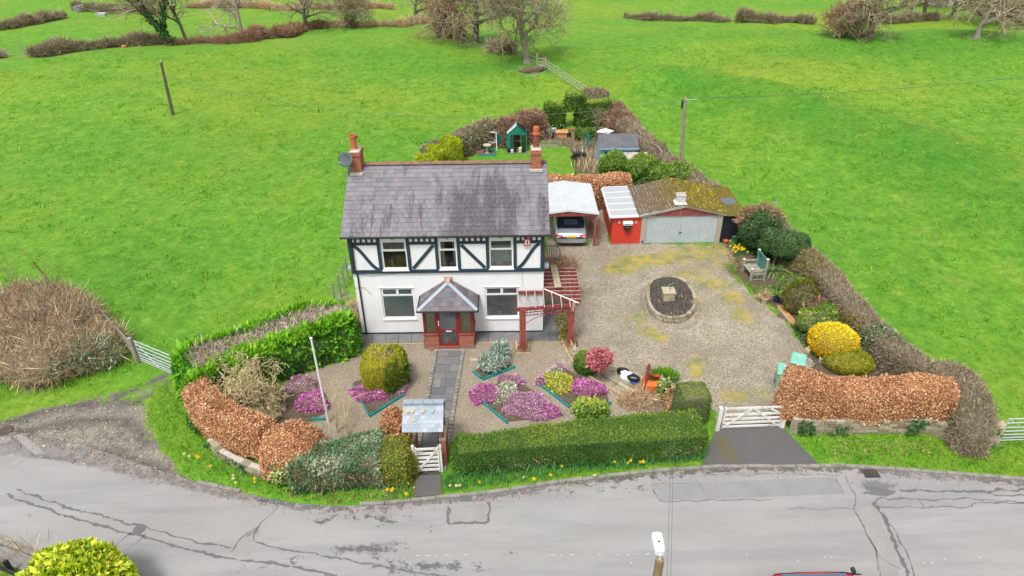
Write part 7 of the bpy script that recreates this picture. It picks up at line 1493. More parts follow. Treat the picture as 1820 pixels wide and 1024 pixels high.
shrub('box_ball', 'dark green clipped ball beside the little red tree', 'bush', [((*G(1042, 645, .5)[:2], .5), (.55, .5, .55))], 'lf_yew', 'green_core', 800, .08, seed=97, blob_kw=dict(amp=.03), rnd=lambda P, N, r: np.clip(.2+.4*N[:, 2]+.4*r.random(len(P)), 0, 1))
g = G(1064, 676); rt_ = thing('red_tree', 'small round-headed red-leaved tree on a short stem by the drive', 'tree', tuple(g)); MB().tube([g, g+Vector((0, 0, .5)), g+Vector((.03, 0, .95))], [.06, .05, .04], 8).build('trunk', 'pale_bark', rt_, True)
foliage(rt_, blob_core((g.x, g.y, 1.1), (.56, .5, .5), 99, .12, 1.4), 'lf_redtree', None, 950, .09, seed=99, name='crown', depth=.3, along=.3)
sg2 = []; rs4 = np.random.default_rng(5)
for i in range(9): o3 = [[], [], []]; a_ = i*.7; grow(np.array([g.x, g.y, .85]), [math.cos(a_)*.7, math.sin(a_)*.7, .6], .03, .55, 2, 3, rs4, o3, kids=(4, 4, 4)); sg2 += o3[2]
V, Fc = seg_mesh(sg2); link('branches', mesh_np('branches', localise(V, rt_), Fc, 'bark', True), rt_)
# log edging, bags, post, orange sack by the drive
le = thing('log_edging', 'curving pale log edging between front garden and drive', 'edging', tuple(G(1050, 668)))
EP = gp((1001, 608), (1008, 632), (1022, 652), (1042, 668), (1075, 688), (1105, 704), (1128, 714)); Q, t = resample(EP, .45)
for p, q in zip(Q[:-1], Q[1:]): MB().tube([(*p, .06), (*q, .06)], .05, 6).build('log', 'log_edge', le, True)
kr2 = thing('stone_kerb', 'line of mossy kerb stones behind the little red tree', 'kerb', tuple(G(1090, 680)))
for p, q in (((1017, 590), (1022, 625)), ((1070, 664), (1098, 682)), ((1099, 682), (1132, 700))): MB().bar(G(*p, .06), G(*q, .06), .14, .13).build('stone', 'stone', kr2, True)
g = G(1145, 700); rp = thing('red_post', 'leaning red timber post with pale bracket beside the orange sack', 'post', tuple(g)); MB().bar((0, 0, -.05), (.06, .05, 1.5), .10, .10).build('shaft', 'red_wood', rp); MB().bar((-.10, .02, 1.46), (.12, .08, 1.42), .07, .1).build('cap_board', 'wood_plank', rp); MB().bar((.08, .1, 1.25), (.36, .5, .75), .05, .07).build('brace', 'grey_wood', rp)
g = G(1160, 694); sk = thing('orange_sack', 'bright orange printed bulk sack standing behind the red post', 'sack', (g.x, g.y, 0), math.radians(-8))
bm_ = MB(); loft(bm_, [[(sx*w_, sy*d_, z) for sx, sy in ((-1, -.6), (-.6, -1), (.6, -1), (1, -.6), (1, .6), (.6, 1), (-.6, 1), (-1, .6), (-1, -.6))] for z, w_, d_ in ((0, .38, .28), (.1, .44, .33), (.4, .45, .34), (.6, .40, .30), (.68, .30, .22))]); bm_.build('bag', 'orange_sack', sk, smoothed=True)
for i, (z, w_) in enumerate(((.46, .27), (.36, .25), (.26, .28), (.17, .22))):
    for j in range(5): x = -w_+j*(2*w_)/5; MB().box(x, -.352, z-.025, x+2*w_/5-.03, -.343, z+.02).build('print', 'print_red', sk)
for s in (-1, 1): MB().tube([(s*.3, .0, .62), (s*.32, .02, .85), (s*.22, .05, .62)], .02, 5).build('strap', 'white_bag', sk)
g = G(1118, 672); cb2 = thing('compost_bag', 'black and white split compost bag lying on the drive', 'bag', tuple(g), math.radians(-25)); vb, fb2 = blob_core((0, 0, .12), (.42, .27, .16), 5, .18, 1.4, zmin=0.01, sq=3); link('bag', mesh_np('bag', vb, fb2, 'white_bag', True), cb2); vb, fb2 = blob_core((.22, -.14, .15), (.26, .2, .16), 6, .2, 1.6, zmin=0.01); link('mouth', mesh_np('mouth', vb, fb2, 'black_bag', True), cb2); vb, fb2 = blob_core((-.28, .16, .12), (.22, .17, .13), 7, .2, 1.6, zmin=0.01); link('end', mesh_np('end', vb, fb2, 'black_bag', True), cb2); vb, fb2 = blob_core((.25, -.3, .06), (.14, .08, .06), 8, .2, 1.6, zmin=0.01); link('label_patch', mesh_np('label_patch', vb, fb2, 'blue_plastic', True), cb2)
shrub('drive_grass_clump', 'tall green grass clump behind the orange sack', 'grass', [((*G(1180, 668, .2)[:2], .15), (.55, .35, .3))], 'lf_grass', 'green_core', 700, .22, seed=101, asp=.12, up=1.0)
shrub('hydrangea', 'pale yellow-green shrub between orange sack and yew block', 'shrub', [((*G(1182, 692, .45)[:2], .4), (.32, .3, .5))], 'lf_variegated', 'green_core', 450, .12, seed=102)
shrub('bare_shrub', 'tangle of pale bare twigs in front of the red post', 'shrub', [((*G(1135, 712, .2)[:2], .15), (.8, .4, .35))], 'lf_straw', None, 500, .3, seed=103, asp=.05, along=.3, rand=1, up=.4)
shrub('bare_shrub', 'pale reddish bare climber over the rear end of the pergola', 'climber', [((2.3, 28.0, 2.15), (.9, .5, .3))], 'lf_redtwig', None, 420, .4, seed=104, asp=.04, along=.3, rand=1, up=.3)
shrub('pergola_climber', 'yellow-green climber at the foot of the right pergola post', 'climber', [((2.35, 25.2, .9), (.35, .3, .6)), ((2.45, 25.0, .3), (.25, .25, .35))], 'lf_privet', None, 260, .10, seed=105)
for i, (px, py, lab) in enumerate(((930, 622, 'small planted square round the left pergola post'), (1015, 614, 'dark planting strip at the right pergola post'))):
    g = G(px, py); pq_ = thing('post_bed', lab, 'flower bed', (g.x, g.y, 0)); MB().box(-.3, -.26, 0, .3, .26, .03).build('soil', 'soil', pq_); MB().bar((-.32, -.28, .04), (.32, -.28, .04), .05, .08).build('edge', 'log_edge', pq_)
    tufts('weeds', np.array([[g.x, g.y-.05, 0.02]]*120)+rng.normal(size=(120, 3))*[.16, .13, 0], .25, 'lf_straw', 7+i, pq_)
g = G(896, 612); o = MB().box(-.2, -.15, 0, .2, .15, .06).build('grey_slab', 'paving'); o.location = g; tag(o, 'loose grey slab lying on gravel by the house slabs', 'slab')
g = G(840, 618); o = MB().box(-.08, -.06, 0, .08, .06, .1).build('red_brick', 'brick'); o.location = G(767, 623); tag(o, 'single red brick lying beside the garden path at the porch', 'brick')
g = G(842, 640); o = MB().box(-.15, -.1, 0, .15, .1, .03).build('stone_flag', 'sandstone'); o.location = g; tag(o, 'single pale flagstone in the gravel right of the path', 'slab')
# euonymus at the lower left corner
c_ = G(135, 1040, 1.0); shrub('euonymus', 'bright yellow-green euonymus bush at the bottom left corner', 'bush', [((c_.x, c_.y, 1.0), (1.5, 1.1, 1.1)), ((c_.x+.45, c_.y+.1, 1.05), (.95, .85, 1.0))], 'lf_euonymus', 'green_core', 460, .16, seed=110, blob_kw=dict(amp=.06), asp=.5, along=.5, rand=.8, up=.2, depth=.10)
rl = thing('roadside_rail', 'dark timber rails beside the footpath at the lower left corner', 'fence', tuple(G(20, 1005)))
for z in (.25, .5): MB().bar(G(-80, 975, z), G(50, 1030, z), .08, .12).build('rail', 'black_wood', rl, True)
for f in (.3, .8): q = G(-80, 975, 0).lerp(G(50, 1030, 0), f); MB().bar(q, q+U*.6, .1, .1).build('post', 'black_wood', rl, True)
tuf = thing('roadside_weeds', 'dry weed stems by the dark rails at the lower left corner', 'weeds', tuple(G(25, 1000))); tufts('stems', np.array([tuple(G(20, 1000))]*160)+rng.normal(size=(160, 3))*[.7, .3, 0], .55, 'lf_straw', 9, tuf, asp=.03)
# brambles at the left
rb2, cb3 = shrub('bramble_thicket', 'big brown bramble and bracken thicket at the left edge', 'thicket', [((*G(75, 595, 1.0)[:2], .6), (2.9, 1.9, .95)), ((*G(-50, 570, 1.2)[:2], .7), (3.4, 2.5, 1.0)), ((*G(55, 560, 1.2)[:2], .7), (3.3, 1.9, .95)), ((*G(142, 608, .8)[:2], .5), (1.3, 1.2, .7)), ((*G(45, 632, .6)[:2], .3), (3.0, 1.0, .55))], 'lf_straw', 'twig_core', 290, .46, seed=120, blob_kw=dict(amp=.2, lump=.3), asp=.034, along=.12, rand=1.0, up=.22, depth=.3)
P, N = scatter(*cb3, 150, 6); link('bare_twigs', leaf_mesh('bare_twigs', P[::2], N[::2], .55, .03, 'lf_twig', 7, along=.5, rand=1.0, up=.5, depth=0, parent=rb2), rb2)
kz = sn(P, .35, 9) > .75; link('bramble_leaves', leaf_mesh('bramble_leaves', np.repeat(P[kz], 3, 0)+rng.normal(size=(kz.sum()*3, 3))*.12, np.repeat(N[kz], 3, 0), .10, .6, 'lf_holly', 8, depth=0, parent=rb2), rb2)
rs5 = np.random.default_rng(9); o3 = [[], [], []]; g = G(75, 540, 1.2)
for i in range(60):
    q_ = cb3[0][rs5.integers(0, len(cb3[0]))]
    if q_[2] > .35: grow(q_, [rs5.normal()*.8, rs5.normal()*.8, .8], .014, 1.5, 2, 3, rs5, o3, kids=(2, 2, 2), spread=.5, grav=-.22, rmin=.007)
for i in range(10): grow(np.array([g.x+rs5.normal()*.5, g.y+rs5.normal()*.3, .6]), [rs5.normal()*.15, rs5.normal()*.1, 1], .025, 2.4, 2, 3, rs5, o3, kids=(3, 3, 3), spread=.4)
V, Fc = seg_mesh(o3[2]); link('saplings', mesh_np('saplings', localise(V, rb2), Fc, 'lf_redtwig', True, attrs={'rnd': np.random.default_rng(1).random(len(V))}), rb2)['kind'] = 'stuff'
# magnolia
g = G(440, 722); mg, mo_ = bare_tree('magnolia', 'spreading pale-stemmed magnolia in bud inside the curved beech hedge', (g.x, g.y, 0), 2.9, .07, 5, trunk=.2, spread=1.0, kids=(6, 5, 4, 3), maxlevel=4, stems=4, mat='magnolia_bark', twigmat='magnolia_bark', wig=.25, rmin=.011)
tips = np.array([s[3:6] for s in mo_[2]]); sel = np.random.default_rng(3).random(len(tips)) < .22; link('buds', leaf_mesh('buds', tips[sel], np.tile([0, 0, 1.0], (sel.sum(), 1)), .085, .45, 'lf_bud', 3, along=.3, rand=.6, up=1, depth=0, parent=mg), mg)
g = G(470, 745); sb3, so_ = bare_tree('budding_shrub', 'low twiggy shrub with pale buds in front of the magnolia', (g.x, g.y, 0), 1.1, .03, 6, trunk=.1, spread=.9, kids=(6, 5, 5), maxlevel=3, mat='magnolia_bark', twigmat='magnolia_bark', rmin=.006, stems=8, cat='shrub')
tips = np.array([s[3:6] for s in so_[2]]); link('buds', leaf_mesh('buds', tips, np.tile([0, 0, 1.0], (len(tips), 1)), .06, .4, 'lf_bud', 3, along=.3, rand=.6, up=1, depth=0, parent=sb3), sb3)
for i, (px, py) in enumerate(((600, 770), (618, 775))):
    g = G(px, py); bare_tree('sapling', ('thin mossy bare sapling behind the holly hedge, left one', 'thin mossy bare sapling behind the holly hedge, right one')[i], (g.x, g.y, 0), 2.6, .03, 130+i, trunk=.25, spread=.5, kids=(5, 4), maxlevel=2, mat='magnolia_bark', twigmat='magnolia_bark', rmin=.007)
# ivy on the stone walls, ground cover, verge turf and flowers
def cover(name, label, poly, dens, size, mat, seed, z=.06, asp=.16, cat='ground cover', up=1.2, rand=.7):
    o = tufts(name, pts_in(gp(*poly) if not isinstance(poly[0][0], float) else poly, dens, seed, z), size, mat, seed, asp=asp, up=up, rand=rand); return tag(o, label, cat, kind='stuff')
for i, (pl_, lab) in enumerate(((V1, 'grass of the left verge by the lay-by'), (V2, 'grass of the verge below the long clipped hedge'), (V3, 'grass of the right verge below the stone wall'))): cover('verge_grass', lab, pl_, 330, .11, 'lf_grass', 200+i, cat='grass')
cover('daffodil_leaves', 'daffodil leaves below the long clipped hedge', ((788, 850), (1000, 828), (1200, 812), (1255, 806), (1250, 824), (1150, 834), (1000, 850), (880, 868), (790, 878)), 380, .30, 'lf_daffleaf', 210, asp=.07, cat='leaves')
cover('daffodil_leaves', 'daffodil leaves at the foot of the olive privet', ((672, 858), (735, 850), (736, 884), (690, 888)), 150, .26, 'lf_daffleaf', 211, asp=.08, cat='leaves')
cover('daffodil_leaves', 'daffodil leaves on the left verge', ((335, 800), (360, 800), (470, 860), (480, 880), (400, 850)), 45, .24, 'lf_daffleaf', 212, asp=.09, cat='leaves')
cover('leaf_litter', 'dead leaves along the foot of the holly hedge', ((490, 865), (600, 880), (690, 872), (735, 862), (735, 884), (680, 892), (600, 896), (500, 885)), 150, .09, 'lf_redtwig', 213, asp=.6, cat='litter', up=.1)
cover('weed_cover', 'weeds growing along the foot of the kerb', ((790, 884), (1000, 858), (1250, 832), (1250, 836), (1000, 864), (790, 890)), 110, .10, 'lf_grass', 214, z=.01, asp=.3, cat='weeds')
cover('ivy_cover', 'ivy and low greenery under the right border shrubs', ((1405, 580), (1440, 570), (1470, 610), (1450, 640), (1425, 615)), 260, .10, 'lf_ivy', 215, asp=.7, up=.4, z=.03)
cover('lawn_strip', 'bright grass strip in front of the bench', ((1284, 470), (1300, 470), (1318, 500), (1340, 510), (1395, 510), (1400, 530), (1350, 525), (1310, 505)), 380, .13, 'lf_grass', 216, cat='grass', z=.02)
cover('bed_grass', 'grass under the small trees behind the bench', ((1365, 490), (1420, 480), (1430, 500), (1400, 512)), 280, .12, 'lf_grass', 217, cat='grass', z=.02)
cover('border_leaves', 'brown fallen leaves on the earth by the bench', ((1290, 440), (1325, 450), (1335, 480), (1310, 490), (1295, 470)), 200, .08, 'lf_redtwig', 218, asp=.7, up=.1, z=.02, cat='litter')
cover('border_leaves', 'brown fallen leaves on the verge below the right stone wall', ((1480, 785), (1650, 780), (1690, 805), (1600, 825), (1480, 815)), 26, .09, 'lf_redtwig', 219, asp=.7, up=.1, z=.10, cat='litter')
cover('dry_grass', 'patch of dry straw grass in the middle of the right verge', ((1500, 788), (1640, 785), (1660, 805), (1580, 818), (1490, 808)), 90, .10, 'lf_straw', 224, z=.07, cat='grass'); cover('nettles', 'dark nettles at the foot of the right thorn corner', ((1690, 796), (1770, 788), (1785, 800), (1720, 812)), 200, .14, 'lf_ivy', 220, asp=.6, up=.5)
cover('rough_grass', 'rough grass below the bramble thicket', ((-40, 680), (60, 665), (160, 640), (235, 640), (240, 660), (120, 690), (-40, 725)), 130, .25, 'lf_grass', 221, asp=.08, cat='grass', z=0)
cover('weed_cover', 'weeds along the front of the garage', ((1230, 436), (1285, 434), (1285, 445), (1240, 448)), 120, .08, 'lf_grass', 222, asp=.3, cat='weeds', z=.015); cover('weed_cover', 'small patch of grass at the carport post', ((1032, 430), (1052, 428), (1050, 438), (1034, 438)), 300, .10, 'lf_grass', 223, asp=.3, cat='grass', z=.015)
def ivy_on(label, path, zlo, zhi, dens, seed, off=.16):
    Q, t = resample(path, .1); r = np.random.default_rng(seed); L = np.hypot(*np.diff(Q, axis=0).T).sum(); n = int(L*(zhi-zlo)*dens); i = r.integers(0, len(Q)-1, n); P = np.c_[Q[i]+(Q[i+1]-Q[i])*r.random((n, 1)), r.uniform(zlo, zhi, n)]; P[:, 1] -= off+.05*r.random(n); m = sn(P, .9, seed) > -.1
    o = link('ivy', leaf_mesh('ivy', P[m], np.tile([0, -1.0, .2], (m.sum(), 1)), .10, .75, 'lf_ivy', seed, along=.6, rand=.6, up=0, depth=0)); tag(o, label, 'ivy', kind='stuff')
ivy_on('ivy on the left end of the right stone wall', gp((1403, 768), (1440, 771)), .0, .75, 380, 231); ivy_on('ivy in the middle of the right stone wall', gp((1468, 771), (1500, 771)), .0, .7, 260, 232); ivy_on('ivy over the right end of the stone wall', gp((1600, 770), (1655, 771), (1700, 790), (1760, 792)), .25, 1.1, 380, 233, .25); ivy_on('ivy on the low wall below the curved beech hedge', gp((340, 750), (378, 795), (440, 838)), .0, .5, 260, 234)
def flower_proto():
    t_ = thing('daffodil', 'x', 'flower'); MB().tube([(0, 0, 0), (.01, 0, .2), (.0, -.03, .27)], .006, 4).build('stem', 'green_metal', t_)
    p = MB()
    for k_ in range(6): a_ = k_*math.pi/3; p.add([(0, -.03, .27), (.045*math.cos(a_-.35), -.045, .275+.045*math.sin(a_-.35)), (.075*math.cos(a_), -.05, .275+.075*math.sin(a_)), (.045*math.cos(a_+.35), -.045, .275+.045*math.sin(a_+.35))], [(0, 1, 2, 3)])
    p.build('petals', 'daffodil', t_); MB().tube([(0, -.04, .272), (0, -.09, .268)], [.018, .032], 7).build('trumpet', 'daffodil', t_); return t_
fpz = flower_proto()
wproto = thing('narcissus', 'x', 'flower')
for ch in fpz.children:
    c_ = ch.copy(); c_.data = ch.data.copy(); COL.objects.link(c_); c_.parent = wproto
    if ch.name.startswith('petals'): c_.data.materials.clear(); c_.data.materials.append(M['narcissus'])
def plant_flowers(proto, spots, label, group, sc):
    for i, (px, py) in enumerate(spots):
        if i == 0 and 'used' not in XF.get(proto.name+'_', ''): o = proto; XF[proto.name+'_'] = 'used'
        else:
            o = proto.copy(); COL.objects.link(o)
            for ch in proto.children: c_ = ch.copy(); COL.objects.link(c_); c_.parent = o
        g = G(px, py+8, 0.05); o.location = g; o.rotation_euler = (-.25, 0, rr.uniform(-.5, .5)); o.scale = (sc*rr.uniform(.85, 1.2),)*3; tag(o, label, 'flower', group)
plant_flowers(fpz, ((852, 858), (949, 855), (998, 829), (1092, 823), (1115, 824), (1120, 822), (1137, 823), (1142, 824), (978, 846)), 'yellow daffodil on the verge below the long clipped hedge', 'yellow daffodils below the clipped hedge', 0.95)
plant_flowers(fpz, ((727, 860), (698, 875), (690, 873), (699, 870), (723, 881)), 'yellow daffodil at the foot of the olive privet', 'yellow daffodils at the privet', .95)
plant_flowers(fpz, ((352, 812), (356, 816), (377, 830), (455, 853), (455, 858)), 'yellow daffodil on the left verge', 'yellow daffodils on the left verge', .95)
plant_flowers(wproto, ((800, 863), (812, 866), (818, 864), (931, 849), (1056, 845)), 'white narcissus on the verge below the long clipped hedge', 'white narcissi below the clipped hedge', .85); plant_flowers(wproto, ((330, 808), (339, 812), (417, 846), (417, 852), (421, 859)), 'white narcissus on the left verge', 'white narcissi on the left verge', .8)
dfs = [(1300+rr.uniform(-4, 28), 428+rr.uniform(-4, 22)) for i in range(26)]
plant_flowers(fpz, dfs, 'yellow daffodil in the big clump beside the black lean-to', 'yellow daffodils by the lean-to', 1.15); cover('daffodil_leaves', 'daffodil leaves of the big clump beside the black lean-to', ((1298, 432), (1330, 428), (1340, 455), (1312, 460), (1300, 450)), 260, .36, 'lf_daffleaf', 241, asp=.06, cat='leaves', z=.02)

# ================================================================ BACK GARDEN
# greenhouse
gh = thing('greenhouse', 'small green-framed glass greenhouse on the back lawn', 'greenhouse', (.5, 48.9, 0)); gx0, gx1, gy0, gy1, ge, gr = -.22, 1.22, 48.9, 50.9, 1.35, 1.98; gm = .5
def gbar(p, q, w=.05): MB().bar(p, q, w, w).build('frame_bar', 'green_metal', gh, True)
for y in (gy0, gy1):
    for x in (gx0, gx1): gbar((x, y, 0), (x, y, ge), .07)
    gbar((gx0, y, ge), (gm, y, gr)); gbar((gx1, y, ge), (gm, y, gr)); gbar((gx0, y, ge), (gx1, y, ge)); gbar((gx0, y, .05), (gx1, y, .05))
    for x in (gm-.28, gm+.28): gbar((x, y, .05), (x, y, 1.6), .035)
gbar((gm, gy0-.05, gr), (gm, gy1, gr), .07)
for x in (gx0, gx1): gbar((x, gy0, ge), (x, gy1, ge)); gbar((x, gy0, .05), (x, gy1, .05))
for i in range(5):
    y = gy0+(gy1-gy0)*i/4
    for x in (gx0, gx1): gbar((x, y, 0), (x, y, ge), .03); gbar((x, y, ge), (gm, y, gr), .03)
for i in range(4):
    y0, y1 = gy0+(gy1-gy0)*i/4+.03, gy0+(gy1-gy0)*(i+1)/4-.03
    MB().slab([(gx0, y1, ge+.02), (gx0, y0, ge+.02), (gm, y0, gr+.02), (gm, y1, gr+.02)], .01).build('roof_pane', 'corrugated', gh, True); MB().slab([(gx1, y0, ge+.02), (gx1, y1, ge+.02), (gm, y1, gr+.02), (gm, y0, gr+.02)], .01).build('roof_pane', 'window_glass', gh, True)  # left roof panes pale and opaque: sky reflection put into the colour
    for x in (gx0, gx1): MB().box(x-.004, y0, .08, x+.004, y1, ge-.03).build('wall_pane', 'window_glass', gh, True)
for a_, b_ in ((gx0+.04, gm-.30), (gm+.30, gx1-.04)): MB().box(a_, gy0-.004, .08, b_, gy0+.004, ge-.03).build('front_pane', 'window_glass', gh, True)
MB().add([(gx0, gy0, ge+.02), (gx1, gy0, ge+.02), (gm, gy0, gr-.03)], [(0, 1, 2)]).build('gable_pane', 'green_metal', gh, True); MB().box(gx0+.02, gy0-.02, .05, gx0+.25, gy0+.02, ge).build('corner_panel', 'green_metal', gh, True)
MB().box(gx0+.2, gy0+.8, .5, gx1-.2, gy0+1.6, .55).build('staging', 'wood_plank', gh, True); MB().box(gx0-.1, gy0-.35, 0, gx1+.1, gy0-.05, .06).build('step', 'paving', gh, True)
for i, (x, mt, h) in enumerate(((-.1, 'black_bag', .3), (.15, 'white_paint', .18), (.35, 'black_bag', .35), (.75, 'cream_blind', .35), (1.0, 'black_bag', .22))):
    o = MB().lathe([(.10, 0), (.13, h), (.14, h), (.11, h*.9), (0, h*.85)], 10).build('plant_tub', mt); o.location = (x, gy0-.22, .06); tag(o, ('black tub at the left of the greenhouse front', 'white tub at the greenhouse front', 'tall black tub at the greenhouse door', 'cream tub right of the greenhouse door', 'low black tub at the right of the greenhouse front')[i], 'tub')
wb = G(891, 262); o = MB().lathe([(.30, 0), (.36, .4), (.36, .8), (.30, 1.05), (.12, 1.12), (0, 1.13)], 16).build('water_butt', 'green_plastic'); o.location = (wb.x, wb.y+.3, .1); tag(o, 'dark green water butt left of the greenhouse', 'water butt')
# swing frame
a = G(857, 265); b = G(883, 268); sw_ = thing('swing_seat_frame', 'bare white metal frame of a garden swing on the back lawn', 'swing', tuple(a)); hh = 1.25
for p in (a, b):
    for dy in (0, .9): MB().tube([p+Vector((0, dy, 0)), p+Vector((.03 if p is a else -.03, .45, hh))], .03, 6).build('leg', 'white_paint', sw_, True)
MB().tube([a+Vector((.03, .45, hh)), b+Vector((-.03, .45, hh))], .035, 6).build('top_bar', 'white_paint', sw_, True)
for z, y in ((.55, .2), (.55, .75)): MB().tube([a+Vector((.12, y, z)), b+Vector((-.12, y, z))], .022, 6).build('seat_bar', 'white_paint', sw_, True)
for p, s in ((a, .12), (b, -.12)): MB().tube([p+Vector((s, .2, .55)), p+Vector((s, .75, .55))], .022, 6).build('seat_bar', 'white_paint', sw_, True)
# bird bath in a square bed
g = G(866, 273); bb = thing('bird_bath', 'stone bird bath on the back lawn in a square teal bed', 'bird bath', tuple(g)); MB().lathe([(.16, 0), (.14, .08), (.08, .15), (.07, .5), (.12, .55), (.3, .62), (.32, .68), (.26, .68), (.1, .62), (0, .61)], 16).build('basin', 'sandstone', bb)
qd = thing('square_bed', 'little square teal-edged bed round the bird bath', 'flower bed', tuple(g)); MB().box(-.55, -.5, 0, .55, .5, .05).build('soil', 'soil', qd)
for p, q in (((-.6, -.55), (.6, -.55)), ((.6, -.55), (.6, .55)), ((.6, .55), (-.6, .55)), ((-.6, .55), (-.6, -.55))): MB().bar((*p, .07), (*q, .07), .05, .14).build('edging_board', 'teal_wood', qd)
g = G(852, 272); o = MB().box(-.3, -.15, 0, .3, .15, .18).build('brick_stack', 'brick'); o.location = g; tag(o, 'small stack of pale bricks beside the bird bath bed', 'bricks')
# sheds
def shed(name, label, x0, x1, y0, y1, ze, zr, wall, roofm, parts):
    s_ = thing(name, label, 'shed', ((x0+x1)/2, y0, 0)); ym = (y0+y1)/2
    n = int((x1-x0)/.14)
    for i in range(n): MB().box(x0+(x1-x0)*i/n+.003, y0, 0, x0+(x1-x0)*(i+1)/n-.003, y0+.03, ze-.03).build('board', wall, s_, True)
    for x in (x0, x1-.03): MB().add([(x, y0+.031, 0), (x, y1, 0), (x, y1, ze-.03), (x, ym, zr-.05), (x, y0+.031, ze-.03), (x+.03, y0+.031, 0), (x+.03, y1, 0), (x+.03, y1, ze-.03), (x+.03, ym, zr-.05), (x+.03, y0+.031, ze-.03)], [(4, 3, 2, 1, 0), (5, 6, 7, 8, 9), (0, 5, 9, 4), (2, 7, 6, 1)]).build('gable_wall', wall, s_, True)
    MB().box(x0, y1-.03, 0, x1, y1, ze-.03).build('rear_wall', wall, s_, True)
    r_ = MB().slab([(x0-.12, y0-.12, ze-.03), (x1+.12, y0-.12, ze-.03), (x1+.12, ym, zr), (x0-.12, ym, zr)], .04); r_.slab([(x1+.12, y1+.12, ze-.03), (x0-.12, y1+.12, ze-.03), (x0-.12, ym, zr), (x1+.12, ym, zr)], .04); ro = r_.build('roof', roofm, s_, True)
    return s_, ro
s1, ro = shed('blue_shed', 'pale blue summerhouse shed with dark felt roof in the back garden', 6.25, 8.72, 44.75, 47.2, 1.75, 2.33, 'blue_wood', 'felt', None)
MB().box(7.05, 44.70, .1, 7.5, 44.749, 1.35).build('doorway', 'black_wood', s1, True)
for x in (6.5, 7.75, 8.25): MB().box(x, 44.71, .85, x+.42, 44.748, 1.5).build('window', 'glass_dark', s1, True); MB().box(x-.03, 44.70, 1.15, x+.45, 44.709, 1.19).build('glazing_bar', 'white_paint', s1, True); MB().box(x+.19, 44.70, .85, x+.23, 44.709, 1.5).build('glazing_bar', 'white_paint', s1, True)
MB().bar((6.1, 44.62, 1.72), (8.85, 44.62, 1.72), .03, .09).build('fascia', 'blue_wood', s1, True)
s2, ro = shed('log_store', 'low store with pale shingle roof in front of the blue shed', 7.15, 9.05, 43.35, 44.45, 1.42, 1.72, 'blue_wood', 'shingle', None)
for r_ in range(4):
    for i in range(12): f0 = r_/4; x = 7.03+i*.178+(.09 if r_ % 2 else 0); MB().slab([(x, 43.22+.67*f0, 1.40+.33*f0+.02), (x+.172, 43.22+.67*f0, 1.40+.33*f0+.02), (x+.172, 43.22+.67*(f0+.27), 1.40+.33*(f0+.27)+.008), (x, 43.22+.67*(f0+.27), 1.40+.33*(f0+.27)+.008)], .012).build('shingle', 'shingle', ro, True)
cf = thing('climbing_frame', 'green metal tubes of a climbing frame left of the blue shed', 'climbing frame', tuple(G(1040, 266)))
for p, q in (((1030, 265), (1045, 238)), ((1042, 268), (1046, 240)), ((1052, 262), (1046, 236)), ((1056, 246), (1055, 228)), ((1034, 272), (1050, 240))):
    a = G(*p); MB().tube([a, Vector((*HZ(q[0], q[1], a.y-.0)[:1], a.y, HZ(q[0], q[1], a.y)[1]))], .035, 6).build('tube', 'green_metal', cf, True)
for i in range(4): a = G(1040, 262); MB().tube([a+Vector((0, 0, .25+i*.22)), a+Vector((.6, .1, .25+i*.22))], .02, 5).build('rung', 'green_metal', cf, True)
g = G(998, 243); bx = thing('wooden_hive', 'small orange wooden box with pitched lid on the vegetable plot', 'box', tuple(g)); MB().box(-.42, -.3, 0, .42, .3, .42).build('body', 'wood_orange', bx); MB().slab([(-.5, -.38, .42), (.5, -.38, .42), (.5, 0, .58), (-.5, 0, .58)], .03).build('lid', 'wood_orange', bx); MB().slab([(.5, .38, .42), (-.5, .38, .42), (-.5, 0, .58), (.5, 0, .58)], .03).build('lid', 'wood_orange', bx)
for px, py, mt, lab in ((982, 245, 'black_bag', 'black bin left of the wooden box on the vegetable plot'), (1001+9, 244, 'black_bag', 'black bin right of the wooden box on the vegetable plot')): pot('garden_bin', lab, px, py, .22, .35, mt, 'bin')
pot('garden_bucket', 'grey metal bucket on the vegetable plot', 984, 236, .2, .35, 'galvanised', 'bucket'); pot('garden_bucket', 'tall grey tub near the topiary on the vegetable plot', 1030, 240, .22, .5, 'galvanised', 'tub'); pot('garden_pot', 'small terracotta pot at the foot of the topiary', 1017, 234, .18, .25, 'terracotta')
a = G(1078, 235, .8); wp = thing('white_cover', 'crumpled white plastic sheet on a frame behind the blue shed', 'sheet', tuple(a)); vb, fb2 = blob_core((a.x, a.y, .85), (.55, .32, .16), 5, .25, 1.6); link('sheet', mesh_np('sheet', localise(vb, wp), fb2, 'white_bag', True), wp); MB().tube([(a.x-.5, a.y, 0), (a.x-.5, a.y, .8)], .03, 5).build('leg', 'grey_wood', wp, True); MB().tube([(a.x+.5, a.y, 0), (a.x+.5, a.y, .8)], .03, 5).build('leg', 'grey_wood', wp, True)
rbed = thing('raised_bed', 'low timber-edged raised bed at the back of the lawn', 'raised bed', tuple(G(980, 255)))
for p, q in (((962, 252), (998, 254)), ((960, 258), (996, 260)), ((998, 254), (996, 260))): MB().bar(G(*p, .1), G(*q, .1), .05, .2).build('board', 'grey_wood', rbed, True)
tufts('greens', pts_in(gp((962, 253), (997, 255), (995, 259), (961, 257)), 60, 3, .1), .2, 'lf_grass', 3, rbed)
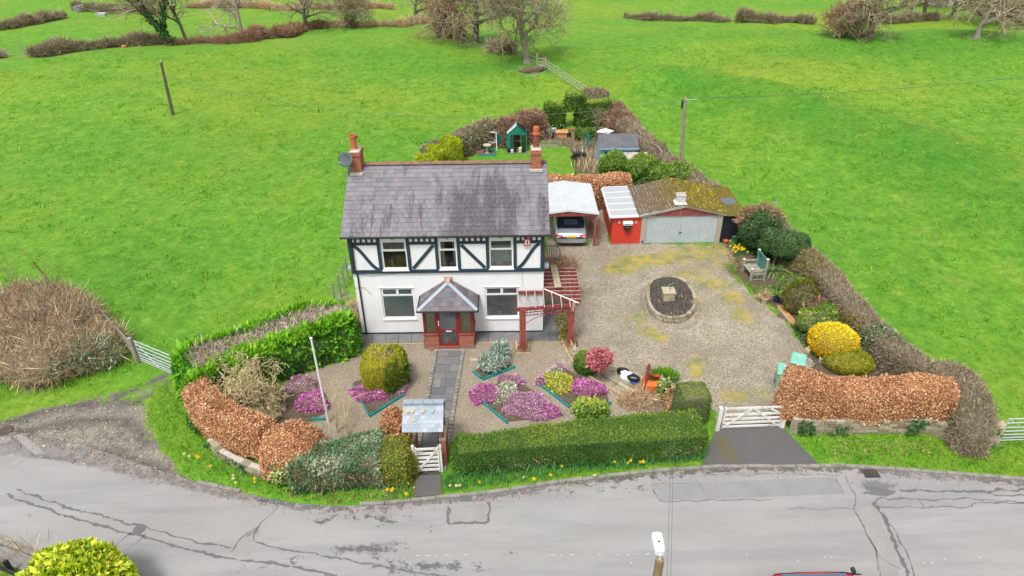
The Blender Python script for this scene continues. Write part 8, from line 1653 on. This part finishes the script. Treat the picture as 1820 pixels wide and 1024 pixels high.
for i, (poly, d_, s_, mt, lab) in enumerate(((((950, 250), (1000, 240), (1055, 232), (1060, 262), (1010, 262), (975, 252)), 26, .4, 'lf_straw', 'dry stalks and weeds over the vegetable plot'), (((1020, 310), (1022, 275), (1062, 275), (1075, 300), (1060, 312)), 55, .6, 'lf_straw', 'bare tangled stems in front of the blue shed'), (((1015, 262), (1050, 250), (1050, 268), (1020, 272)), 40, .5, 'lf_straw', 'dead ornamental grass beside the climbing frame'), (((1068, 300), (1085, 280), (1105, 285), (1080, 308)), 60, .3, 'lf_ivy', 'ivy climbing round the blue shed front'))):
    cover('dry_stems', lab, poly, d_, s_, mt, 250+i, z=0, asp=.05 if mt == 'lf_straw' else .5, cat='stems')
g = G(1030, 284); o = MB().box(-.45, -.25, .3, .45, .25, .55).build('barrow_tray', 'black_bag'); o.location = g
wbw = thing('wheelbarrow', 'dark wheelbarrow left standing on the plot near the lawn', 'wheelbarrow', tuple(g)); o.parent = wbw; o.location = (0, 0, 0)
for s in (-.2, .2): MB().bar((-.3, s, .3), (.95, s, .5), .04, .04).build('handle', 'grey_wood', wbw)
MB().tube([(-.5, -.04, .18), (-.5, .04, .18)], .18, 12).build('wheel', 'tyre', wbw)
for i, (px, py) in enumerate(((1018, 300), (1023, 312))): post('garden_post', ('thin dark post at the edge of the back lawn, farther one', 'thin dark post at the edge of the back lawn, nearer one')[i], G(px, py), 1.3, .035, 'black_metal')
bare_tree('fruit_tree', 'small bare apple tree in front of the topiary arch', tuple(G(1062, 240)), 2.6, .07, 141, trunk=.3, spread=.9, kids=(5, 5, 5), maxlevel=3, rmin=.012)
bare_tree('rose_tangle', 'tangle of grey bare branches right of the right chimney pot', tuple(G(962, 245)), 1.8, .05, 142, trunk=.1, spread=1.0, kids=(5, 5), maxlevel=2, mat='pale_bark', twigmat='lf_deadgrey', rmin=.014, stems=4, cat='shrub')
shrub('leaf_topiary', 'low clipped green hedge piece in front of the arch', 'hedge', [((*G(1040, 238, .5)[:2], .45), (.9, .5, .5))], 'lf_yew', 'green_core', 400, .10, seed=145)
# fence and clutter left of the house
wf = thing('wire_fence', 'wire netting fence with thin posts at the left side of the house', 'fence', tuple(G(612, 525)))
pp_ = [G(597, 545), G(606, 528), G(613, 512), G(619, 497)]
for p in pp_: MB().tube([p, p+U*1.35], .05, 6).build('post', 'grey_wood', wf, True)
for p, q in zip(pp_[:-1], pp_[1:]):
    for k_ in range(7): MB().tube([p+U*(.15+.17*k_), q+U*(.15+.17*k_)], .006, 3).build('strand', 'green_metal', wf, True)
shrub('side_clutter', 'heap of dead stems and bags beside the left house wall', 'heap', [((-7.5, 26.8, .3), (.5, .9, .6))], 'lf_straw', 'twig_core', 300, .3, seed=146, asp=.06)
# ================================================================ THE FIELDS
def fhedge(name, label, pts, w_, h_, mat, seed, core='twig_core', dens=420, size=.6, amp=.28, **kw):
    path = [tuple(T(x, y)[:2]) for x, y in pts]; w_ = w_*.75; h_ = [q*.62 for q in h_] if hasattr(h_, '__len__') else h_*.62; k_ = dict(asp=.045, along=.7, rand=.9, up=.5, depth=.3); k_.update(kw)
    return hedge(name, label, 'hedge', path, w_, h_, mat, core, dens, size, 'field hedges', seed=seed, ground=True, shrink=.4, core_kw=dict(amp=amp, step=.6, lump=.22), **k_)
fhedge('field_hedge', 'brown field hedge at the upper left edge of the picture', ((-15, 54), (40, 48), (75, 40), (115, 30)), 1.6, [1.1, 1.2, 1.3, 1.3], 'lf_twig', 301)
fhedge('field_hedge', 'dark clipped field hedge near the small far gate, upper left', ((132, 18), (170, 20), (210, 24), (280, 26)), 1.8, [1.4, 1.4, 1.2, 1.1], 'lf_twig', 302)
fhedge('field_hedge', 'long brown hedge under the left field trees', ((52, 102), (110, 96), (170, 88), (230, 82), (300, 78)), 1.8, [1.3, 1.4, 1.4, 1.6, 1.4], 'lf_twig', 303)
fhedge('field_hedge', 'low straggling hedge between the ivied tree and the pale tree', ((295, 80), (360, 77), (440, 75)), 1.5, [.9, .6, .9], 'lf_redtwig', 304, dens=300)
fhedge('field_hedge', 'bushy brown hedge between pale tree and the middle field tree', ((438, 76), (490, 66), (535, 54), (580, 48)), 1.9, [1.3, 1.5, 1.5, 1.1], 'lf_redtwig', 305)
fhedge('field_hedge', 'low rough hedge right of the middle field tree', ((575, 49), (640, 48), (690, 47), (760, 42)), 1.4, [.7, .6, 1.0, 1.0], 'lf_straw', 306, dens=300)
fhedge('field_hedge', 'straw-coloured far hedge along the top edge, left of centre', ((330, 14), (400, 13), (470, 15), (560, 17), (700, 17)), 1.6, [1.0, 1.1, .8, .8, .8], 'lf_straw', 307)
fhedge('field_hedge', 'small dense brown hedge below the thorn by the big tree', ((778, 66), (826, 69)), 1.8, 1.6, 'lf_twig', 308)
fhedge('field_hedge', 'rounded brown hedge stub near the grey oak', ((874, 90), (908, 97)), 1.8, 1.5, 'lf_twig', 309)
fhedge('field_hedge', 'thin far hedge line above the mounds, left piece', ((1110, 32), (1190, 37), (1298, 38)), 1.0, .8, 'lf_twig', 310)
fhedge('field_hedge', 'dark far hedge line above the mounds, right piece', ((1308, 38), (1380, 41), (1447, 43)), 1.2, 1.3, 'lf_twig', 311)
fhedge('field_hedge', 'thin far hedge among the trees at the upper right', ((1555, 42), (1665, 36)), 1.0, 1.1, 'lf_twig', 312)
bare_tree('field_tree', 'large grey oak standing at the field fence above the topiary', tuple(T(937, 112)), 11.5, .36, 401, trunk=.30, spread=.95, kids=(9, 7, 6, 5), maxlevel=4, mat='pale_bark', wig=.2, rmin=.018, grav=.0)
bare_tree('field_tree', 'large brown oak behind the grey oak', tuple(T(846, 76)), 13, .42, 402, trunk=.24, spread=.95, kids=(10, 7, 6, 5), maxlevel=4, wig=.2, rmin=.02)
bare_tree('thorn_tree', 'pinkish many-stemmed thorn left of the large brown oak', tuple(T(800, 66)), 6.5, .12, 403, trunk=.08, spread=.8, kids=(8, 6, 6), maxlevel=3, twigmat='lf_redtwig', stems=5, rmin=.022, lean=(-.1, 0), start=.08)
bare_tree('field_tree', 'slim dark tree at the top edge left of the thorn', tuple(T(738, 42)), 9, .22, 404, trunk=.22, spread=.85, kids=(9, 6, 6), maxlevel=3, rmin=.024)
bare_tree('thorn_tree', 'low many-stemmed bush in the field near the top edge', tuple(T(625, 50)), 6.0, .10, 405, trunk=.1, spread=.7, kids=(6, 6, 5), maxlevel=3, stems=6, rmin=.022, start=.1)
bare_tree('field_tree', 'round-headed tree in the middle of the left field hedge', tuple(T(543, 53)), 9, .30, 406, trunk=.24, spread=.95, kids=(10, 7, 6), maxlevel=3, rmin=.024)
bare_tree('field_tree', 'pale forked tree in the left field hedge', tuple(T(432, 72)), 9, .28, 407, trunk=.25, spread=.75, kids=(8, 7, 6), maxlevel=3, mat='pale_bark', twigmat='lf_deadgrey', rmin=.022)
t8, o8 = bare_tree('field_tree', 'leaning ivy-clad tree in the left field hedge', tuple(T(309, 80)), 11, .34, 408, trunk=.15, spread=.6, kids=(9, 6, 6), maxlevel=3, lean=(-.28, 0), rmin=.022)
S = np.array(o8[0]+o8[1][:14]); ii = np.random.default_rng(1).integers(0, len(S), 4200); f = np.random.default_rng(2).random((4200, 1)); P = S[ii, :3]*(1-f)+S[ii, 3:6]*f; N = np.random.default_rng(3).normal(size=P.shape); N /= np.linalg.norm(N, axis=1)[:, None]; P = P+N*(S[ii, 6:7]*1.0+.12*np.random.default_rng(4).random((4200, 1))); link('ivy', leaf_mesh('ivy', P, N, .22, .8, 'lf_ivy', 5, depth=0, parent=t8), t8)
bare_tree('field_tree', 'slim leaning tree right beside the ivy-clad tree', tuple(T(334, 76)), 9, .22, 409, trunk=.3, spread=.8, kids=(8, 6, 6), maxlevel=3, lean=(-.15, 0), rmin=.022)
bare_tree('field_tree', 'upright tree in the thorn clump at the upper right', tuple(T(1546, 68)), 9, .30, 410, trunk=.2, spread=.9, kids=(10, 7, 6), maxlevel=3, rmin=.024)
bare_tree('thorn_tree', 'low spreading thorn bush left of the upright tree, upper right', tuple(T(1500, 60)), 4.5, .10, 411, trunk=.08, spread=.9, kids=(7, 6, 6), maxlevel=3, stems=6, twigmat='lf_redtwig', rmin=.022, start=.08)
bare_tree('thorn_tree', 'leaning thorn branches at the foot of the upright tree, upper right', tuple(T(1535, 66)), 5.0, .13, 412, trunk=.1, spread=.9, kids=(7, 6, 6), maxlevel=3, stems=3, lean=(-.4, 0), rmin=.022, start=.1)
bare_tree('field_tree', 'dark forked tree behind the far hedge, upper right', tuple(T(1612, 34)), 9, .26, 413, trunk=.22, spread=.9, kids=(9, 7, 6), maxlevel=3, rmin=.024)
bare_tree('field_tree', 'straight tree beside the dark forked tree, upper right', tuple(T(1641, 30)), 11, .30, 414, trunk=.3, spread=.8, kids=(9, 6, 6), maxlevel=3, rmin=.024)
bare_tree('field_tree', 'drooping pale tree with low sweeping branches at the right', tuple(T(1735, 68)), 9, .32, 415, trunk=.2, spread=1.05, kids=(11, 7, 6), maxlevel=3, mat='pale_bark', grav=-.06, rmin=.024, lean=(.12, 0))
for i, (px, py) in enumerate(((1690, 32), (1765, 22), (1808, 40), (1790, 8), (1725, 10), (1668, 14), (1780, 48))):
    bare_tree('field_tree', ('leftmost tree of the wood at the top right corner', 'second tree of the wood at the top right corner', 'tree at the very right edge of the wood, top right', 'rear right tree of the wood in the top right corner', 'rear middle tree of the wood in the top right corner', 'rear left tree of the wood in the top right corner', 'front tree of the wood with sweeping branches, top right')[i], tuple(T(px, py)), 10, .3, 420+i, trunk=.12, spread=.95, kids=(11, 8, 6), maxlevel=3, rmin=.026, grav=-.02, twigmat='lf_redtwig' if i % 2 else 'lf_twig')
fhedge('field_hedge', 'scrubby brown bank under the wood at the top right corner', ((1770, 30), (1820, 38), (1880, 50)), 3.0, [1.8, 2.2, 2.2], 'lf_redtwig', 313)
# far pale cottage glimpsed between the trees
g = T(1690, 10); ct = thing('far_cottage', 'pale far cottage glimpsed between the trees at the top right', 'house', tuple(g)); MB().box(-3, 0, 0, 3, 4, 2.4).build('wall', 'render', ct)
MB().slab([(-3.2, -.2, 2.35), (3.2, -.2, 2.35), (3.2, 2, 3.7), (-3.2, 2, 3.7)], .1).build('roof', 'felt', ct); MB().slab([(3.2, 4.2, 2.35), (-3.2, 4.2, 2.35), (-3.2, 2, 3.7), (3.2, 2, 3.7)], .1).build('roof', 'felt', ct)
for x in (-1.8, .9): MB().box(x, -.05, .8, x+.9, -.001, 1.7).build('window', 'glass_dark', ct)
# stile, rubble heap, post-and-wire fence, far gates and trough
g = T(962, 122); st_ = thing('stile', 'wooden stile in the field fence beside the grey oak', 'stile', tuple(g))
for x in (-.45, .45): MB().box(x-.06, -.06, -.1, x+.06, .06, 1.15+.35*(x < 0)).build('post', 'grey_wood', st_)
for z in (.35, .65, .95): MB().box(-.5, -.03, z, .5, .03, z+.1).build('rail', 'grey_wood', st_)
MB().box(-.3, -.4, .3, .3, .3, .36).build('step', 'grey_wood', st_)
g = T(945, 127); vb, fb2 = blob_core((g.x, g.y, g.z), (1.3, .7, .45), 5, .2, .8, zmin=float(g.z)-.1); o = link('rubble_heap', mesh_np('rubble_heap', vb, fb2, 'soil', True)); P, N = scatter(vb, fb2, 60, 3); tag(o, 'heap of pale earth and rubble below the grey oak', 'heap', kind='stuff')
ff = thing('wire_fence', 'post and wire fence running from the stile down to the topiary', 'fence', tuple(T(1000, 148)))
FP = [T(966+(1040-966)*i/9, 122+(172-122)*i/9) for i in range(10)]
for p in FP: MB().bar(p-U*.1, p+U*1.1, .07, .07).build('post', 'grey_wood', ff, True)
for z in (.35, .65, .95): MB().tube([p+U*z for p in FP], .015, 3).build('strand', 'galvanised', ff, True)
f2 = thing('wire_fence', 'thin wire fence between brown hedge stub and grey oak', 'fence', tuple(T(925, 103))); FP = [T(912, 98), T(925, 104), T(938, 110), T(955, 118)]
for p in FP: MB().bar(p-U*.1, p+U*1.0, .09, .09).build('post', 'grey_wood', f2, True)
for z in (.4, .8): MB().tube([p+U*z for p in FP], .014, 3).build('strand', 'galvanised', f2, True)
for i, (p, q, lab) in enumerate((((134, 24), (150, 20), 'tiny far field gate at the upper left hedge'), ((862, 80), (872, 84), 'small metal gate beside the large brown oak'))):
    a, b = T(*p), T(*q); gg_ = thing('far_gate', lab, 'gate', tuple(a))
    for z in (.2, .45, .7, .95, 1.15): MB().tube([a+U*z, b+U*z], .03, 4).build('rail', 'galvanised', gg_, True)
    for c_ in (a, b): MB().tube([c_, c_+U*1.25], .045, 5).build('upright', 'galvanised', gg_, True)
g = T(181, 29); o = MB().add([(-.7, -.35, 0), (.7, -.35, 0), (.7, .35, 0), (-.7, .35, 0), (-.8, -.45, .55), (.8, -.45, .55), (.8, .45, .55), (-.8, .45, .55), (-.72, -.37, .55), (.72, -.37, .55), (.72, .37, .55), (-.72, .37, .55), (-.65, -.3, .3), (.65, -.3, .3), (.65, .3, .3), (-.65, .3, .3)], [(3, 2, 1, 0), (0, 1, 5, 4), (1, 2, 6, 5), (2, 3, 7, 6), (3, 0, 4, 7), (4, 5, 9, 8), (5, 6, 10, 9), (6, 7, 11, 10), (7, 4, 8, 11), (8, 9, 13, 12), (9, 10, 14, 13), (10, 11, 15, 14), (11, 8, 12, 15), (12, 13, 14, 15)]).build('water_trough', 'galvanised'); o.location = g; tag(o, 'grey water trough standing in the far left field', 'trough')
g = T(221, 85); o = MB().lathe([(.3, 0), (.32, .25), (.2, .3), (0, .3)], 10).build('feed_bucket', 'wood_orange'); o.location = g; tag(o, 'orange feed bucket at the foot of the left field hedge', 'bucket')
a = T(46, 98); o = MB().tube([(0, 0, 0), (-.5, .2, 1.7)], .08, 6).build('leaning_post', 'grey_wood'); o.location = a; tag(o, 'leaning pale post at the left end of the long brown hedge', 'post')
fhedge('field_hedge', 'short grey hedge piece at the far left edge near the leaning post', ((-20, 100), (4, 104)), 1.2, 1.2, 'lf_deadgrey', 314)

# loose stones and turf that break up the flat sheets
def loose(name, label, P, size, mat, seed, asp, up, cat, rand=1.0):
    o = tufts(name, P, size, mat, seed, asp=asp, up=up, rand=rand); return tag(o, label, cat, kind='stuff')
Pg = pts_in(GRAVEL, 45, 61, .014); loose('loose_gravel', 'loose stones lying over the gravel yard', Pg, .04, 'lf_stone', 61, .8, .15, 'gravel')
Pl = pts_in(LAYBY, 75, 62, .012); loose('loose_stones', 'loose stones and mud clods in the lay-by', Pl, .06, 'lf_stone', 62, .8, .15, 'stones')
Q, t = resample(ROAD_TOP, .1); rg = np.random.default_rng(63); ii = rg.integers(0, len(Q), 3600); Pr = np.c_[Q[ii], np.full(len(ii), .010)]; Pr[:, 1] -= np.abs(rg.normal(size=len(ii)))*.22+.08; Pr[:, 0] += rg.normal(size=len(ii))*.1
loose('gutter_grit', 'grit and leaf scraps along the gutter', Pr, .045, 'lf_redtwig', 63, .7, .1, 'litter')
rg = np.random.default_rng(64); n = 21000; C = np.c_[rg.uniform(-52, 56, n), rg.uniform(17, 82, n)]
PLOT = [tuple(G(*q)[:2]) for q in ((255, 645), (330, 640), (600, 520), (720, 285), (950, 195), (1090, 170), (1345, 365), (1440, 425), (1660, 620), (1790, 800), (1400, 840), (300, 860))]
keep = (sdf(C[:, 0], C[:, 1], PLOT) > .6) & (sdf(C[:, 0], C[:, 1], LAYBY) > .8) & (C[:, 1] > np.interp(C[:, 0], [-30, -13, 15, 30], [22.5, 21.5, 19, 18.5])) & (sn(C, .11, 5) + .8*sn(C, .5, 6) > rg.normal(size=n)*.5) & (rg.random(n) < .9)
C = C[keep]; k_ = 9; Pf = np.repeat(C, k_, 0)+rg.normal(size=(len(C)*k_, 2))*.16; Pf = np.c_[Pf, hgt(Pf[:, 0], Pf[:, 1])]
o = tufts('field_tufts', Pf, .17, 'lf_grass', 64, asp=.22, up=.7, rand=.9, rnd=np.clip(np.repeat(rg.normal(.5, .22, len(C)), k_)+rg.normal(size=len(Pf))*.12, 0, 1)); tag(o, 'longer grass tufts scattered over the grazed fields', 'grass', kind='stuff')
